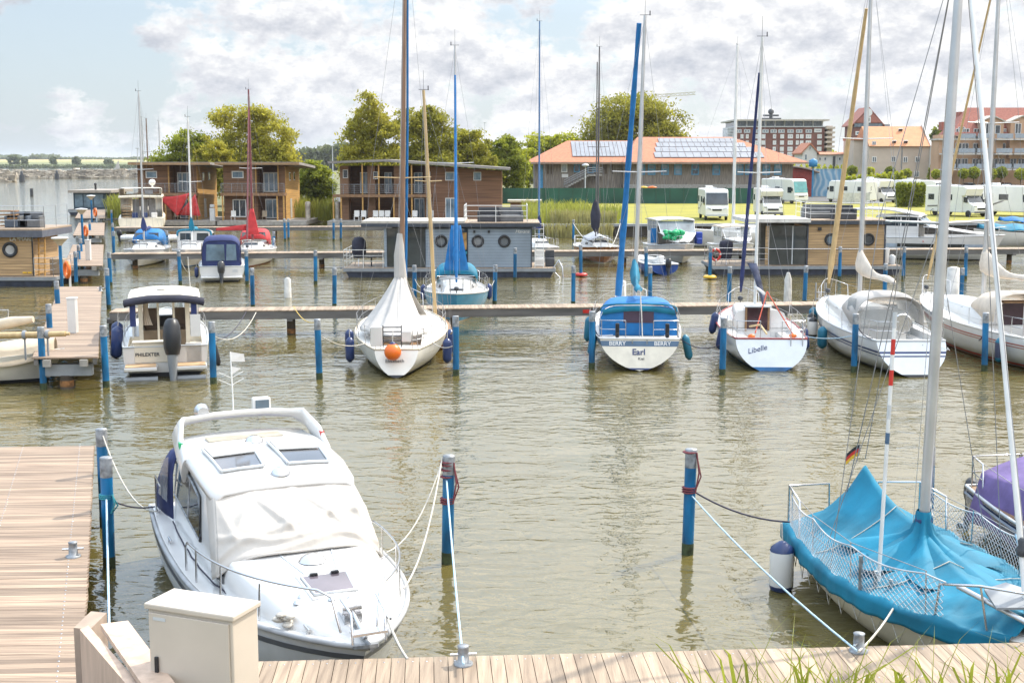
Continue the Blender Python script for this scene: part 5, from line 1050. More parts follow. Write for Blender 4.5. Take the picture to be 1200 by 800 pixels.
def brown_house(label, p0, p1, D=138, side=9.0, rec=(.55, .88), wins=None, deckbox=None):
    x0, x1 = xx(p0, D), xx(p1, D); W = x1-x0; zt = 6.35; zf = 3.45; zb = .55
    t = thing('floating_house', label, 'house', ((x0+x1)/2, D, 0), 0, 'brown wooden houses standing in the water')
    m = MB(); m.box(x0-.4, x1+2.6, D-2.6, D+side, .1, zb); m.build('pontoon', concrete, t, w=True)
    rx0, rx1 = x0+W*rec[0], x0+W*rec[1]
    m = MB(); m.box(x0, rx0, D, D+side, zb, zt); m.box(rx1, x1, D, D+side, zb, zt); m.box(rx0, rx1, D+1.6, D+side, zb, zt); m.build('wall', clad, t, w=True)
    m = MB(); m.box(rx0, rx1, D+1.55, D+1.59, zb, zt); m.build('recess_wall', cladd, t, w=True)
    m = MB(); m.box(x1+.003, x1+.05, D+.02, D+side, zb, zt-.1); m.build('side_wall', cladl, t, w=True)
    m = MB(); m.ext([(x0-.5, D-1.6, zt+.1), (x0-.5, D+side+.6, zt-.35), (x0-.5, D+side+.6, zt-.08), (x0-.5, D-1.6, zt+.36)], (W+2.3, 0, 0)); r_ = m.build('roof', roofg, t, w=True)
    m = MB(); m.box(x0-.52, x1+1.82, D-1.64, D-1.605, zt+.06, zt+.30); m.build('fascia', M('fascia timber', (.30, .19, .10), .7), r_, w=True)
    m = MB(); m.box(x0-.1, x1+.15, D-1.3, D, zf-.3, zf); m.build('balcony', M('balcony timber', (.25, .14, .07), .7, var=.15), t, w=True)
    railing(t, x0, x1+.1, D-1.25, zf, 1.0, 6)
    for xq in (x0+.1, rx0-.3, rx1+.1, x1): m = MB(); m.box(xq-.07, xq+.07, D-1.22, D-1.08, zb, zf-.3); m.build('post', cladl, t, w=True)
    for xq in (rx0-.1, rx1+.1): m = MB(); m.box(xq-.06, xq+.06, D-.3, D-.18, zf, zt); m.build('post', cladl, t, w=True)
    window(t, x0+W*.14, x0+W*.33, 5.0, 5.75, D)
    window(t, rx0+.35, rx1-.1, zf+.05, zf+2.15, D+1.55, mull=3, name='balcony_door'); window(t, rx0+.5, rx1-.1, zb+.1, zb+2.2, D+1.55, mull=2, name='terrace_door')
    window(t, x0+W*.14, x0+W*.36, zb+.3, zb+2.2, D, mull=2, name='terrace_door', gm=gdark)
    for k, yy in enumerate((D+2.2, D+5)):
        m = MB(); m.box(x1+.052, x1+.09, yy, yy+.8, 4.7, 5.6); o = m.build('side_window', frw, t, w=True); m = MB(); m.box(x1+.09, x1+.1, yy+.1, yy+.7, 4.8, 5.5); m.build('pane', gdark, o, w=True)
    m = MB(); m.box(x1+.052, x1+.09, D+2.6, D+3.6, zb+.1, zb+2.2); m.build('side_door', M('pale door', (.5, .48, .42), .5), t, w=True)
    for k in range(3): xq = x0+W*(.2+.25*k); m = MB(); m.obox((xq, D-1.8, zb+.45), (.5, .5, .06)); m.obox((xq, D-1.6, zb+.75), (.5, .06, .6)); m.obox((xq-.2, D-1.9, zb+.2), (.05, .05, .42)); m.obox((xq+.2, D-1.9, zb+.2), (.05, .05, .42)); tag(m.build('terrace_chair', M('wicker', (.3, .24, .17), .8) if k else white), ['white terrace chair', 'wicker terrace chair', 'wicker terrace chair'][k]+(' left' if k == 1 else ' right' if k == 2 else '')+' on the deck of the '+('first' if p0 < 200 else 'second')+' brown house', 'chair', 'chairs on the house terraces')
    return t
brown_house('first brown two storey timber house on the water with red sails hung below', 163, 232)
brown_house('second brown two storey timber house on the water, nearer the reeds', 263, 335)
m = MB(); Y = 135.2
def RS(a, b, c, nm, lb):
    m = MB(); A, B_, C_ = [ad(*q, Y+random.uniform(-.3, .3)) for q in (a, b, c)]
    m.grid(lambda u, v: tuple(A.lerp(B_, u).lerp(C_, v)+Vector((0, -.25*math.sin(math.pi*u)*(1-v), -.18*math.sin(math.pi*u)*(1-v)))), 10, 8); one(m, nm, redcv, lb, 'shade sail', 'red shade sails on the first house', solid=.03)
RS((184, 230), (223, 226), (208, 253), 'shade_sail', 'broad red triangular cloth hung under the balcony of the first brown house'); RS((206, 252), (229, 227), (235, 253), 'shade_sail', 'smaller red triangular cloth at the right corner of the first brown house')
m = MB(); q = ad(249, 252, 136.3); m.obox((q.x, q.y, 1.2), (.5, .5, 1.35)); m.obox((q.x, q.y, 2.1), (.42, .42, .3)); one(m, 'service_pillar', lgrey, 'pale grey service pillar at the right corner of the first brown house', 'pillar', bevel=.04)
for px, lb in [(361, 'pale round topped post in the gap right of the second brown house'), (396, 'pale round topped post before the long brown house')]:
    q = at(px, 258, .5); m = MB(); m.lathe([(.27, 0), (.27, 1.7), (.3, 1.75), (.3, 2.1), (.15, 2.2)], (q.x, q.y, .3), 12); one(m, 'dolphin_post', M('bleached post', (.5, .45, .38), .8, var=.2), lb, 'post', 'bleached posts by the houses')
# long house with stepped balconies
D = 138.0
x0, xm, x1 = xx(399, D), xx(505, D), xx(588, D); zf, zb = 3.3, .55
t = thing('floating_house', 'long red brown timber house with balconies and a roof sloping down to the right', 'house', ((x0+x1)/2, D, 0), 0, 'brown wooden houses standing in the water'); tHC = t
m = MB(); m.box(x0-1, x1+.5, D-3, D+9, .1, zb); m.build('pontoon', concrete, t, w=True)
zt0, zt1 = 6.6, 5.75
def ztop(x): return zt0+(zt1-zt0)*max(0, (x-xx(450, D))/(x1-xx(450, D)))
m = MB(); m.ext([(xm, D, zb), (x1, D, zb), (x1, D, ztop(x1)), (xm, D, ztop(xm))], (0, 9, 0)); m.build('wall', cladr, t, w=True)
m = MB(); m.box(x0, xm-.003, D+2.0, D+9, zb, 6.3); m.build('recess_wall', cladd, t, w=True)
for a, b in ((399, 409), (431, 440), (462, 475), (498, 505)):
    m = MB(); m.box(xx(a, D), xx(b, D)-.004, D+.05, D+2, zb, 6.3); m.build('wall_pier', M('warm timber', (.26, .14, .075), .7, var=.2, stretch=(.3, .3, 8)), t, w=True)
m = MB(); pr = [(xx(388, D), 6.55), (xx(452, D), 6.75), (xx(598, D), 5.85), (xx(598, D), 6.10), (xx(452, D), 7.0), (xx(388, D), 6.78)]
m.ext([(x, D-1.9, z) for x, z in pr], (0, 11.5, 0)); m.build('roof', roofg, t, w=True)
m = MB(); m.box(x0-.6, xm+.2, D-1.5, D+.04, zf-.3, zf); m.build('balcony', M('balcony timber'), t, w=True); railing(t, x0-.6, xm, D-1.45, zf, 1.05, 9, side=None)
for px in (393, 402, 427, 446, 463, 484, 503): m = MB(); xq = xx(px, D); m.box(xq-.07, xq+.07, D-1.44, D-1.3, zb, 6.45 if px in (427, 446, 484) else zf-.3); m.build('post', cladl, t, w=True)
for a, b, z0, z1, nm in ((420, 434, zf+.05, 5.6, 'balcony_door'), (449, 458, zf+.05, 5.6, 'balcony_door'), (461, 470, zf+.05, 5.6, 'balcony_door'), (484, 494, zf+.05, 5.6, 'balcony_door'), (461, 473, zb+.1, 2.8, 'terrace_door'), (484, 496, zb+.1, 2.8, 'terrace_door')): window(t, xx(a, D), xx(b, D), z0, z1, D+2.0, mull=2, name=nm, gm=gblue)
window(t, xx(500.5, D), xx(504.6, D), zf+.05, 5.7, D, name='tall_window'); window(t, xx(408.6, D)-.55, xx(408.6, D), 5.0, 5.9, D+.05, name='small_window', gm=gdark); window(t, xx(438, D), xx(438, D)+.5, 4.9, 5.7, D+.05, name='small_window', gm=gdark)
window(t, xx(522, D), xx(533, D), 4.75, 5.65, D, mull=1); window(t, xx(555, D), xx(564, D), 4.75, 5.65, D, mull=1); window(t, xx(522, D), xx(534, D), zb+.2, 2.9, D, mull=2, name='terrace_door'); window(t, xx(500, D), xx(505.5, D), zb+.2, 2.9, D-.003, name='tall_window')
for k, px in enumerate((418, 426, 440, 447, 454, 486, 505)):
    q = ad(px, 256, D-1.9); m = MB(); m.obox((q.x, q.y, 1.0), (.55, .5, .06)); m.obox((q.x, q.y+.24, 1.3), (.55, .06, .65))
    for s_ in (-1, 1): m.obox((q.x+s_*.24, q.y-.2, .78), (.05, .05, .46)); m.obox((q.x+s_*.24, q.y+.2, .78), (.05, .05, .46)); m.obox((q.x+s_*.27, q.y, 1.2), (.05, .5, .04))
    tag(m.build('terrace_chair', white), ['white plastic chair at the left end of the long house terrace', 'white plastic chair second from left on the long house terrace', 'white plastic chair third from left on the long house terrace', 'white plastic chair in the middle of the long house terrace', 'white plastic chair left of the wooden mast on the terrace', 'white plastic chair right of the wooden mast on the terrace', 'white plastic chair before the tall windows of the long house'][k], 'chair', 'chairs on the house terraces')
# little roofed shed right of the long house
q0, q1 = ad(598, 250, 146), ad(635, 250, 146); m = MB(); t = thing('shed', 'low timber shed with pale flat roof right of the long brown house', 'shed', ((q0.x+q1.x)/2, 146, .5))
m.box(q0.x, q1.x-.7, 146, 149, .4, 2.2); m.build('wall', cladr, t, w=True); m = MB(); m.box(q0.x-.3, q1.x, 145.6, 149.4, 2.2, 2.42); m.build('roof', M('pale roof', (.5, .46, .4), .7), t, w=True)
# ---------- houseboats ----------
def porthole(par, x, z, y, r, gm=None, rim=None, inner=None):
    m = MB(); n = 26
    m.loft([[(x+rr*math.cos(2*math.pi*k/n), y+yy, z+rr*math.sin(2*math.pi*k/n)) for k in range(n)] for rr, yy in ((r, .02), (r, -.05), (r*.93, -.07), (r*.62, -.07), (r*.60, -.02))], caps=False); o = m.build('porthole', rim or black, par, w=True)
    m = MB(); m.add([(x+r*.62*math.cos(2*math.pi*k/n), y-.022, z+r*.62*math.sin(2*math.pi*k/n)) for k in range(n)], [tuple(range(n))[::-1]]); m.build('pane', gm or gblue, o, w=True)
def boards(x0, x1, y, z0, z1, bh, mat, par, name='cladding', dy=.03):
    m = MB(); n = max(1, int((z1-z0)/bh)); h = (z1-z0)/n
    for i in range(n): m.add([(x0, y-dy, z0+h*i), (x1, y-dy, z0+h*i), (x1, y-dy*.4, z0+h*(i+.93)), (x0, y-dy*.4, z0+h*(i+.93)), (x0, y, z0+h*i), (x1, y, z0+h*i), (x1, y, z0+h*(i+.93)), (x0, y, z0+h*(i+.93))], [(0, 1, 2, 3), (4, 5, 1, 0), (3, 2, 6, 7), (0, 3, 7, 4), (1, 5, 6, 2)])
    return m.build(name, mat, par, w=True)
def side_boards(x, y0, y1, z0, z1, bh, mat, par, sgn):
    m = MB(); n = int((z1-z0)/bh); h = (z1-z0)/n
    for i in range(n): m.box(min(x, x+sgn*.025), max(x, x+sgn*.025), y0, y1, z0+h*i, z0+h*(i+.93))
    return m.build('cladding', mat, par, w=True)
def sofa(x, y, z, w, mat, label):
    t = thing('deck_sofa', label, 'sofa', (x, y, z), 0, 'sofas on the houseboat roofs'); m = MB(); m.box(-w/2, w/2, -.4, .4, 0, .42); m.build('seat', mat, t, bevel=.05); m = MB(); m.box(-w/2, w/2, .28, .42, .42, .85); m.build('backrest', mat, t, bevel=.05)
    for s_ in (-1, 1): m = MB(); m.obox((s_*w/2, 0, .32), (.14, .8, .64)); m.build('armrest', mat, t, bevel=.04)
def hrail(par, pts, z, h=1.05, n=None, mat=None, bars=3, r=.02, cs=None, step=1.5, name='railing'):
    m = MB(); 
    for a, b in zip(pts[:-1], pts[1:]):
        a, b = Vector((*a, 0)), Vector((*b, 0)); k = max(1, round((b-a).length/step))
        for j in range(bars): zz = z+h*(1-j/bars*.95); m.tube([(a.x, a.y, zz), (b.x, b.y, zz)], r if j == 0 else r*.7, 5)
        for i in range(k+1): c = a.lerp(b, i/k); m.tube([(c.x, c.y, z), (c.x, c.y, z+h)], r, 5)
    return m.build(name, mat or steel, par, w=True)
gclad = M('blue grey painted boards', (.235, .285, .335), .6, var=.08, scale=1.2); tclad = M('larch cladding', (.47, .31, .155), .65, var=.18, scale=1.2, stretch=(.4, .4, 7)); anth = M('anthracite trim', (.045, .055, .075), .5, var=.12)
def pontoon(t, x0, x1, y0, y1, top=.52, mat=None):
    m = MB(); m.loft([[(x, y, z) for x, y in ((x0+a, y0+b), (x1-a, y0+b), (x1-a, y1-b), (x0+a, y1-b))] for z, a, b in ((-.6, .6, .05), (.0, .25, .02), (.34, .06, 0))], sm=False); m.build('float', M('dark float', (.035, .042, .065), .45, var=.25), t, w=True)
    m = MB(); m.box(x0-.06, x1+.06, y0-.08, y1+.08, .34, top); m.build('deck_edge', mgrey, t, w=True); m = MB()
    n = int((y1-y0)/.15)
    for i in range(n): m.box(x0-.02, x1+.02, y0+i*.15, y0+i*.15+.142, top+.002, top+.03)
    m.build('deck_boards', deckw, t, w=True)
# grey houseboat
q = at(530, 325, 0); Y0 = q.y; ws = Y0/FPX
def X(px): return (px-600)*ws*1.003
t = thing('houseboat', 'blue grey clad houseboat with three round windows and a roof terrace', 'houseboat', (X(530), Y0, 0), 0, 'houseboats moored in the marina'); tHG = t
pontoon(t, X(404), X(650), Y0, Y0+4.6); zr = zx(266, Y0); yc = Y0+.35
m = MB(); m.box(X(498), X(537), yc, yc+3.9, .55, zr); m.box(X(548), X(623), yc, yc+3.9, .55, zr); m.box(X(537), X(548), yc+.5, yc+3.4, .55, zr); m.build('cabin', anth, t, w=True)
boards(X(499), X(536.6), yc, .58, zr-.12, .165, gclad, t); boards(X(548.4), X(622.6), yc, .58, zr-.12, .165, gclad, t); boards(X(450), X(453), yc, .58, zr-.1, .165, gclad, t); side_boards(X(623), yc, yc+3.9, .58, zr-.1, .165, gclad, t, 1)
m = MB(); m.box(X(537.6), X(547.4), yc+.02, yc+.05, .6, zr-.1); wo = m.build('tall_window', gdark, t, w=True); m = MB(); m.box(X(538.2), X(546.8), yc+.0, yc+.018, 1.6, 2.6); m.build('curtain', M('orange brown curtain', (.42, .24, .08), .8, var=.3, scale=3), wo, w=True); m = MB(); m.box(X(537.6), X(547.4), yc-.02, yc+.0, 1.35, 1.5); m.build('transom_bar', M('teal bar', (.03, .25, .32), .5), wo, w=True)
for a, b in ((453, 475), (475.5, 498)): m = MB(); m.box(X(a), X(b), yc+.05, yc+.08, .6, zr-.1); wo = m.build('glass_wall', glass('dim glass', (.045, .055, .055), .05), t, w=True); m = MB(); m.box(X(a)-.03, X(a)+.03, yc, yc+.09, .6, zr-.1); m.build('glass_frame', anth, wo, w=True)
m = MB(); m.box(X(453), X(498), yc+3.6, yc+3.9, .55, zr-.05); m.box(X(453), X(498), yc+.1, yc+3.6, .5, .56); m.build('rear_wall', M('grey interior', (.20, .20, .18), .8), t, w=True)
for a, b, z0, z1 in ((462, 470, 1.1, 2.6), (479, 484, 1.6, 2.7)): m = MB(); m.box(X(a), X(b), yc+.6, yc+.66, z0, z1); m.build('picture', M('pale timber panel', (.4, .3, .2), .7), t, w=True)
m = MB(); m.box(X(424), X(633), yc-.3, yc+4.3, zr, zr+.2); m.build('roof', anth, t, w=True); m = MB(); m.box(X(424)+.02, X(545), yc-.28, yc+4.28, zr+.202, zr+.34); m.build('roof_terrace_edge', M('pale roof'), t, w=True); m = MB(); m.box(X(545)+.01, X(632), yc-.28, yc+4.28, zr+.202, zr+.25); m.build('roof_deck', deckw, t, w=True)
for px in (517, 560, 591): porthole(t, X(px), zx(283, Y0), yc-.01, .37, gm=glass('grey round pane', (.16, .17, .18)))
hrail(t, [(X(544), yc+4.1), (X(544), yc), (X(618), yc), (X(618), yc+4.1)], zr+.25, .98, mat=maluw); hrail(t, [(X(449), Y0+.1), (X(403), Y0+.1), (X(403), Y0+4.4)], .55, 1.05, mat=maluw)
sofa(X(573), yc+1.0, zr+.25, 1.25, M('dark rattan', (.05, .052, .06), .7), 'dark rattan sofa at the left of the grey houseboat roof'); sofa(X(597), yc+1.2, zr+.25, 1.5, M('grey rattan', (.14, .145, .15), .7), 'grey rattan sofa at the right of the grey houseboat roof')
for px in (556, 573): m = MB(); m.obox((X(px), yc-.06, zr-.28), (.12, .1, .14)); m.build('wall_lamp', black, t, w=True)
m = MB(); m.box(X(547.7), X(548.6), yc-.04, yc, .55, zr); m.box(X(622), X(623.4), yc-.04, yc, .55, zr); m.build('corner_trim', anth, t, w=True); text('Havana', .28, maluw, t, (X(612)-X(530), yc-.05-Y0, zr-.28), (R(90), 0, 0), shear=.3)
tg = thing('grill', 'black covered kettle grill on the left terrace of the grey houseboat', 'grill', (X(418), Y0+1.4, .55)); m = MB(); m.lathe([(.3, .5), (.42, .8), (.44, 1.1), (.4, 1.5), (.25, 1.7), (.05, 1.75)], n=14); m.build('cover', darkcanvas, tg); m = MB(); [m.tube([(.2*math.cos(a), .2*math.sin(a), .6), (.35*math.cos(a), .35*math.sin(a), 0)], .02, 5) for a in (.5, 2.6, 4.7)]; m.build('leg', steel, tg)
tg = thing('side_table', 'low black side table on the grey houseboat terrace', 'table', (X(433), Y0+1.2, .55)); m = MB(); m.lathe([(.05, .5), (.28, .52), (.28, .56), (.02, .57)], n=12); m.build('tabletop', black, tg); m = MB(); m.tube([(0, 0, 0), (0, 0, .5)], .04, 6); m.lathe([(.2, 0), (.2, .03)], n=12); m.build('stand', black, tg)
m = MB()
for s_ in (0, .5): m.tube([(X(627)+s_, Y0+.4, .5), (X(627)+s_, Y0+.5, zr+.2)], .025, 5)
for k in range(9): m.tube([(X(627), Y0+.41, .7+.3*k), (X(627)+.5, Y0+.41, .7+.3*k)], .02, 5)
m.build('roof_ladder', maluw, t, w=True)
outb = MB(); 
for k, (px, mt, nm) in enumerate(((633, white, 'white'), (645, dgrey, 'dark'))):
    m = MB(); m.obox((X(px), Y0+1.2, .8), (.55, .5, .5)); m.obox((X(px), Y0+1.45, 1.2), (.55, .08, .6)); tag(m.build('terrace_chair', mt, bevel=.04), nm+' chair on the right end deck of the grey houseboat', 'chair')
m = MB(); m.tube([(X(648), Y0+.2, .5), (X(655), Y0+.1, 1.0), (X(659), Y0, .6), (X(660), Y0-.05, -.1)], .04, 6); m.tube([(X(646), Y0+.2, .5), (X(650), Y0+.1, .3), (X(658), Y0, -.1)], .03, 6); m.build('stern_ladder', steel, t, w=True)
# tan houseboat
q = at(945, 322, 0); Y0 = q.y; ws = Y0/FPX
t = thing('houseboat', 'larch clad houseboat with two round windows, glass lounge and roof rail', 'houseboat', (X(945), Y0, 0), 0, 'houseboats moored in the marina')
pontoon(t, X(836), X(1056), Y0, Y0+4.6); zr = zx(263, Y0); yc = Y0+.35
m = MB(); m.box(X(946), X(1037), yc, yc+3.9, .55, zr); m.build('cabin', anth, t, w=True); boards(X(946.6), X(1036.4), yc, .58, zr-.02, .15, tclad, t); boards(X(897), X(901), yc, .58, zr-.1, .15, tclad, t); side_boards(X(946), yc, yc+3.9, .58, zr-.1, .15, tclad, t, -1)
for a, b in ((901, 928), (929, 945.5)): m = MB(); m.box(X(a), X(b), yc+.05, yc+.08, .6, zr-.1); wo = m.build('glass_wall', glass('dim glass'), t, w=True); m = MB(); m.box(X(a)-.03, X(a)+.03, yc, yc+.09, .6, zr-.1); m.build('glass_frame', lgrey, wo, w=True)
m = MB(); m.box(X(901), X(946), yc+3.6, yc+3.9, .55, zr-.05); m.build('rear_wall', M('grey interior'), t, w=True)
m = MB(); m.box(X(946), X(1042), yc-.25, yc+4.2, zr, zr+.2); m.build('roof', anth, t, w=True); m = MB(); m.box(X(872), X(947), yc-.6, yc+4.3, zr+.12, zr+.34); m.build('canopy_roof', M('white roof', (.7, .68, .64), .5), t, w=True); m = MB(); m.box(X(947.3), X(1040), yc-.22, yc+4.15, zr+.202, zr+.26); m.build('roof_deck', deckw, t, w=True)
for px, g in ((973.5, gblue), (1017.5, gdark)): porthole(t, X(px), zx(281, Y0), yc-.02, .38, gm=g)
hrail(t, [(X(949), yc+4), (X(949), yc), (X(1036), yc), (X(1036), yc+4)], zr+.26, 1.0, mat=maluw); hrail(t, [(X(900), Y0+.08), (X(838), Y0+.08), (X(838), Y0+4.4)], .55, 1.05, mat=steel); hrail(t, [(X(900), Y0+.06), (X(1050), Y0+.06)], .55, 1.0, bars=1, mat=steel, step=5, r=.03, name='side_rail')
sofa(X(970), yc+2.2, zr+.26, 2.0, M('grey rattan'), 'grey rattan sofa at the left of the larch houseboat roof'); sofa(X(992), yc+.9, zr+.26, 1.3, M('dark rattan'), 'dark rattan box seat in the middle of the larch houseboat roof')
for px in (946.3, 1037): m = MB(); m.box(X(px)-.05, X(px)+.05, yc-.05, yc, .55, zr); m.build('corner_trim', anth, t, w=True)
m = MB(); m.obox((X(960), yc-.08, zr-.28), (.2, .1, .18)); m.build('wall_lamp', black, t, w=True)
tg = thing('grill', 'black covered grill at the railing of the larch houseboat', 'grill', (X(853), Y0+.9, .55)); m = MB(); m.lathe([(.3, .3), (.38, .6), (.42, 1.2), (.38, 1.4), (.05, 1.5)], n=14); m.build('cover', darkcanvas, tg); m = MB(); [m.tube([(.2*math.cos(a), .2*math.sin(a), .4), (.3*math.cos(a), .3*math.sin(a), 0)], .02, 5) for a in (.5, 2.6, 4.7)]; m.build('leg', steel, tg)
q2 = thing('lifebuoy', 'red and white lifebuoy on the rail left of the black grill', 'lifebuoy', (X(838), Y0+.02, 1.2)); m = MB(); n = 20
m.tube([(.27*math.cos(2*math.pi*k/n), 0, .33*math.sin(2*math.pi*k/n)) for k in range(n+1)], .07, 8, cap=False); m.build('ring', redp, q2); m = MB(); [m.tube([(.275*math.cos(a+d), -.0, .335*math.sin(a+d)) for d in (0, .15, .3)], .075, 8) for a in (0, 1.57, 3.14, 4.71)]; m.build('white_band', white, q2)
for k, (px, dx) in enumerate(((1042, 0), (1050, .1))):
    m = MB(); m.lathe([(.2, 0), (.24, .1), (.24, .9), (.2, 1.0)] if k == 0 else [(.2, 0), (.22, .5), (.05, .6)], (X(px), Y0+1.0, .55), 12); tag(m.build('deck_barrel', white if k == 0 else lgrey), ['white round barrel on the right end of the larch houseboat', 'short grey barrel at the outer right end of the larch houseboat'][k], 'barrel')
# left larch houseboat
q = at(20, 336, 0); Y0 = q.y; ws = Y0/FPX
t = thing('houseboat', 'larch clad houseboat cut by the left frame edge with one round window', 'houseboat', (X(10), Y0, 0), 0, 'houseboats moored in the marina')
pontoon(t, X(-110), X(64), Y0, Y0+4.6); zr = zx(278, Y0); yc = Y0+.35
m = MB(); m.box(X(-90), X(37), yc, yc+3.9, .55, zr); m.build('cabin', anth, t, w=True); boards(X(-90), X(36.4), yc, .58, zr-.02, .15, tclad, t); side_boards(X(37), yc, yc+3.9, .58, zr-.1, .15, tclad, t, 1)
m = MB(); m.box(X(-100), X(53), yc-.45, yc+4.3, zr, zr+.36); m.build('roof', M('slate roof edge', (.10, .11, .14), .5), t, w=True); m = MB(); m.box(X(-100), X(52.6), yc-.43, yc+4.28, zr+.362, zr+.45); m.build('roof_deck', deckw, t, w=True)
porthole(t, X(11), zx(293, Y0), yc-.02, .42, gm=glass('milky pane', (.5, .5, .5), .2)); m = MB(); m.box(X(36.6), X(38), yc-.06, yc, .55, zr); m.build('corner_trim', black, t, w=True)
text('LA  MARE', .3, maluw, t, (X(25)-X(10), yc-.05-Y0, zx(280.5, Y0)), (R(90), 0, 0), bold=.006); m = MB(); m.obox((X(21.3), yc-.05, zx(279.6, Y0)), (.1, .015, .1), ry=.78); m.build('emblem', maluw, t, w=True)
for px in (27, 33): m = MB(); m.obox((X(px), yc-.06, zx(320, Y0)), (.22, .02, .08)); m.build('number_plate', M('yellow plastic'), t, w=True)
hrail(t, [(X(-90), yc+.3), (X(50), yc+.3), (X(50), yc+4)], zr+.45, 1.2, mat=steel, r=.016)
m = MB()
for a in (42, 49): m.tube([(X(a), Y0+.5, .55), (X(a), Y0+.75, zr+.1)], .05, 6)
for k in range(9): m.tube([(X(42), Y0+.52, .7+.27*k), (X(49), Y0+.52, .7+.27*k)], .03, 5)
m.build('roof_ladder', cladl, t, w=True)
sofa(X(12), yc+1.3, zr+.45, 1.15, M('slate rattan', (.08, .10, .13), .7), 'slate grey lounge seat on the left houseboat roof beside a pale one'); sofa(X(27), yc+1.3, zr+.45, 1.1, M('grey rattan'), 'pale grey lounge seat at the right of the left houseboat roof')
m = MB(); [m.obox((X(2), yc+1.2, zr+.55+.2*k), (.9, .5, .07)) for k in range(5)]; tag(m.build('slatted_chair', teak), 'wooden slatted chair at the left frame edge on the houseboat roof', 'chair')
m = MB(); m.obox((X(58), Y0+1.5, 1.0), (.75, .7, .85)); tag(m.build('storage_box', M('wicker'), bevel=.04), 'brown wicker storage box on the right end deck of the left houseboat', 'box')
hrail(t, [(X(40), Y0+.1), (X(62), Y0+.1), (X(62), Y0+4.3)], .55, 1.0, mat=steel)
# small motor boat behind the left houseboat roof
q = at(55, 262, 0); tt = boat('motorboat', 'white motorboat with dark windows lying beyond the left houseboat roof', 'motorboat', (q.x-3.4, q.y-40), 1, .1, GM); H = Hull(4.6, 1.9, .7, .9, tw=.9, tm=.35); H.build(tt, white); cabin(tt, H, 1.0, 3.2, .75, .6, .7, .5, white, wins=((.05, .3), (.35, .6), (.65, .9))); lifelines(tt, H, [1.4, 2.4, 3.2], .5, pr=.03)
# dark far houseboat
q = at(110, 252, 0); Y0 = q.y; ws = Y0/FPX
t = thing('houseboat', 'dark blue far houseboat with full width windows beyond the pier', 'houseboat', (X(110), Y0, 0), 0, 'houseboats moored in the marina'); pontoon(t, X(84), X(140), Y0, Y0+9, .7)
m = MB(); m.box(X(89), X(128), Y0+.5, Y0+9, .7, zx(226, Y0)); m.build('cabin', M('dark blue cladding', (.03, .06, .09), .5), t, w=True); m = MB(); m.box(X(85), X(135), Y0-.2, Y0+9.4, zx(226, Y0), zx(223, Y0)); m.build('roof', M('bleached roof', (.33, .29, .25), .8), t, w=True)
for a, b in ((91, 100), (101, 112), (113, 124)): m = MB(); m.box(X(a), X(b), Y0+.42, Y0+.46, 1.0, zx(227.5, Y0)); m.build('window', gblue, t, w=True)
for k in range(5): m = MB(); m.box(X(128)+.1, X(128)+.3, Y0+1+1.7*k, Y0+1.2+1.7*k, .7, zx(226, Y0)); m.build('post', M('bleached post'), t, w=True)
q = ad(112, 221, Y0+3); m = MB(); m.tube([(q.x, q.y, q.z-.5), (q.x, q.y, q.z+.5)], .14, 6); m.ball((q.x, q.y, q.z+.55), .2); m.build('roof_vent', black, t, w=True)
# ---------- buildings on land ----------
tile = M('orange roof tiles', (.44, .165, .085), .8, var=.12, scale=.8, stretch=(3, 3, 3), bump=.4, bscale=5); brick = M('red brick', (.21, .085, .065), .85, var=.15, scale=.6); cream_r = M('cream render', (.52, .44, .36), .85, var=.08, scale=.3); orng_r = M('apricot render', (.50, .31, .19), .85, var=.08, scale=.3); white_r = M('white render', (.62, .60, .56), .85, var=.06, scale=.3); bluef = M('blue window frame', (.06, .25, .42), .5, var=.1)
solar = M('solar panel glass', (.19, .20, .22), .25, var=.12, scale=.5); gwin = glass('facade glass', (.12, .16, .19), .08); gwhite = glass('bright facade glass', (.42, .47, .50), .12)
def hip(par, x0, x1, y0, y1, z0, z1, r0, r1, mat, name='roof', ov=.02):
    yc = (y0+y1)/2; v = [(x0, y0, z0), (x1, y0, z0), (x1, y1, z0), (x0, y1, z0), (r0, yc, z1), (r1, yc, z1)]
    m = MB(); m.add(v, [(0, 1, 5, 4), (1, 2, 5), (2, 3, 4, 5), (3, 0, 4), (3, 2, 1, 0)], False); o = m.build(name, mat, par, w=True)
    m = MB(); m.box(x0, x1, y0-.12, y0-.01, z0-.28, z0+.02); m.build('gutter', M('gutter', (.30, .20, .15), .6), o, w=True); return o
D = 195.0; BX = lambda px: xx(px, D); BZ = lambda py: zx(py, D)
t = thing('marina_hall', 'long grey timber hall with orange hipped roofs and solar panels behind the green fence', 'hall', (BX(780), D, 1)); 
m = MB(); m.box(BX(627), BX(729), D, D+16, .98, BZ(190)); m.box(BX(729)+.003, BX(926), D-1, D+18, .98, BZ(190)); m.build('wall', oldwood, t, w=True)
m = MB(); m.box(BX(626.5), BX(729), D-.06, D-.003, .98, 2.5); m.box(BX(729)+.06, BX(926)+.05, D-1.06, D-1.003, .98, BZ(216)); m.build('plinth', concrete, t, w=True)
hl = hip(t, BX(616), BX(736), D-1.5, D+17.5, BZ(190), BZ(171.0)+.9, BX(667), BX(741), tile); hr = hip(t, BX(727), BX(941), D-2.6, D+19.5, BZ(190)+.003, BZ(167.3)+1.0, BX(752), BX(866), tile)
def on_roof(y0, y1, z0, z1, f): return (y0+(y1-y0)*f, z0+(z1-z0)*f)
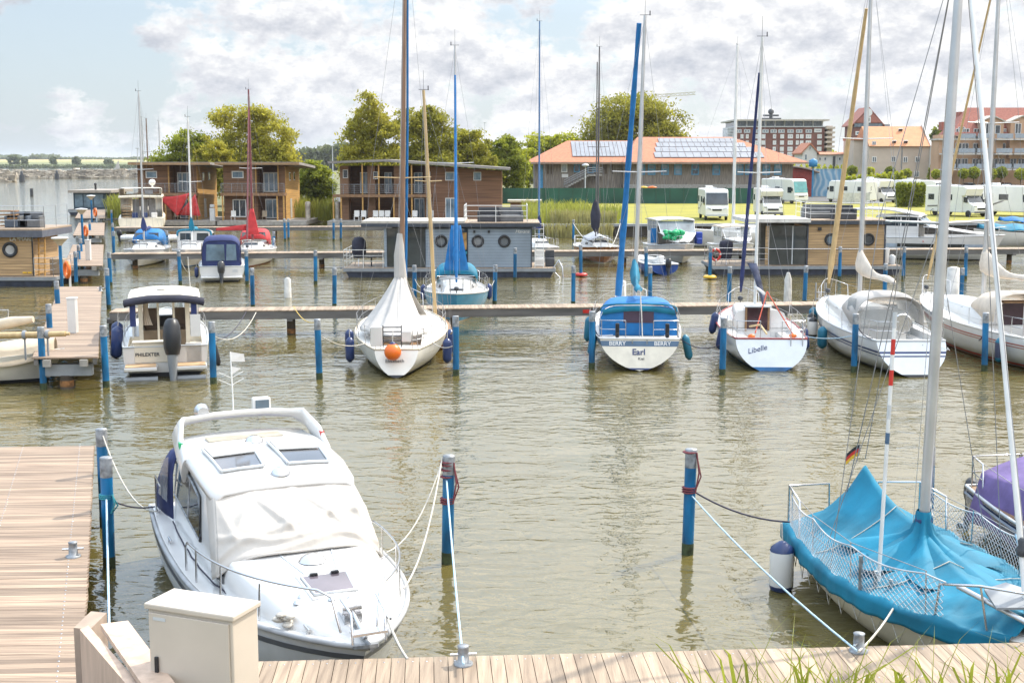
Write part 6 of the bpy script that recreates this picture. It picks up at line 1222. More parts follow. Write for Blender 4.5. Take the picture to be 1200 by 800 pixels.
for nm, rows, (ya, yb, za, zb_) in (('l', [(671, 741, .24, .94)], (D-1.5, D+8, BZ(190), BZ(171)+.9)), ('r', [(766, 893, .16, .36), (769, 885, .38, .56), (772, 878, .58, .74), (776, 870, .76, .93)], (D-2.6, D+8.45, BZ(190), BZ(167.3)+1.0))):
    for a, b, f0, f1 in rows:
        y0_, z0_ = on_roof(ya, yb, za, zb_, f0); y1_, z1_ = on_roof(ya, yb, za, zb_, f1); n = 14; m = MB()
        for i in range(n): xa = BX(a)+(BX(b)-BX(a))*i/n; xb = xa+(BX(b)-BX(a))/n-.06; m.ext([(xa, y0_-.1, z0_+.12), (xb, y0_-.1, z0_+.12), (xb, y1_-.1, z1_+.12), (xa, y1_-.1, z1_+.12)], (0, .02, -.1))
        m.build('solar_panel', solar, t, w=True)
for px, dk in ((750, 0), (762, 0), (777.5, 0), (792.5, 0), (812.5, 1), (837, 0), (864, 0), (875, 0), (895, 0), (908.5, 0)): window(t, BX(px-4.4), BX(px+4.4), BZ(205), BZ(192.3), D-1, fm=bluef, gm=gdark if dk else gblue, horiz=1, d=.1, fw=.16)
window(t, BX(657.5), BX(664.5), BZ(202), BZ(192), D, fm=frw, gm=gwhite, d=.1, fw=.12); window(t, BX(672), BX(679), BZ(202), BZ(192), D, fm=bluef, gm=gdark, d=.1, fw=.16); window(t, BX(688), BX(695), BZ(203), BZ(191.5), D, fm=bluef, gm=gdark, name='door', d=.1, fw=.16)
m = MB(); m.box(BX(631), BX(636), D-.08, D-.003, 1, BZ(193.5)); m.build('door', M('blue door', (.03, .22, .42), .5), t, w=True); m = MB(); m.box(BX(695.8), BX(700.5), D-.08, D-.003, BZ(202), BZ(192)); m.build('blue_panel', M('blue door'), t, w=True)
m = MB(); m.box(BX(658), BX(665.5), D-.1, D-.003, BZ(208), BZ(204)); m.build('notice_board', white, t, w=True)
for px in (642, 646, 707, 709.5, 717): m = MB(); m.box(BX(px)-.12, BX(px)+.12, D-.07, D-.003, BZ(204), BZ(193)); m.build('timber_slat', M('dark timber', (.12, .09, .07), .8), t, w=True)
st = MB(); n = 9
for i in range(n): st.box(BX(662+i*3), BX(665+i*3), D-2.2, D-.2, BZ(218-i*1.6)-.2, BZ(218-i*1.6))
st.box(BX(688), BX(704), D-2.2, D-.2, BZ(204.5)-.2, BZ(204.5)); st.build('steps', concrete, t, w=True); m = MB()
for z_ in (0, .35, .7): m.tube([(BX(660), D-2.2, BZ(219)+1-z_*.9), (BX(688), D-2.2, BZ(204.5)+1-z_*.9), (BX(704), D-2.2, BZ(204.5)+1-z_*.9)], .05, 5)
for i in range(10): m.tube([(BX(660+i*3.1), D-2.2, BZ(219-i*1.61)), (BX(660+i*3.1), D-2.2, BZ(219-i*1.61)+1)], .03, 4)
m.build('stair_railing', mgrey, t, w=True)
q = ad(686, 195, 190); m = MB(); m.lathe([(.09, 1), (.08, 6.0)], (q.x, q.y, 0), 8); m.lathe([(.1, 6.0), (.55, 6.15), (.5, 6.35), (.1, 6.5)], (q.x, q.y, 0), 14); one(m, 'street_lamp', lgrey, 'grey lamp post in front of the timber hall stairs', 'lamp')
# green mesh fence
Df = 179.0; FX = lambda px: xx(px, Df); t = thing('mesh_fence', 'long dark green screened fence behind the camper lawn', 'fence', (FX(740), Df, 1)); m = MB(); m.box(FX(572), FX(912), Df, Df+.03, 1.0, zx(220.5, Df)); m.build('screen', M('green screen cloth', (.014, .085, .062), .75, var=.2, scale=.35), t, w=True)
for i in range(22): x = FX(574+i*16.2); m = MB(); m.box(x-.05, x+.05, Df-.06, Df-.002, .98, zx(219.8, Df)); m.build('post', M('fence post', (.02, .07, .05), .6), t, w=True)
for px, mt, lb in ((754, M('yellow plastic'), 'yellow kayak bow showing above the green fence'), (764.5, orange, 'orange kayak bow showing above the green fence')): q = ad(px, 219, 181.5); m = MB(); m.loft([[(q.x+xk+.0, q.y+r*math.cos(a), q.z-.1+r*.7*math.sin(a)) for a in [2*math.pi*k/10 for k in range(10)]] for xk, r in ((-.65, .05), (-.4, .25), (0, .33), (.4, .25), (.65, .05))]); m.tube([(q.x, q.y, 1), (q.x, q.y, q.z-.2)], .05, 5); one(m, 'kayak', mt, lb, 'kayak')
# brick hotel
D = 380.0; BX = lambda px: xx(px, D); BZ = lambda py: zx(py, D); cx = lambda c: c/5.4545+840; cy = lambda c: c/5.4545+110
t = thing('brick_hotel', 'large dark red brick hotel with glazed top floors behind the timber hall', 'hotel', (BX(911), D, 1)); m = MB(); m.box(BX(cx(108)), BX(cx(672)), D, D+22, 1, BZ(cy(212))); m.build('wall', brick, t, w=True)
m = MB(); m.box(BX(cx(118)), BX(cx(664)), D+1, D+21, BZ(cy(211)), BZ(cy(166))); m.build('glass_floor', gwin, t, w=True); m = MB(); m.box(BX(cx(92)), BX(cx(690)), D-2, D+23, BZ(cy(174)), BZ(cy(164))); m.build('roof', M('pale roof'), t, w=True)
m = MB(); m.box(BX(cx(105)), BX(cx(675)), D-.5, D+22.4, BZ(cy(214)), BZ(cy(207))); m.build('cornice', lgrey, t, w=True)
for k in range(10): c = 120+k*60; m = MB(); m.box(BX(cx(c))-.2, BX(cx(c))+.2, D+.7, D+.98, BZ(cy(210)), BZ(cy(173))); m.build('mullion', lgrey, t, w=True)
for c in (125, 180, 240, 296, 348, 398, 455, 510, 570): window(t, BX(cx(c-20)), BX(cx(c+20)), BZ(cy(250)), BZ(cy(228)), D, fm=lgrey, gm=gblue, d=.25, mull=2, fw=.3)
window(t, BX(cx(605)), BX(cx(652)), BZ(cy(247)), BZ(cy(224)), D, fm=frw, gm=gwhite, d=.25, fw=.4)
for c, w_ in ((148, 9), (182, 9), (240, 9), (285, 12), (355, 10), (403, 12), (455, 16), (500, 9), (527, 11), (570, 17), (640, 14)):
    for r_ in (272, 312, 352, 385): window(t, BX(cx(c-w_)), BX(cx(c+w_)), BZ(cy(r_+14)), BZ(cy(r_-13)), D, fm=frw, gm=gwhite, d=.25, mull=2 if w_ > 10 else 1, fw=.35)
m = MB(); 
for k in range(5): m.box(BX(cx(672)), BX(cx(728)), D-2, D+8, BZ(cy(225+k*30)), BZ(cy(212+k*30)))
m.box(BX(cx(690)), BX(cx(722)), D, D+8, 1, BZ(cy(205))); m.build('balcony_tower', cream_r, t, w=True)
m = MB(); m.box(BX(cx(54)), BX(cx(106)), D-1, D+8, 1, BZ(cy(222))); m.build('glass_stairwell', gwhite, t, w=True); m = MB()
for k in range(5): m.box(BX(cx(53)), BX(cx(107)), D-1.3, D-1.02, BZ(cy(224+k*18)), BZ(cy(220+k*18)))
m.build('stair_slab', lgrey, t, w=True); m = MB(); x_ = BX(cx(350)); z_ = BZ(cy(164)); m.tube([(x_, D+5, z_), (x_, D+5, z_+2.2)], .5, 6); m.ball((x_, D+5, z_+2.4), .9); m.obox((x_, D+5, z_+1.3), (4.5, 1, .5)); m.obox((x_, D+5, z_+.4), (6, 1, .35)); m.build('roof_beacon', dgrey, t, w=True)
# small white gabled house with wing
D = 300.0; BX = lambda px: xx(px, D); BZ = lambda py: zx(py, D)
def gable(par, px0, px1, ze, zr, D, dep, mat, rmat, px_r=None, ov=.5):
    x0, x1 = xx(px0, D), xx(px1, D); xr = xx(px_r, D) if px_r else (x0+x1)/2
    m = MB(); m.ext([(x0, D, 1), (x1, D, 1), (x1, D, ze), (xr, D, zr), (x0, D, ze)], (0, dep, 0)); m.build('wall', mat, par, w=True)
    m = MB(); k = (zr-ze)/(xr-x0)
    m.ext([(x0-ov, D-.4, ze-k*ov+.05), (xr, D-.4, zr+.05), (x1+ov, D-.4, ze-k*ov+.05), (x1+ov, D-.4, ze-k*ov+.4), (xr, D-.4, zr+.45), (x0-ov, D-.4, ze-k*ov+.4)], (0, dep+.8, 0)); return m.build('roof', rmat, par, w=True)
t = thing('gabled_house', 'small white gabled house with low white wing before the hotel', 'house', (BX(947), D, 1)); gable(t, 938.5, 955, BZ(178.5), BZ(169.5), D, 9, white_r, tile); m = MB(); m.box(BX(955)+.01, BX(994), D+1, D+9, 1, BZ(180.5)); m.build('wing_wall', white_r, t, w=True)
m = MB(); m.ext([(BX(954), D+.4, BZ(181)), (BX(954), D+5, BZ(178)), (BX(954), D+9.4, BZ(181))], (BX(995)-BX(954), 0, 0)); m.build('wing_roof', tile, t, w=True); window(t, BX(941), BX(943.5), BZ(187.5), BZ(181), D, d=.15, gm=gwin); window(t, BX(945.8), BX(947.6), BZ(175.5), BZ(172), D, d=.15, gm=gdark); m = MB(); m.box(BX(975), BX(977.8), D+.8, D+.99, 1, BZ(183)); m.build('door', dgrey, t, w=True)
for px in (960, 966, 983, 989): window(t, BX(px-1.3), BX(px+1.3), BZ(188), BZ(184.5), D+1, d=.15, gm=gwin)
# brick tower with pointed gable
D = 420.0; BX = lambda px: xx(px, D); BZ = lambda py: zx(py, D); t = thing('brick_tower', 'narrow red brick tower house with pointed tiled gable', 'tower', (BX(1012), D, 1)); gable(t, 997.5, 1029, BZ(144.5), BZ(127), D, 12, brick, M('red roof tiles', (.34, .12, .085), .8, var=.12), px_r=1013.5, ov=1)
m = MB(); m.add([(BX(998), D-.46, BZ(144)), (BX(1029), D-.46, BZ(144)), (BX(1013.5), D-.46, BZ(128.5))], [(0, 1, 2)]); m.build('tiled_gable', M('red roof tiles'), t, w=True); m = MB(); m.box(BX(997), BX(1029.5), D-.5, D-.01, BZ(149), BZ(145)); m.build('glass_band', gwin, t, w=True)
window(t, BX(1009), BX(1015.5), BZ(144), BZ(137), D-.47, gm=gdark, d=.3, mull=2, fw=.4); m = MB(); m.lathe([(.01, -.1), (1.3, -.1), (1.3, .1)], (BX(1012.5), D-.6, BZ(132)), 16, 'y'); m.build('round_window', frw, t, w=True)
for a, b, c, d_ in ((999, 1005, 154, 158.5), (1011, 1016, 154, 158.5), (999, 1004, 163, 166.5), (1011, 1016, 163, 166.5)): window(t, BX(a), BX(b), BZ(d_), BZ(c), D, gm=gblue, d=.3, fw=.3)
m = MB(); m.box(BX(1021.5), BX(1025), D+3, D+5, BZ(140), BZ(133)); m.build('chimney', brick, t, w=True); m = MB(); m.box(BX(1031), BX(1045), D+6, D+16, 1, BZ(145)); m.build('lift_house', mgrey, t, w=True)
# cream house with orange roof
D = 290.0; BX = lambda px: xx(px, D); BZ = lambda py: zx(py, D); t = thing('cream_house', 'big cream rendered house with steep orange roof and dormer lights', 'house', (BX(1052), D, 1)); m = MB(); m.box(BX(1015.5), BX(1087), D, D+13, 1, BZ(171)); m.build('wall', cream_r, t, w=True)
m = MB(); m.ext([(BX(1015), D-.6, BZ(171.5)), (BX(1015), D+6.5, BZ(151.5)+.8), (BX(1015), D+13.6, BZ(171.5))], (BX(1086)-BX(1015), 0, 0)); m.build('roof', M('bright orange roof tiles', (.54, .25, .12), .8, var=.08, scale=1), t, w=True)
m = MB(); m.ext([(BX(1086)+.01, D-.7, 1), (BX(1086)+.01, D-.7, BZ(171)), (BX(1086)+.01, D+6.5, BZ(150)+1), (BX(1086)+.01, D+13.7, BZ(171)), (BX(1086)+.01, D+13.7, 1)], (.5, 0, 0)); m.build('gable_wall', white_r, t, w=True)
for px, py in ((1045, 168), (1058.5, 168), (1058.5, 156)): f = (171.5-py)/20; y_ = D-.6+7.1*f; z_ = BZ(171.5)+(BZ(151.5)+.8-BZ(171.5))*f; m = MB(); m.obox((BX(px), y_-.1, z_), (1.0, .2, 1.1), rx=.5); o = m.build('roof_light', white, t, w=True); m = MB(); m.obox((BX(px), y_-.28, z_+.06), (.75, .06, .85), rx=.5); m.build('pane', gdark, o, w=True)
for px, py, w_ in ((1021, 169, 2.4), (1044.5, 186.5, 2.6), (1058.2, 187.2, 2.6), (1072.3, 187, 2.6), (1047, 204, 3), (1033, 205, 3), (1072, 204, 3), (1022, 187, 2.6)): window(t, BX(px-w_), BX(px+w_), BZ(py+3.4), BZ(py-3.4), D, d=.15, gm=gwin, mull=2, fw=.14)
m = MB(); m.tube([(BX(1054), D-.1, 1), (BX(1054), D-.1, BZ(171))], .1, 5); m.build('downpipe', mgrey, t, w=True); m = MB(); m.box(BX(1003), BX(1015), D+4, D+13, 1, BZ(164)); m.build('side_wing', cream_r, t, w=True); m = MB(); m.box(BX(1002.5), BX(1015)-.01, D+3.4, D+13.4, BZ(164), BZ(161)); m.build('side_roof', tile, t, w=True)
# apricot apartment block
D = 270.0; BX = lambda px: xx(px, D); BZ = lambda py: zx(py, D); t = thing('apartment_block', 'apricot apartment block with stacked balconies and red roof at the right', 'apartment block', (BX(1150), D, 1)); m = MB(); m.box(BX(1098), BX(1290), D, D+5, 1, BZ(158)); m.build('wall', orng_r, t, w=True)
m = MB(); m.box(BX(1095), BX(1112), D-1, D+4, 1, BZ(164)); m.build('corner_bay', orng_r, t, w=True); hip(t, BX(1110), BX(1292), D-.6, D+9, BZ(158.5), BZ(131)+1, BX(1136), BX(1270), M('red roof tiles')); m = MB(); m.box(BX(1093), BX(1113), D-1.8, D+4.5, BZ(164.5), BZ(162.5)); m.build('flat_roof', M('pale roof'), t, w=True)
for px in (1156, 1190): 
    gx0, gx1 = px-14, px+12; m = MB(); m.ext([(BX(gx0), D-1.4, BZ(186)), (BX(gx1), D-1.4, BZ(186)), (BX(gx1), D-1.4, BZ(143)), (BX((gx0+gx1)/2), D-1.4, BZ(137)), (BX(gx0), D-1.4, BZ(143))], (0, 6, 0)); m.build('dormer', orng_r, t, w=True); m = MB(); m.ext([(BX(gx0-2), D-1.8, BZ(143.6)), (BX((gx0+gx1)/2), D-1.8, BZ(136.8)), (BX(gx1+2), D-1.8, BZ(143.6)), (BX(gx1+2), D-1.8, BZ(142.4)), (BX((gx0+gx1)/2), D-1.8, BZ(135.4)), (BX(gx0-2), D-1.8, BZ(142.4))], (0, 7, 0)); m.build('dormer_roof', M('pale roof'), t, w=True); window(t, BX(px-9), BX(px-2), BZ(157), BZ(145), D-1.4, gm=gdark, d=.15, mull=2); window(t, BX(px+2), BX(px+8), BZ(157), BZ(147), D-1.4, gm=gdark, d=.15)
for px in (1128, 1187, 1108): m = MB(); m.box(BX(px), BX(px+4), D+5, D+7, BZ(142), BZ(130) if px > 1110 else BZ(152)); m.build('chimney', M('red roof tiles'), t, w=True)
for row in (163, 180, 198):
    for a, b in ((1095, 1112), (1114, 1133), (1135, 1153), (1157, 1176), (1178, 1200), (1204, 1225)):
        if row == 163 and a < 1110: continue
        zb_ = BZ(row); m = MB(); m.box(BX(a), BX(b), D-3.2, D-1.41, zb_-.25, zb_); o = m.build('balcony', white_r, t, w=True); m = MB(); m.box(BX(a)+.05, BX(b)-.05, D-3.15, D-3.08, zb_+.12, zb_+1.05); m.build('balcony_panel', M('balcony panel', (.33, .37, .42), .4), o, w=True)
        for k in (.25, .68): window(t, BX(a+(b-a)*k)-.6, BX(a+(b-a)*k)+.75, zb_+.1, zb_+2.15, D, gm=gdark if (a+row) % 3 else gwhite, mull=2, d=.12, name='balcony_door')
window(t, BX(1118), BX(1126), BZ(158), BZ(149), D, gm=gdark); 
# red shed, mural, tower crane
D = 215.0; BX = lambda px: xx(px, D); BZ = lambda py: zx(py, D); t = thing('red_shed', 'dark red shed with low curved roof left of the blue mural', 'shed', (BX(938), D, 1)); m = MB(); m.box(BX(924), BX(950), D, D+8, 1, BZ(197)); m.build('wall', M('red shed boards', (.28, .04, .03), .7, var=.15), t, w=True); m = MB(); m.grid(lambda u, v: (BX(922)+(BX(958)-BX(922))*u, D-.6+9*v, BZ(195.2)-(BZ(195)-BZ(202))*u**2), 8, 4); m.build('roof', M('grey brown roof', (.34, .27, .22), .8), t, w=True, solid=.25)
mur = bpy.data.materials.new('mural waves'); mur.use_nodes = True
def _m():
    N, n, l = nodes_of(mur.node_tree); p = N['Principled BSDF']; tc = n('ShaderNodeTexCoord'); w = n('ShaderNodeTexWave'); w.inputs['Scale'].default_value = .35; w.inputs['Distortion'].default_value = 9; l(tc.outputs['Object'], w.inputs[0]); r = ramp(n, [(.25, (.12, .26, .38)), (.6, (.20, .34, .44)), (1, (.34, .42, .47))]); l(w.outputs[0], r.inputs[0]); l(r.outputs[0], p.inputs['Base Color'])
_m(); m = MB(); m.box(BX(951), BX(986), D+1, D+1.3, 1, BZ(199)); m.box(BX(950.5), BX(986.5), D+.95, D+1.35, BZ(199), BZ(198)); one(m, 'mural_wall', mur, 'low wall painted with blue and white waves', 'wall')
q = ad(953, 190, 212); m = MB(); m.tube([(q.x, q.y, 1), (q.x, q.y, zx(195, 212))], .12, 6); m.lathe([(.1, 0), (.7, .1), (.7, 1.1), (.1, 1.4)], (q.x, q.y, zx(196, 212)), 10); one(m, 'blue_cowl', M('blue door'), 'blue cowl on a post above the red shed', 'cowl')
D = 600.0; m = MB()
def lat(a, b, h, n):
    a, b = Vector(a), Vector(b)
    for s_ in (0, h): m.tube([a+Vector((0, 0, s_)), b+Vector((0, 0, s_))], .15, 4)
    for i in range(n): p0, p1 = a.lerp(b, i/n), a.lerp(b, (i+1)/n); m.tube([p0, p1+Vector((0, 0, h))], .09, 3); m.tube([p0+Vector((0, 0, h)), p1], .09, 3)
lat(ad(700, 119, D), ad(815, 111, D), 1.2, 22); q = ad(740, 117, D); m.box(q.x-1, q.x+1, D-1, D+1, 1, q.z); m.tube([q, q+Vector((0, 0, 3))], .2, 4); m.tube([q+Vector((0, 0, 3)), ad(790, 111, D)], .08, 3); one(m, 'tower_crane', M('pale crane yellow', (.45, .42, .25), .6), 'distant tower crane with jib above the oak', 'crane')
for px, top, Yd, lb in ((568, 144, 330, 'thin pale mast behind the trees right of the blue furled mast'), (389.5, 171, 260, 'pale lamp mast in the gap left of the long house'), (161, 174, 230, 'short pale lamp post left of the first house roof')): q = ad(px, top, Yd); m = MB(); m.tube([(q.x, Yd, 1 if px > 200 else -.5), (q.x, Yd, q.z)], [.14, .07], 6); m.obox((q.x, Yd, q.z), (.7, .2, .15)); one(m, 'light_mast', lgrey, lb, 'mast')
# ---------- campers, cars, bicycle ----------
rvw = M('camper white', (.76, .75, .73), .3, var=.04, scale=.6); rvg = M('camper decals', (.18, .17, .17), .4)
def wheel(par, loc, r=.34, wd=.22):
    o = MB(); o.lathe([(r*.62, -wd/2), (r*.95, -wd/2), (r, -wd*.3), (r, wd*.3), (r*.95, wd/2), (r*.62, wd/2)], loc, 18, 'x'); o = o.build('wheel', rubber, par); m = MB(); m.lathe([(.02, -wd*.35), (r*.6, -wd*.42), (r*.63, 0), (r*.6, wd*.42), (.02, wd*.35)], loc, 14, 'x'); m.build('rim', galv, o)
def sidequad(par, name, mat, sd, x, y0, y1, z0, z1, th=.03):
    m = MB(); m.obox((sd*(x+th/2), (y0+y1)/2, (z0+z1)/2), (th, y1-y0, z1-z0)); return m.build(name, mat, par, bevel=.01)
def camper(label, px, py, hx, hy, L=7.0, style='A', gfx=0, Wd=1.14, Ht=3.0, glow=gdark, sc=1, ztop=None):
    q = at(px, py, .985); d = Vector((hx, hy)).normalized(); t = thing('camper', label, 'camper', (q.x-d.x*L/2, q.y-d.y*L/2, .985), math.atan2(-d.x, d.y), 'campers parked on the lawn'); h = L/2
    if style == 'A':
        pr = [(-h, .42), (-h, Ht-.1), (-h+.15, Ht), (h-1.0, Ht), (h-.55, Ht-.18), (h-.12, 1.45), (h, 1.15), (h, .42)]
        m = MB(); m.ext([(-Wd, y, z) for y, z in pr], (2*Wd, 0, 0)); m.build('body', rvw, t, bevel=.09)
        a, b = Vector((0, h-.50, Ht-.35)), Vector((0, h-.145, 1.55)); m = MB(); m.add([(-Wd+.1, a.y+.04, a.z), (Wd-.1, a.y+.04, a.z), (Wd-.06, b.y+.05, b.z), (-Wd+.06, b.y+.05, b.z)], [(0, 1, 2, 3)]); m.build('windscreen', glow, t)
        m = MB(); m.ext([(-.42, h+.01, .95), (.42, h+.01, .95), (.5, h+.01, 1.12), (-.5, h+.01, 1.12)], (0, .02, 0)); m.build('grille', black, t)
        for sd in (-1, 1): m = MB(); m.add([(sd*.98, h+.02, 1.18), (sd*.98, h-.06, 1.34), (sd*.62, h+.02, 1.2), (sd*.6, h+.03, 1.02)], [(0, 1, 2, 3)]); m.build('headlight', glass('lamp glass', (.55, .58, .6), .1), t); m = MB(); m.obox((sd*(Wd+.14), h-.5, 1.95), (.22, .12, .4)); m.build('mirror', black, t, bevel=.03); sidequad(t, 'cab_window', gdark, sd, Wd, h-1.7, h-.75, 1.5, 2.3)
        m = MB(); m.box(-Wd+.06, Wd-.06, h-.02, h+.06, .40, .62); m.build('bumper', lgrey, t, bevel=.03)
    else:
        yb = h-1.75; pr = [(-h, .42), (-h, Ht-.1), (-h+.12, Ht), (yb+.2, Ht), (yb+.75, Ht-.22), (yb+.45, 2.18), (yb, 2.15), (yb, .42)]
        m = MB(); m.ext([(-Wd, y, z) for y, z in pr], (2*Wd, 0, 0)); m.build('body', rvw, t, bevel=.07)
        cp = [(yb-.05, .45), (yb-.05, 2.2), (yb+.3, 2.2), (yb+.95, 1.48), (h-.15, 1.2), (h, .98), (h, .42)]; m = MB(); m.ext([(-.98, y, z) for y, z in cp], (1.96, 0, 0)); m.build('cab', rvw, t, bevel=.07)
        m = MB(); m.add([(-.84, yb+.36, 2.17), (.84, yb+.36, 2.17), (.9, yb+.95, 1.525), (-.9, yb+.95, 1.525)], [(0, 1, 2, 3)]); m.build('windscreen', glow, t)
        m = MB(); m.obox((0, h+.01, .86), (1.1, .04, .2)); m.build('grille', black, t); m = MB(); m.box(-.97, .97, h-.02, h+.05, .38, .6); m.build('bumper', M('plastic grey', (.15, .15, .16), .6), t, bevel=.03)
        for sd in (-1, 1): m = MB(); m.obox((sd*.78, h-.1, 1.1), (.36, .2, .24), rx=-.5); m.build('headlight', glass('lamp glass'), t, bevel=.03); m = MB(); m.obox((sd*1.14, yb+.7, 1.65), (.24, .12, .36)); m.build('mirror', black, t, bevel=.03); sidequad(t, 'cab_window', gdark, sd, .98, yb+.1, yb+.72, 1.5, 2.05)
    for sd in (-1, 1):
        for y in (-h+1.5, h-.85): wheel(t, (sd*(Wd-.14), y, .34))
        for a, b in ((-h+.5, -h+1.4), (-.6, .5)): o = sidequad(t, 'window', gdark, sd, Wd, a, b, 1.7, 2.3)
        sidequad(t, 'door' if sd > 0 else 'service_hatch', offw, sd, Wd, -h+2.0, -h+2.65, .6 if sd > 0 else .7, 2.4 if sd > 0 else 1.2, .02)
        if gfx: m = MB(); m.ext([(sd*(Wd+.015), y, z) for y, z in ((-h+.4, .9), (-h+2.4, 1.0), (-h+4.0, 1.6), (-h+3.7, 1.62), (-h+2.2, 1.14), (-h+.4, 1.05))], (sd*.004, 0, 0)); m.build('decal_stripe', rvg, t)
    for y in (-h+1.2, -h+3.4): m = MB(); m.obox((0, y, Ht+.06), (.7, .7, .14)); m.build('roof_hatch', white, t, bevel=.03)
    m = MB(); m.obox((.3, -h+2.3, Ht+.16), (.7, .9, .26)); m.build('roof_box', white, t, bevel=.06); m = MB(); m.obox((-.4, -h+4.0, Ht+.05), (1.0, 1.3, .05)); m.build('roof_panel', M('solar panel glass'), t)
    if gfx == 2:
        for k in range(4): a = k*1.57+.4; m = MB(); m.ext([(-Wd-.015, .6+r*math.cos(a+o), 1.75+r*math.sin(a+o)) for r, o in ((.12, 0), (.75, -.12), (.8, .1), (.15, .5))], (-.004, 0, 0)); m.build('star_decal', rvg, t)
    return t, h
camper('white integrated camper with tall windscreen alone on the middle of the lawn', 840, 258.5, -.04, -1, 7.2, 'A', 1, Ht=3.05)
camper('white low profile camper with dark windscreen left of the tan houseboat roof', 906, 255.5, -.05, -1, 7.0, 'C', 0, Ht=2.95)
camper('white integrated camper with turquoise sunshade in its windscreen', 939, 239, .42, -1, 8.2, 'A', 1, Ht=3.4, glow=glass('turquoise shade', (.10, .36, .38), .2))
tR, hR = camper('white camper seen from behind with dark ornament on its rear wall', 976, 236.5, -.40, 1, 8.6, 'A', 0, Ht=3.1)
camper('white low profile camper with awning and windbreak behind the tan spar', 1044, 238, .32, -1, 7.2, 'C', 0, Ht=3.3)
camper('white camper with black swoosh behind the thick grey mast', 1104, 237, .75, -1, 7.6, 'A', 1, Ht=3.1)
camper('white van front camper right of the thick grey mast near the bicycle', 1150, 254.5, .42, -1, 7.4, 'C', 1, Ht=3.2)
camper('white camper with big dark star decal at the right edge', 1222, 254, .78, -1, 7.8, 'A', 2, Ht=3.2)
m = MB(); m.tube([(.02, hR+.0, 2.35), (.15, hR, 2.3), (.02, hR, 2.1), (.15, hR, 1.9), (0, hR, 1.8)], .03, 5); m.tube([(-.3, hR, 1.5), (-.1, hR, 1.55), (0, hR, 1.4), (.2, hR, 1.5)], .03, 5)
o = m.build('rear_ornament', rvg, tR); o.location = (0, -2*hR-.02, 0)
q = at(1000, 239, .99); m = MB(); [m.obox((q.x-1.6+1.1*k, q.y+.1*(k % 2), 1.75), (1.1, .03, 1.5), rz=.25*(-1)**k) for k in range(4)]; one(m, 'windbreak', M('pale awning cloth', (.55, .55, .53), .8), 'pale folding windbreak beside the camper behind the tan spar', 'windbreak')
def bicycle(px, py, lb):
    q = at(px, py, .99); t = thing('bicycle', lb, 'bicycle', (q.x, q.y, .99), .5); n = 18
    for x in (-.52, .52): m = MB(); m.tube([(x+.34*math.cos(2*math.pi*k/n), 0, .34+.34*math.sin(2*math.pi*k/n)) for k in range(n+1)], .03, 5, cap=False); [m.tube([(x, 0, .34), (x+.33*math.cos(a), 0, .34+.33*math.sin(a))], .006, 3) for a in (0, 1, 2, 3, 4, 5)]; m.build('wheel', black, t)
    m = MB(); [m.tube(p, .025, 5) for p in (((-.52, 0, .34), (-.1, 0, .3), (.35, 0, .8)), ((-.52, 0, .34), (-.2, 0, .8), (.35, 0, .85)), ((-.1, 0, .3), (-.22, 0, .9)), ((.52, 0, .34), (.35, 0, 1.0)))]; m.build('frame', dgrey, t); m = MB(); m.obox((-.24, 0, .95), (.26, .14, .06)); m.build('saddle', black, t); m = MB(); m.tube([(.3, -.28, 1.05), (.36, 0, 1.03), (.3, .28, 1.05)], .02, 5); m.build('handlebar', black, t)
bicycle(1097, 252, 'dark bicycle parked on the lawn beside the thick grey mast')
def car(px, py, mat, lb, rz=0., van=0, z=.985):
    q = at(px, py, z); t = thing('parked_car', lb, 'van' if van else 'car', (q.x, q.y, z), rz, 'cars parked behind the lawn'); h = 2.1; H_ = 2.0 if van else 1.45
    m = MB(); m.ext([(-.85, y, z) for y, z in ((-h, .3), (-h, .8), (-h+.15, .92), (h-.9, .95), (h-.1, .78), (h, .6), (h, .3))], (1.7, 0, 0)); m.build('body', mat, t, bevel=.06)
    m = MB(); m.loft([[(-.78, -h+.1, .9), (.78, -h+.1, .9), (.78, h-1.0, .94), (-.78, h-1.0, .94)], [(-.66, -h+.45, H_-.04), (.66, -h+.45, H_-.04), (.66, h-1.9, H_-.04), (-.66, h-1.9, H_-.04)]], sm=False); m.build('window', gdark, t)
    m = MB(); m.box(-.64, .64, -h+.5, h-1.95, H_-.04, H_+.02); m.build('roof', mat, t, bevel=.03)
    for sd in (-1, 1):
        for y in (-h+.75, h-.75): wheel(t, (sd*.78, y, .31), .31, .2)
        m = MB(); m.obox((sd*.6, h-.04, .68), (.3, .1, .14)); m.build('headlight', glass('lamp glass'), t)
cc = [(1062, lgrey, 'silver car left of the shrub hedge gap'), (1076, dgrey, 'dark car behind the right end of the shrub hedge'), (1090, redp, 'red car just left of the swoosh camper'), (1127, M('car blue', (.04, .10, .25), .25), 'blue car seen right of the thick mast above the campers'), (1137, white, 'white car beside the blue one above the campers'), (1148, dgrey, 'dark grey car above the camper near the bicycle'), (1158, M('car teal', (.05, .16, .22), .25), 'teal car left of the slim grey mast base row'), (1169, lgrey, 'silver car between the slim mast and star camper'), (1180, M('car maroon', (.18, .03, .04), .25), 'maroon car above the star camper roof'), (1192, white, 'white car at the right edge behind the star camper'), (1040, black, 'black car behind the camper with awning'), (1028, lgrey, 'silver car behind the left end of the awning camper')]
for k, (px, mt, lb) in enumerate(cc): car(px, 222.5-(k % 2)*.4, mt, lb, math.pi+random.uniform(-.1, .1))
car(697, 229.0, navyp, 'blue and white van behind the green fence under the hall stairs', 1.57, 1)
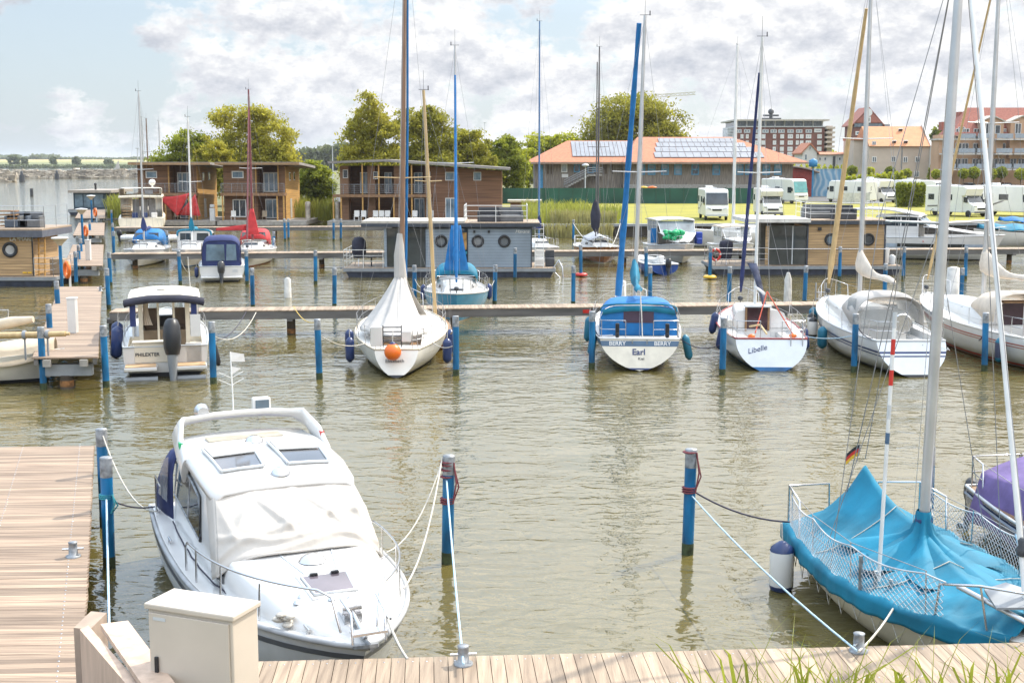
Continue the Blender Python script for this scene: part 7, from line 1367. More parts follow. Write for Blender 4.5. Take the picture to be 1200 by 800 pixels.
# ---------- foreground cabin cruiser with white covers ----------
tX = boat('cabin_cruiser', 'large white cabin cruiser with canvas windscreen cover and radar arch in the foreground', 'motorboat', (-4.95, 21.75), .40, -.916, GM)
H = Hull(8.15, 2.95, .92, 1.12, tw=.90, tm=.36, depth=.35, rake=1.0, stern=0, full=3.4, fine=3.1, flare=.25, rock=.1); HX = H
H.build(tX, M('pale grey hull', (.58, .60, .62), .25, var=.06, coat=.3), deck=white); H.band(tX, 'antifouling', antib, -.35, .06); H.band(tX, 'dark_stripe', M('grey stripe', (.10, .11, .13), .4), d0=.16, d1=.24); H.rail(tX, M('grey rubber rail', (.38, .39, .40), .6), .04, -.02)
# raised foredeck and cabin sides as one moulding: cross sections along the boat
def sec(y, w, zs, zt, wt):    # half width at deck, deck z, top z, half width at top
    return [(-w, y, zs), (-w*.985+.0, y, zs+(zt-zs)*.35), (-(w*.35+wt*.65), y, zs+(zt-zs)*.8), (-wt, y, zt-.03), (-wt*.85, y, zt+.015), (-wt*.4, y, zt+.045), (0, y, zt+.055), (wt*.4, y, zt+.045), (wt*.85, y, zt+.015), (wt, y, zt-.03), ((w*.35+wt*.65), y, zs+(zt-zs)*.8), (w*.985, y, zs+(zt-zs)*.35), (w, y, zs)]
S1 = [sec(1.2, 1.10, .92, 2.18, .98), sec(2.2, 1.12, .92, 2.2, 1.0), sec(3.4, 1.13, .94, 2.12, 1.0), sec(4.25, 1.12, .95, 1.98, .98), sec(4.9, 1.1, .97, 1.46, 1.0), sec(5.5, 1.08, .99, 1.40, .95), sec(6.3, .93, 1.02, 1.35, .76), sec(7.0, .70, 1.06, 1.27, .50), sec(7.5, .44, 1.08, 1.19, .26), sec(7.85, .16, 1.09, 1.12, .06)]
m = MB(); m.loft(S1, closed=False, caps=False); m.add(S1[0], [tuple(range(13))], False); m.add(S1[-1], [tuple(range(13))], False); m.build('cabin', white, tX)
# roof shell with overhang
m = MB(); rr = []
for y, w, z in ((1.05, .98, 2.2), (1.3, 1.06, 2.25), (2.2, 1.1, 2.28), (3.4, 1.1, 2.22), (4.1, 1.05, 2.12), (4.32, .98, 2.04)):
    rr.append([(-w, y, z-.10), (-w*.99, y, z-.02), (-w*.9, y, z+.04), (-w*.5, y, z+.075), (0, y, z+.085), (w*.5, y, z+.075), (w*.9, y, z+.04), (w*.99, y, z-.02), (w, y, z-.10)])
m.loft(rr, closed=False, caps=False); m.build('roof', white, tX, solid=.05)
def roof_z(x, y): 
    ks = [(1.05, .98, 2.2), (1.3, 1.06, 2.25), (2.2, 1.1, 2.28), (3.4, 1.1, 2.22), (4.1, 1.05, 2.12), (4.32, .98, 2.04)]
    for (a, w0, z0), (b, w1, z1) in zip(ks[:-1], ks[1:]):
        if a <= y <= b: f = (y-a)/(b-a); w = w0+(w1-w0)*f; z = z0+(z1-z0)*f; k = abs(x)/w; return z+.085-.045*k*k-(.05*max(0, k-.5)**2)+.028
    return 2.2
for sd in (-1, 1):
    P = lambda x, y, d: (sd*x, y, roof_z(x, y)+d); m = MB(); x0, x1, y0, y1 = .14, .86, 2.55, 3.72
    for a, b in (((x0, y0), (x1, y0)), ((x1, y0), (x1-.06, y1)), ((x1-.06, y1), (x0+.04, y1)), ((x0+.04, y1), (x0, y0))): m.tube([P(*a, .03), P((a[0]+b[0])/2, (a[1]+b[1])/2, .03), P(*b, .03)], .024, 6)
    o = m.build('roof_hatch', lgrey, tX); m = MB(); m.add([P(x0+.05, y1-.58, .026), P(x1-.06, y1-.58, .026), P(x1-.09, y1-.03, .026), P(x0+.07, y1-.03, .026)], [(0, 1, 2, 3)]); m.build('hatch_pane', glass('smoked hatch', (.10, .105, .12), .06), o)
    m = MB(); m.add([P(x0+.03, y0+.03, .05), P(x1-.03, y0+.03, .05), P(x1-.05, y1-.62, .05), P(x0+.04, y1-.62, .05)], [(0, 1, 2, 3)]); m.build('hatch_blind', white, o, solid=.02)
m = MB(); m.add([(x*.9, y, roof_z(x*.9, y)+.012) for x, y in ((.75, 1.75), (-.55, 1.75), (-.55, 2.12), (.75, 2.12))], [(0, 1, 2, 3)]); m.build('solar_panel', M('cream solar panel', (.5, .45, .36), .25), tX, solid=.02)
for x, y in ((.02, 2.35), (.0, 4.0)): m = MB(); m.lathe([(.001, .09), (.07, .085), (.12, .05), (.15, .0), (.15, -.03)], (x, y, roof_z(abs(x), y)), 16); m.build('roof_vent', steel, tX)
# radar arch
A = [Vector((1.12, 2.5, 2.05)), Vector((1.11, 2.0, 2.3)), Vector((1.04, 1.45, 2.5)), Vector((.86, 1.25, 2.57)), Vector((.45, 1.18, 2.60)), Vector((0, 1.18, 2.61))]; A = A+[Vector((-p.x, p.y, p.z)) for p in A[:-1][::-1]]
m = MB(); rings = []
for i, p in enumerate(A):
    tn = (A[min(i+1, len(A)-1)]-A[max(i-1, 0)]).normalized(); bn = tn.cross(Vector((0, 1, .35)).normalized()).normalized(); nn = bn.cross(tn).normalized(); wv = .26 if 3 < i < 7 else .23; rings.append([p+nn*wv*math.cos(a)+bn*.055*math.sin(a) for a in [2*math.pi*(k+.5)/10 for k in range(10)]])
m.loft(rings); m.build('radar_arch', white, tX)
m = MB(); m.obox((-.36, 1.4, 3.02), (.3, .16, .22)); o = m.build('searchlight', white, tX, bevel=.03); o.location = (0, -.22, -.27); m = MB(); m.obox((-.36, 1.49, 3.02), (.22, .02, .15)); m.build('lens', gblue, o)
m = MB(); m.tube([(.1, 1.4, 2.84), (.1, 1.4, 3.15), (.1, 1.3, 3.9)], .012, 5); [m.tube([(.1, 1.33, 3.35+.12*k), (.1+.2*s_, 1.33, 3.45+.12*k)], .006, 4) for k in (0, 1) for s_ in (-1, 1)]; m.build('antenna', maluw, tX).location = (0, -.22, -.27)
m = MB(); m.lathe([(.09, -.16), (.13, -.02), (.13, .02), (.05, .1)], (.62, 1.45, 2.98), 12, 'y'); m.build('horn', steel, tX).location = (0, -.22, -.27)
m = MB(); [m.ext([(x, 1.33, 3.66+s_*.0), (x-.16-.1*s_, 1.33, 3.62), (x, 1.33, 3.52)], (0, .004, 0)) for x, s_ in ((.1, 0),)]; m.ext([(.1, 1.3, 3.9), (-.12, 1.3, 3.85), (-.14, 1.28, 3.72), (.1, 1.31, 3.74)], (0, .004, 0)); m.build('pennant', white, tX).location = (0, -.22, -.27)
m = MB(); m.obox((-1.1, 2.2, 2.38), (.06, .12, .1)); m.build('port_light', redp, tX); m = MB(); m.obox((1.12, 2.2, 2.38), (.06, .12, .1)); m.build('starboard_light', M('green plastic'), tX)
# side windows, navy aft canopy
for sd in (-1, 1):
    m = MB(); W_ = lambda y, k: (sd*(1.125-.12*max(0, k-.35)+.012), y, .94+1.2*k); m.add([W_(1.5, .42), W_(2.75, .36), W_(3.75, .30), W_(3.45, .78), W_(2.75, .86), W_(1.5, .88)], [(0, 1, 2, 3, 4, 5)]); o = m.build('side_window', gdark, tX, solid=.02)
    m = MB(); pp = [W_(1.5, .42), W_(2.75, .36), W_(3.75, .30), W_(3.45, .78), W_(2.75, .86), W_(1.5, .88)]; m.tube(pp+[pp[0]], .022, 6); m.tube([W_(2.75, .36), W_(2.75, .86)], .025, 6); m.build('window_frame', galv, o)
    m = MB(); m.add([(sd*1.125, 4.55, 1.08), (sd*1.09, 5.2, 1.1), (sd*1.075, 5.1, 1.24), (sd*1.10, 4.6, 1.28)], [(0, 1, 2, 3)]); m.build('cabin_port', gdark, tX, solid=.03)
fr = [arch(1.22, .05, .9, .75, flat=5), arch(1.2, .45, .9, 1.2, flat=4.5), arch(1.12, 1.15, .95, 1.27, flat=5)]; canopy(tX, 'aft_canopy', navy, fr)
for sd in (-1, 1): m = MB(); m.add([(sd*1.235, .35, 1.2), (sd*1.19, 1.0, 1.2), (sd*1.14, 1.0, 1.95), (sd*1.19, .5, 1.8)], [(0, 1, 2, 3)]); m.build('canopy_window', gvinyl, tX)
# white canvas over the windscreen
def cov(u, v):
    x = (u-.5)*2; y0_, z0_ = 4.22, 2.13-.05*abs(x)**3; bx = 1.0+.18*v; yb = 5.42-.30*abs(x)**2.5; zb = 1.50-.32*abs(x)**4; k = v
    f = .05*math.sin(x*5+2*v)*v*(1-v)*2
    for c_, k_, w_, h_ in ((-.75, .55, 9, .035), (-.30, .8, 11, .045), (.05, -.45, 10, .04), (.35, .7, 12, .04), (.62, -.6, 9, .035), (.9, .3, 12, .03), (-.5, -.7, 13, .03)): f += h_*max(0, 1-abs((x+k_*(v-.35)-c_)*w_))**1.3*math.sin(math.pi*min(1, v*1.15))
    for c_, k_, h_ in ((.62, .25, .03), (.80, -.18, .035), (.9, .1, .03)): f += h_*max(0, 1-abs((v-c_-k_*x*abs(x)-.05*math.sin(4*x))*13))**1.2
    bulge = .16*math.sin(math.pi*v)
    e = 1 if abs(x) < .999 else 1
    return (x*bx*(1.0-.02*v), y0_+(yb-y0_)*k+bulge*.5+f, z0_+(zb-z0_)*k+bulge*.35+f*.7)
m = MB(); m.grid(cov, 110, 48); whc = M('cream white canvas', (.50, .465, .42), .8, var=.07, scale=2, bump=.3, bscale=9); wc = m.build('windscreen_cover', whc, tX, solid=.01)
for sd in (-1, 1):
    m = MB(); m.grid(lambda u, v: tuple(Vector(cov(0 if sd < 0 else 1, u)).lerp(Vector((sd*(1.03+.10*u), 3.72+.95*u, 2.06-1.02*u)), v)+Vector((sd*.04*math.sin(math.pi*v), 0, -.03*math.sin(v*3.1)))), 16, 8); m.build('side_flap', whc, wc, solid=.01)
pts = [cov(i/40, 1) for i in range(41)]; m = MB(); m.tube(pts, .018, 6); m.build('hem', whitecv, wc)
m = MB(); [m.lathe([(.001, .02), (.016, .01), (.016, 0)], cov(.06+.11*i, .03), 6) for i in range(9)]; m.build('snap_fastener', steel, wc)
# foredeck details
def dk(x, y, d=0): 
    ks = [(4.9, 1.46, 1.0), (5.5, 1.40, .92), (6.3, 1.35, .76), (7.0, 1.27, .50), (7.5, 1.19, .26), (7.85, 1.12, .1), (8.2, 1.12, .05)]
    for (a, z0, w0), (b, z1, w1) in zip(ks[:-1], ks[1:]):
        if a <= y <= b: f = (y-a)/(b-a); z = z0+(z1-z0)*f; w = w0+(w1-w0)*f; return (x, y, z+.055-.07*min(1, abs(x)/w)**2+d)
    return (x, y, 1.5+d)
for sd in (-1, 1): m = MB(); m.tube([dk(sd*(.36-.05*i), 5.35+.28*i, -.004) for i in range(6)], .02, 5); m.build('deck_groove', lgrey, tX)
m = MB(); m.lathe([(.001, .1), (.1, .085), (.16, .04), (.19, 0)], dk(0, 5.72), 18); m.build('deck_vent', steel, tX)
m = MB(); q_ = [dk(-.30, 6.28, .02), dk(.30, 6.28, .02), dk(.26, 6.82, .02), dk(-.26, 6.82, .02)]; m.add(q_, [(0, 1, 2, 3)]); o = m.build('fore_hatch', glass('mauve hatch', (.13, .11, .13), .1), tX, solid=.03); m = MB(); m.tube(q_+[q_[0]], .026, 6); m.build('hatch_frame', lgrey, o); [MB().obox((x, 6.30, q_[0][2]+.03), (.1, .05, .03)).build('hatch_hinge', black, o) for x in (-.14, .14)]
m = MB(); m.tube([dk(-.34, 6.2), dk(.34, 6.2), dk(.3, 6.9), dk(-.3, 6.9), dk(-.34, 6.2)], .03, 5); m.build('hatch_coaming', white, tX)
for x, y in ((-.12, 7.05), (.1, 7.0), (.42, 6.75), (.5, 6.85)): m = MB(); m.lathe([(.001, .035), (.04, .03), (.05, 0)], dk(x, y), 10); m.build('deck_filler', steel, tX)
m = MB(); m.obox((0, 7.45, 1.26), (.22, .3, .12)); m.lathe([(.09, -.12), (.11, 0), (.09, .12)], (0, 7.48, 1.38), 12, 'x'); m.tube([(0, 7.5, 1.36), (.0, 8.1, 1.2)], .03, 6); m.build('anchor_winch', steel, tX)
m = MB(); m.tube([(0, 7.6, 1.2), (0, 8.35, 1.15)], .03, 6); m.ext([(-.16, 8.1, 1.08), (.16, 8.1, 1.08), (.05, 8.42, 1.2), (-.05, 8.42, 1.2)], (0, 0, .04)); m.build('anchor', galv, tX)
for sd in (-1, 1):
    e = H.edge(7.35, sd, -.14); m = MB(); m.tube([(e[0], e[1]-.1, e[2]+.07), (e[0], e[1]+.12, e[2]+.07)], .018, 6); [m.tube([(e[0], e[1]+d, e[2]), (e[0], e[1]+d, e[2]+.07)], .015, 5) for d in (-.05, .05)]; m.build('cleat', steel, tX)
    # bow rails
    y0_, y1_ = 3.9, 7.55; m = MB(); n_ = 14; E_ = lambda y, d: Vector(H.edge(y, sd, -.10, d)); m.tube([E_(y0_, .0), E_(y0_, .34), E_(y0_+.12, .44)]+[E_(y0_+.3+(y1_-y0_-.3)*i/n_, .46+.12*i/n_) for i in range(n_+1)]+[E_(7.72, .52), Vector((sd*.22, 7.82, 1.2))], .016, 7); m.build('bow_rail', steel, tX)
    for y in (4.55, 5.6, 6.6): m = MB(); m.tube([E_(y, 0), E_(y+.03, .49)], .014, 6); m.build('stanchion', steel, tX)
m = MB(); m.tube([(-.22, 7.82, 1.62), (-.2, 8.2, 1.55), (-.2, 8.25, 1.2)], .016, 6); m.tube([(.22, 7.82, 1.62), (.2, 8.2, 1.55), (.2, 8.25, 1.2)], .016, 6); m.obox((0, 8.22, 1.32), (.42, .16, .03)); m.build('bow_step', steel, tX)
m = MB(); m.tube([H.edge(y, 1, -.28, .03+.015*math.sin(y*9)) for y in [1.2+.3*i for i in range(20)]], .012, 5); one(m, 'mooring_rope', roped, 'dark rope laid along the left side deck of the white cabin cruiser', 'rope', 'mooring ropes').matrix_basis = WM(tX)
for y in (.55, 2.4): e = H.edge(y, 1, -.1); m = MB(); m.tube([(e[0], e[1]-.12, e[2]+.07), (e[0], e[1]+.12, e[2]+.07)], .018, 6); m.tube([(e[0], e[1], e[2]), (e[0], e[1], e[2]+.07)], .02, 5); m.build('cleat', steel, tX)
m = MB(); m.tube([H.edge(.4, 1, -.08), H.edge(.4, 1, -.08, .6), H.edge(1.1, 1, -.1, .6)], .016, 6); m.build('stern_grabrail', steel, tX)
m = MB(); [m.ball(H.edge(7.05+.06*math.cos(k*1.3), 1, -.1-.05*math.sin(k*1.7), .06+.02*k), .06, (1.2, 1, .5), 8) for k in range(7)]; one(m, 'rope_coil', ropew, 'heap of pale rope on the left bow of the white cabin cruiser', 'rope').matrix_basis = WM(tX)
# ---------- turquoise tarpaulin sailboat ----------
tT = boat('sailboat', 'sailboat under a turquoise tarpaulin tent with netting along its rail', 'sailboat', (5.66, 20.75), .115, -1, GS)
H = Hull(6.0, 2.7, .78, .92, tw=.85, tm=.42, depth=.3, rake=.8, stern=.1, full=2.2, rock=.8); HT = H
H.build(tT, M('gelcoat cream'), deck=offw); 
MY, BZ_ = 2.72, 1.62
def tarp(u, v):
    y = .06+5.72*v; t_ = y/H.L; x = (u-.5)*2; hb = H.hb(min(.985, t_)); zs = H.sh(t_)
    if y < .5: rz_ = zs+.35+.69*(y/.5)**.8
    elif y < MY: rz_ = 1.82-.41*((y-.5)/(MY-.5))**.8-.12*math.sin(math.pi*(y-.5)/(MY-.5))
    else: rz_ = zs+.24+(1.40-zs-.24)*max(0, 1-(y-MY)/1.9)**1.9
    a = abs(x); skirt = .80
    pl = (.05*math.sin(y*7+x*6)*a+.05*math.sin(y*13-x*9+math.sin(y*3))*(1-a)*a*2+.02*math.sin(y*29+x*13)*a*(1-a)*2)*min(1, 2*(1-a)+.1)
    if a <= skirt:
        k = a/skirt; ridge = rz_-zs; sag = 1-k; z = zs+.05+ridge*(sag**1.6)*(1-.10*math.sin(math.pi*k)) ; xx_ = hb*1.015*k*(1-.06*math.sin(math.pi*k)*min(1, ridge)); return (math.copysign(xx_, x), y, z+pl)
    k = (a-skirt)/(1-skirt); return (math.copysign(hb*(1.03+.006*math.sin(y*9)+.004*math.sin(y*23))+.03, x), y, zs+.05-k*(.25+.012*math.sin(y*5.3)+.012*math.sin(y*13.7)))
m = MB(); m.grid(tarp, 60, 72); tc_ = m.build('tarpaulin', cyancv, tT, solid=.008)
m = MB(); n = 36; rings = []
for z, r, w in ((1.0, .95, .24), (1.2, .42, .15), (1.3, .24, .08), (1.4, .15, .03), (1.55, .105, .01), (1.66, .1, .005), (1.7, .09, .0)): rings.append([((r+w*math.sin(k*2*math.pi*7/n))*math.cos(2*math.pi*k/n), MY+(r+w*math.sin(k*2*math.pi*7/n))*math.sin(2*math.pi*k/n)*1.3, z) for k in range(n)])
m.loft(rings, caps=False); m.build('mast_boot', cyancv, tc_)
m = MB(); m.lathe([(.11, 1.52), (.118, 1.54), (.118, 1.57), (.11, 1.59)], (0, MY, 0), 14); m.build('lashing', navyp, tc_)
for v in (.30, .62): m = MB(); m.tube([tuple(Vector(tarp(u/24, v))+Vector((0, 0, .02))) for u in range(3, 22)], .008, 4); m.build('tie_cord', ropew, tc_)
rig(tT, H, MY, .9, 9.9, alu, .077, spread=((.55, .8),), lean=-.18, backstay=False, jib=None)
m = MB(); m.tube([(.34, .35, H.fs), (.0, 1.4, 5), (-.20, MY-.1, 9.8)], .008, 4); m.tube([(0, .5, 1.95), (-.20, MY-.1, 9.8)], .007, 4); m.build('backstay', wire, tT)
m = MB(); a_, b_ = Vector((0, 5.75, 1.1)), Vector((-.20, MY+.06, 9.7)); m.tube([a_.lerp(b_, i/10) for i in range(11)], [.038-.010*i/10 for i in range(11)], 8); m.build('furling_foil', maluw, tT); m = MB(); m.lathe([(.03, 0), (.07, .02), (.075, .1), (.05, .14), (.06, .2), (.03, .24)], tuple(a_.lerp(b_, .09)), 10); m.build('furling_drum', dgrey, tT)
# rail, stanchions and net
ys = [.35, 1.7, 3.2, 4.7]; lifelines(tT, H, ys, .62, pulpit=False, pushpit=False, pr=.018)
for sd in (-1, 1):
    m = MB(); e = lambda y, d: Vector(H.edge(y, sd, -.04, d)); m.tube([e(.95, 0), e(.9, .62), e(.12, .66), Vector((sd*.42, .05, H.fs+.66)), Vector((sd*.40, .05, H.fs))], .018, 7); m.tube([e(.12, .0), e(.12, .66)], .018, 6); m.build('pushpit', steel, tT)
    m = MB(); P = [e(4.85, 0), e(4.9, .5), e(5.4, .6), Vector((sd*.14, 6.2, 1.62)), Vector((sd*.1, 6.1, 1.0))]; m.tube(P, .02, 7); m.tube([e(5.5, 0), e(5.4, .6)], .016, 6); m.build('pulpit', steel, tT)
    m = MB(); y0_, y1_, nn = .4, 5.0, 46
    def N_(y, k): e_ = H.edge(y, sd, -.02, .03+.56*k-.12*k*math.sin(math.pi*((y-.35) % 1.45)/1.45)*.6); return Vector((e_[0]+sd*.03*math.sin(math.pi*k), e_[1], e_[2]))
    dy_ = (y1_-y0_)/nn
    for i in range(nn):
        for j in range(6):
            a = N_(y0_+i*dy_, j/6); b = N_(y0_+(i+.5)*dy_, (j+.5)/6); c = N_(y0_+(i+1)*dy_, j/6); d = N_(y0_+i*dy_, (j+1)/6); f = N_(y0_+(i+1)*dy_, (j+1)/6)
            for q1, q2 in ((a, b), (b, f), (c, b), (b, d)): m.tube([q1, q2], .0045, 3, cap=False)
    m.tube([N_(y0_+k*dy_, 1) for k in range(nn+1)], .011, 5); m.tube([N_(y0_+k*dy_, 0) for k in range(nn+1)], .008, 5); m.build('rail_net', M('grey white netting', (.55, .56, .58), .8), tT)
# striped pole at the near shroud, deck hardware, anchor on the bow
a_ = Vector((.92, 2.55, 1.05)); b_ = Vector((.75, 1.9, 4.5)); n_ = 22
WB = WM(tT).inverted(); a_ = WB @ ad(1029, 690, 17.2); b_ = WB @ ad(1049, 366, 17.4); m = MB(); m.tube([a_, b_], .027, 8); po = m.build('boathook_pole', maluw, tT)
for f0, f1, mt in ((.74, .795, redp), (.85, .905, redp), (.945, 1.0, lgrey), (.62, .67, lgrey), (.53, .57, M('steel blue stripe'))): m = MB(); m.tube([a_.lerp(b_, f0), a_.lerp(b_, f1)], .030, 8); m.build('pole_band', mt, po)
for px, py in ((1009, 672), (1026, 690), (1044, 700)):
    p_ = WB @ ad(px, py, 17.1); m = MB(); m.tube([p_+Vector((0, 0, -.35)), p_+Vector((.03, .05, .28))], .03, 6); m.build('rigging_screw', galv, tT)
m = MB(); m.tube([(.55, 5.0, 1.35), (.1, 6.1, 1.2)], .035, 8); m.build('bowsprit_tube', alu, tT); m = MB(); m.ext([(.42, 5.75, 1.30), (-.12, 5.9, 1.34), (-.2, 5.5, 1.40), (.05, 5.25, 1.44), (.38, 5.35, 1.40)], (0, 0, .03)); m.build('anchor_plate', mgrey, tT)
for k in range(11):
    for sd in (-1, 1): m = MB(); m.tube([H.edge(.5+.42*k, sd, .045, -.18), H.edge(.62+.42*k, sd, .03, -.42+.03*math.sin(k*2)), H.edge(.74+.42*k, sd, .045, -.18)], .007, 4); m.build('hem_cord', ropew, tc_)
fender(tT, (H.edge(1.05)[0]+.26, 1.05, .36), 'white fender with navy ends at the near side of the turquoise tarp boat', white, .19, .75, navyp)
q = WB @ ad(1008, 520, 20.4); m = MB(); m.tube([(0, .42, 1.9), (q.x+.05, q.y, q.z-.3), q], .008, 4); fl = m.build('flag_staff', wire, tT); m = MB(); m.k = 0
for k in range(3): m.k = k; m.add([(q.x+.24*i/4, q.y-.03*math.sin(i), q.z-.06*k-.04*i-d) for d in (0, .06) for i in range(5)], [(i, i+1, i+6, i+5) for i in range(4)])
m.build('flag', [black, redp, M('yellow plastic')], fl)
# ---------- dark blue boat with purple cover at the right edge ----------
tV = boat('sailboat', 'navy hulled boat with purple cockpit cover cut by the right frame edge', 'sailboat', (9.15, 22.6), .12, -.99, GS)
H = Hull(8, 2.7, .92, 1.1, tw=.72, tm=.45, depth=.35, rake=.9, stern=-.2, full=2.3, rock=.8); H.build(tV, M('navy hull', (.02, .035, .09), .2, var=.1, coat=.4), deck=teak, cock=(.5, 2.6, .7), cockmat=teak); H.band(tV, 'rub_strake', M('pale blue strake', (.34, .40, .52), .4), d0=.08, d1=.13, off=.02); H.band(tV, 'boot_stripe', white, .05, .12); H.band(tV, 'antifouling', antib, -.35, .05); H.rail(tV, lgrey, .03)
m = MB(); m.grid(lambda u, v: ((u-.5)*2*1.22*(1 if abs(u-.5) < .40 else 1.0), .55+2.6*v, 1.58-.26*min(1, abs(u-.5)/.40)**1.5-(max(0, abs(u-.5)-.40)*8.2)+.03*math.sin(v*11+u*4)), 30, 14); m.build('cockpit_cover', purplecv, tV, solid=.01)
cabin(tV, H, 3.2, 6.2, .95, .6, .5, .35, offw, wins=((.1, .4), (.5, .8))); lifelines(tV, H, [2.2, 3.6, 5.0], .58, pulpit=False, pr=.016, lines=(1,)); rig(tV, H, 4.2, 1.4, 10.5, alu, .07, spread=((.5, .8),), backstay=False)
WV = WM(tV); outboard(tV, (.72, -.25, .55), .7, black, -15)
m = MB(); m.lathe([(.1, 0), (.22, .1), (.22, .3), (.1, .4)], (.7, 2.9, 1.1), 12); m.build('cockpit_bag', M('yellow plastic'), tV)
# ---------- boat with beige tarp at the left edge, small red bottomed boat ----------
p = at(30, 432, 0); tU = boat('sailboat', 'boat under a beige tarpaulin with long wooden spar, left of the nearest pier bridge', 'sailboat', (-20.1, 38.7), 1, .06, GS)
H = Hull(6.3, 2.1, .75, 1.0, tw=.6, tm=.45, depth=.3, rake=.7, full=2.3, rock=.8); H.build(tU, M('old white hull'), deck=offw); H.band(tU, 'antifouling', antib, -.3, .12)
m = MB(); m.grid(lambda u, v: ((u-.5)*2*(H.hb(.03+.93*v)*1.05), 6.3*(.03+.93*v), H.sh(v)+.32*(1-abs(u*2-1)**2.5)+(.04 if abs(u-.5) < .43 else -.28)+.03*math.sin(v*22+u*6)), 24, 30); m.build('tarpaulin', beigecv, tU, solid=.01)
a_ = WM(tU).inverted() @ ad(-30, 394, 37.8); b_ = WM(tU).inverted() @ ad(77, 391, 37.6); m = MB(); m.tube([a_, b_], [.11, .08], 10); m.tube([b_, b_+Vector((.0, .12, .0))], .05, 6); m.build('wooden_spar', tanspar, tU)
for f in (.55, .8): c = a_.lerp(b_, f); m = MB(); m.tube([c+Vector((0, 0, -.75)), c+Vector((0, 0, .1))], .03, 6); m.lathe([(.13, -.05), (.14, 0), (.13, .05)], tuple(c), 10, 'y'); m.build('spar_crutch', mgrey, tU)
m = MB(); c = WM(tU).inverted() @ ad(5, 362, 40); m.tube([WM(tU).inverted() @ ad(-20, 385, 40), WM(tU).inverted() @ ad(15, 377, 40), WM(tU).inverted() @ ad(39, 374, 40)], [.2, .17, .1], 10); m.build('rolled_sail', M('beige canvas'), tU)
m = MB(); [m.tube([WM(tU).inverted() @ ad(px, 385, 40.3), WM(tU).inverted() @ ad(px+1, 363, 40.3)], .02, 5) for px in (-25, 9)]; m.tube([WM(tU).inverted() @ ad(-24, 363, 40.3), WM(tU).inverted() @ ad(10, 363, 40.3)], .012, 5); m.build('rail', steel, tU)
q = at(6, 441, 0); tW = boat('dinghy', 'small wooden decked boat with red bottom at the left frame edge', 'dinghy', (q.x-3.9, q.y+.75), 1, .02); H = Hull(4.4, 1.7, .55, .7, tw=.7, rake=.4, depth=.2, rock=.8); H.build(tW, white, deck=teak, cock=(.4, 2.4, .5), cockmat=teak); H.band(tW, 'antifouling', antir, -.2, .18); H.rail(tW, M('red trim'), .03); m = MB(); m.ball((0, 2.6, .8), .35, (1, 1.2, .8)); m.build('stowed_sail', black, tW)
# ---------- cabinet, timber box, cleats, lamps, lifebelts ----------
P0, P1 = at(168, 706, 2.58).xy, at(273, 722, 2.58).xy; dx_ = (P1-P0).normalized(); ny_ = Vector((-dx_.y, dx_.x)); W_ = (P1-P0).length; Dp = .47; rzc = math.atan2(dx_.y, dx_.x); cc_ = (P0+P1)/2+ny_*Dp/2
tQ = thing('electrical_cabinet', 'beige electrical cabinet with black handle in the foreground', 'cabinet', (cc_.x, cc_.y, .86), rzc); bg_ = M('beige cabinet paint', (.57, .50, .42), .45, var=.05, scale=1.5, bump=.03, bscale=80)
m = MB(); m.box(-W_/2+.03, W_/2-.03, -Dp/2+.03, Dp/2-.02, 0, 1.66); m.build('body', bg_, tQ, bevel=.012); m = MB(); m.box(-W_/2, W_/2, -Dp/2, Dp/2, 1.662, 1.72); m.build('lid', bg_, tQ, bevel=.014)
m = MB(); m.box(-W_/2+.045, W_/2-.06, -Dp/2+.008, -Dp/2+.027, .06, 1.63); do = m.build('door', bg_, tQ, bevel=.006); m = MB(); m.box(-W_/2+.11, -W_/2+.15, -Dp/2-.02, -Dp/2+.006, 1.02, 1.21); m.build('handle', black, do, bevel=.008); m = MB(); m.box(-W_/2+.1, -W_/2+.24, -Dp/2+.003, -Dp/2+.007, 1.565, 1.595); m.build('nameplate', lgrey, do)
tb_ = thing('timber_box', 'pale wooden box with slanted capping plank left of the beige cabinet', 'box', (-4.5, 12.4, .86)); wd = M('pale new timber', (.56, .42, .32), .7, var=.12, scale=2, stretch=(4, 4, .7), bump=.15)
A_, B_, C_ = ad(94, 735, 13.0), ad(118, 737, 12.9), ad(163, 803, 11.4)
m = MB(); m.ext([(A_.x-.07, A_.y, .86), (A_.x+.12, A_.y-.05, .86), (A_.x+.12, A_.y-.05, A_.z), (A_.x-.07, A_.y, A_.z)], (.02, .5, 0)); m.build('corner_post', M('grey plank end', (.36, .28, .22), .8, var=.15), tb_, w=True)
m = MB(); dd = (C_-B_); sdv = Vector((.26, .10, 0)); m.ext([B_, C_+dd*.6, C_+dd*.6+sdv, B_+sdv], (0, 0, .06)); m.build('capping_plank', wd, tb_, w=True)
m = MB(); E_ = C_+dd*.6; m.ext([B_-Vector((.22, 0, .0)), E_-Vector((0, 0, .05)), Vector((E_.x, E_.y, .86)), Vector((B_.x-.22, B_.y, .86))], (.05, .12, 0)); m.build('side_plank', wd, tb_, w=True)
def bollard(p, lb):
    t = thing('mooring_bollard', lb, 'bollard', p, random.uniform(0, 1), 'steel bollards on the boardwalks'); m = MB(); m.lathe([(.11, 0), (.11, .02), (.065, .03), (.06, .2), (.068, .22), (.02, .225)], n=16); m.build('post', galv, t); m = MB(); m.tube([(-.15, 0, .12), (.15, 0, .12)], .018, 6); m.build('crossbar', steel, t)
bollard(at(543, 778, 1.1), 'steel bollard with blue rope on the front boardwalk, middle'); bollard(at(1006, 763, 1.1), 'steel bollard with white rope on the front boardwalk before the turquoise boat'); bollard(at(86, 652, 1.0), 'steel bollard on the left boardwalk edge'); bollard(at(118, 341, 1.0), 'small steel bollard at the far right corner of the nearest pier bridge')
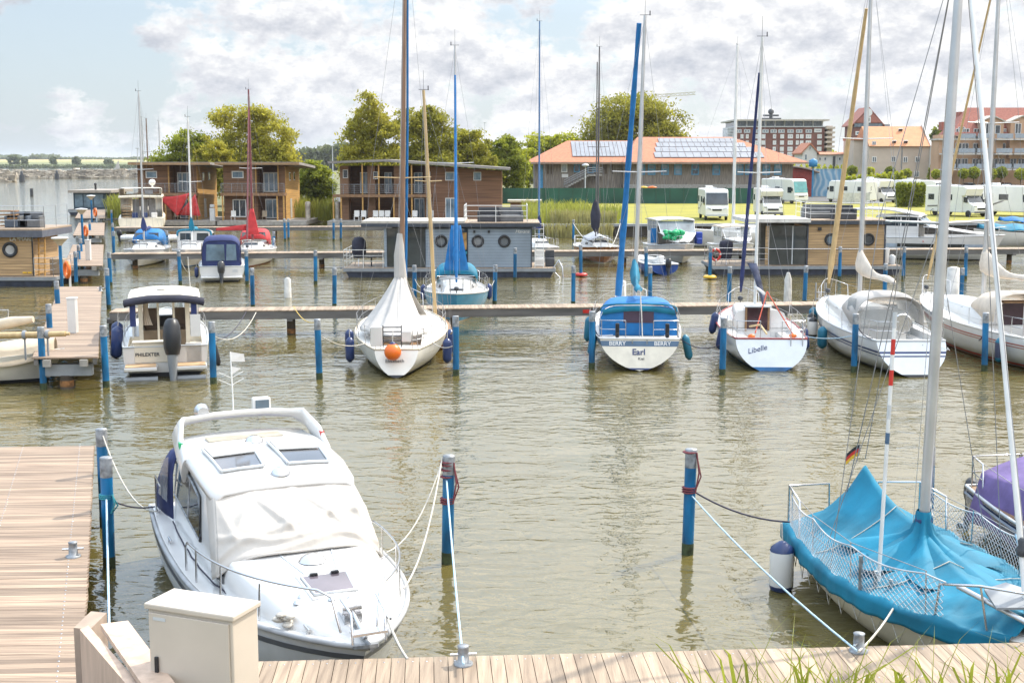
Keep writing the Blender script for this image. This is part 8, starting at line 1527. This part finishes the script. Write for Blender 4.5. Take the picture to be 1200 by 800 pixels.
def plamp(px, pt, pb, lb, z=1.0):
    zt = pt; p = at(px, pb, z); h = zx(pt, p.y); t = thing('pier_lamp', lb, 'lamp', (p.x, p.y, 0), 0, 'mushroom lamps along the pier'); m = MB(); m.lathe([(.085, -.5), (.08, h-.35)], n=12); m.build('pole', blue, t); r = .42; m = MB(); m.lathe([(.1, h-.42), (.14, h-.34), (r, h-.06)], n=22); m.build('shade', M('cream boom cover'), t); m = MB(); m.lathe([(r, h-.06), (r+.01, h-.02), (r*.9, h), (.05, h+.04)], n=22); m.build('cap', white, t)
plamp(72.2, 278, 327, 'nearest mushroom lamp on a blue pole beside the left houseboat', .8); plamp(97.3, 244.5, 287, 'second mushroom lamp on a blue pole along the pier', .8); plamp(108, 229, 262, 'farthest mushroom lamp on a blue pole before the dark houseboat', .8)
def lifering(px, py, d, lb):
    p = ad(px, py, d); t = thing('lifebuoy', lb, 'lifebuoy', p, R(-50), 'orange lifebuoys on the pier'); m = MB(); n = 20; m.tube([(.28*math.cos(2*math.pi*k/n), 0, .36*math.sin(2*math.pi*k/n)) for k in range(n+1)], .09, 8, cap=False); m.build('ring', orange, t); m = MB(); m.obox((.02, .12, -.25), (.1, .08, 1.4)); m.build('holder_post', maluw, t)
lifering(78.5, 316, 62.5, 'orange lifebuoy near the nearest mushroom lamp'); lifering(100.5, 270.5, 98, 'orange lifebuoy left of the third pier bridge'); lifering(111.5, 249, 128, 'orange lifebuoy left of the farthest pier bridge')
for px, py, pz, lb, wd_ in ((80, 390, 355, 'white supply post at the left edge of the nearest pier bridge', 0), (103, 305, 276, 'white supply post beside the second pier bridge', 1)):
    p = at(px-6, py, 1.0); h = zx(pz-20, p.y) if False else 2.0; m = MB(); m.box(-.14, .14, -.14, .14, 0, 1.15); m.box(-.16, .16, -.16, .16, 1.15, 1.2); o = one(m, 'supply_post', white, lb, 'post', 'white supply posts', bevel=.02); o.location = (p.x+.35, p.y, 1.0)
for px, py, lb in ((332, 355, 'white tapering post before the middle jetty left'), (732, 350, 'white board post beside the blue canopy sailboat'), (930, 352, 'pale concrete post before the tan houseboat'), (1127, 349, 'thick white post beside the last blue pile')):
    p = at(px, 357 if px < 1000 else 355, 0); w_ = .16 if px != 1127 else .26; p = at(px, {332: 330, 732: 349, 930: 349, 1127: 349}[px], .9); m = MB(); m.lathe([(w_*1.3, -1), (w_, {332: .9, 732: 1.5, 930: 1.6, 1127: 2.1}[px]), (w_*.4, {332: 1.0, 732: 1.55, 930: 1.9, 1127: 2.15}[px])], (p.x, p.y+1.2, 0), 14); one(m, 'white_post', M('weathered white paint', (.60, .58, .54), .6, var=.15), lb, 'post', 'white posts by the jetty')
m = MB(); p = at(955, 352, 1.0)
for s_ in (0, .42): m.tube([(p.x+s_, p.y-.1, -.4), (p.x+s_, p.y-.1, 1.75)], .03, 6)
for k in range(6): m.tube([(p.x, p.y-.1, .0+.27*k), (p.x+.42, p.y-.1, .0+.27*k)], .025, 5)
one(m, 'jetty_ladder', mgrey, 'grey steel ladder on the middle jetty right of the red trimmed sailboat', 'ladder')
# ---------- mooring ropes ----------
def PT(px, z=1.5): q = min(PILEPOS.items(), key=lambda kv: abs(kv[0]-px))[1]; return Vector((q.x, q.y, z))
W = lambda t, h, y, s, d=.05: WM(t) @ Vector(h.edge(y, s, -.05, d))
pa, pb_ = PT(523.5), PT(808)
rope(pa+Vector((0, -.1, -.05)), at(543, 778, 1.22), 'pale blue rope from the maroon tied pile down to the front boardwalk', ropeb, .12, .016)
rope(pa+Vector((-.08, 0, .3)), W(tX, HX, 6.4, -1, .1), 'slack white rope from the maroon tied pile to the cruiser bow', ropew, .35, .014); rope(pa+Vector((-.08, 0, .25)), W(tX, HX, 4.6, -1, .1), 'second white rope from the maroon tied pile to the cruiser side', ropew, .3, .012)
def wrap(p, zs, mat, lb, hang=.7):
    m = MB(); [m.lathe([(.1, z-.015), (.125, z), (.1, z+.015)], (p.x, p.y, 0), 14) for z in zs]; m.tube([(p.x+.12, p.y-.05, zs[-1]), (p.x+.16, p.y-.08, zs[-1]-hang*.5), (p.x+.1, p.y-.1, zs[-1]-hang)], .015, 5); m.tube([(p.x+.1, p.y-.02, zs[-1]-hang), (p.x+.2, p.y-.04, zs[-1]-hang*.6), (p.x+.11, p.y-.04, zs[-1])], .013, 5); one(m, 'rope_lashing', mat, lb, 'rope', 'lashings on piles')
wrap(pa, [1.05, 1.09, 1.13, 1.5, 1.62, 1.7, 1.75], roper, 'maroon rope lashed around the pile right of the cabin cruiser'); wrap(pb_, [1.1, 1.14, 1.18, 1.8], roper, 'maroon rope lashed around the lone foreground pile'); wrap(PT(122.5), [1.2, 1.23, 1.26], M('teal rope', (.05, .3, .36), .9), 'teal rope wound around the nearer left pile', .3)
rope(pb_+Vector((.1, 0, -.4)), W(tT, HT, .3, 1, .1), 'dark spliced rope from the lone pile to the turquoise tarp boat', roped, .12, .016); rope(pb_+Vector((.05, -.1, -.45)), at(1004, 762, 1.22), 'pale blue rope from the lone pile to the bollard before the turquoise boat', ropeb, .1, .014)
rope(PT(118.5, 1.8), W(tX, HX, .8, 1, .1), 'slack white rope from the left pile to the cruiser stern', ropew, .4, .014); rope(PT(122.5, 1.2), W(tX, HX, .5, 1, .1), 'short dark rope from the nearer left pile to the cruiser', roped, .08, .014); rope(PT(122.5, 1.2), at(128, 742, .9), 'blue white rope hanging down from the nearer left pile', ropeb, .02, .018)
rope(W(tX, HX, 7.6, -1, .1), at(478, 772, 1.1), 'thick rope from the cruiser bow to the front boardwalk', ropew, .05, .018); rope(PT(1091, 1.2), W(tT, HT, .6, -1, .2), 'thin rope from the right pile to the turquoise tarp boat', ropew, .15, .01); rope(W(tT, HT, 3.0, -1, .6), ad(1215, 690, 17), 'pale rope running right from the turquoise boat past the purple cover', ropeb, .1, .018)
rope(at(1006, 763, 1.2), W(tT, HT, 4.2, 1, .0), 'short white rope at the bollard before the turquoise boat', ropew, .05, .016)
for a, b, lb, mt, d in ((PT(373, 1.4), W(tA, Hull(9.3, 3.2, .82, 1.25, tw=.5, tm=.5), 1.2, -1), 'white rope from the pile to the white tent sailboat, left', ropew, .2), (PT(534, 1.0), W(tA, Hull(9.3, 3.2, .82, 1.25, tw=.5, tm=.5), 1.4, 1), 'white rope from the pile to the white tent sailboat, right', ropew, .15), (PT(534, 1.7), at(520, 372, 1.0), 'yellow rope from the pile at the white tent sailboat back to the jetty', ropey, .5),
    (PT(373, 1.8), at(344, 359, 1.0), 'yellow rope from the left pile to the middle jetty', ropey, .25), (PT(694, 1.6), W(tB, HB, .3, -1), 'dark rope from the pile to the blue canopy sailboat', roped, .15), (PT(848, 1.0), W(tB, HB, .3, 1), 'dark rope between blue canopy sailboat and the next pile', roped, .25), (PT(848, 1.5), W(tC, HC, .5, -1), 'short rope from the pile to the red trimmed sailboat', ropew, .1),
    (PT(1003, 1.6), W(tD, HD, .4, -1), 'dark rope from the pile to the stern of the striped white sailboat', roped, .15), (PT(1003, 1.2), W(tC, HC, .5, 1), 'pale blue rope from the pile to the red trimmed sailboat', ropeb, .1), (PT(1157, 1.6), W(tE, HE, 2.5, -1, -.4), 'dark rope from the pile to the red striped sailboat', roped, .15), (PT(248, 1.5), at(300, 366, 1.0), 'white rope from the pile beside the pilothouse boat to the jetty post', ropew, .5), (PT(248, 1.3), at(290, 362, 1.0), 'dark rope from the pile beside the pilothouse boat to the jetty', roped, .3)):
    rope(a, b, lb, mt, d, .016)
rope(PT(210, 1.5), at(222, 320, .5), 'white rope from the pile to the turquoise edged boat bow', ropew, .2, .03); rope(PT(579.5, 1.2), W(tF, Hull(8.6, 2.9, .95, 1.25), 3.5, -1), 'white rope from the pile to the blue hulled sailboat', ropew, .15, .014); rope(PT(485.5, 1.3), W(tF, Hull(8.6, 2.9, .95, 1.25), 3.5, 1), 'white rope left of the blue hulled sailboat', ropew, .2, .014); rope(PT(1071, 1.7), at(1082, 283, 1.3), 'red rope from the pile to the large white motor cruiser', M('red rope'), .15, .04)
for a, b, lb in ((672, 700, 'white rope from the reeds pile to the wooden sailboat'), (727, 715, 'white rope from the quay pile to the wooden sailboat')): rope(PT(a, 1.5), at(b, 290, 1.2), lb, ropew, .3, .03)
reeds('foreground_reeds', 'green reed leaves rising in front of the boardwalk at the lower right', [(1.9, 3.6, 11.6, 12.6, .8), (3.4, 6.2, 11.7, 12.9, .8)], M('fresh reed', (.33, .36, .04), .5, rgb2=(.20, .24, .03), scale=2, island=.3, trans=.35), 130, 1.0, .024, 1.0)
# ---------- summer haze over the lagoon ----------
hz_m = bpy.data.materials.new('haze'); hz_m.use_nodes = True
def _hz():
    N, n, l = nodes_of(hz_m.node_tree); N.clear(); o = n('ShaderNodeOutputMaterial'); v = n('ShaderNodeVolumePrincipled'); v.inputs['Color'].default_value = (.86, .91, .97, 1); v.inputs['Density'].default_value = .00008; v.inputs['Anisotropy'].default_value = .3; l(v.outputs[0], o.inputs['Volume'])
_hz()
hb_ = MB(); hb_.box(-6100, 6100, -60, 9100, -4.5, 62); tag(hb_.build('haze', hz_m), 'thin summer haze over the water', 'haze', kind='stuff')
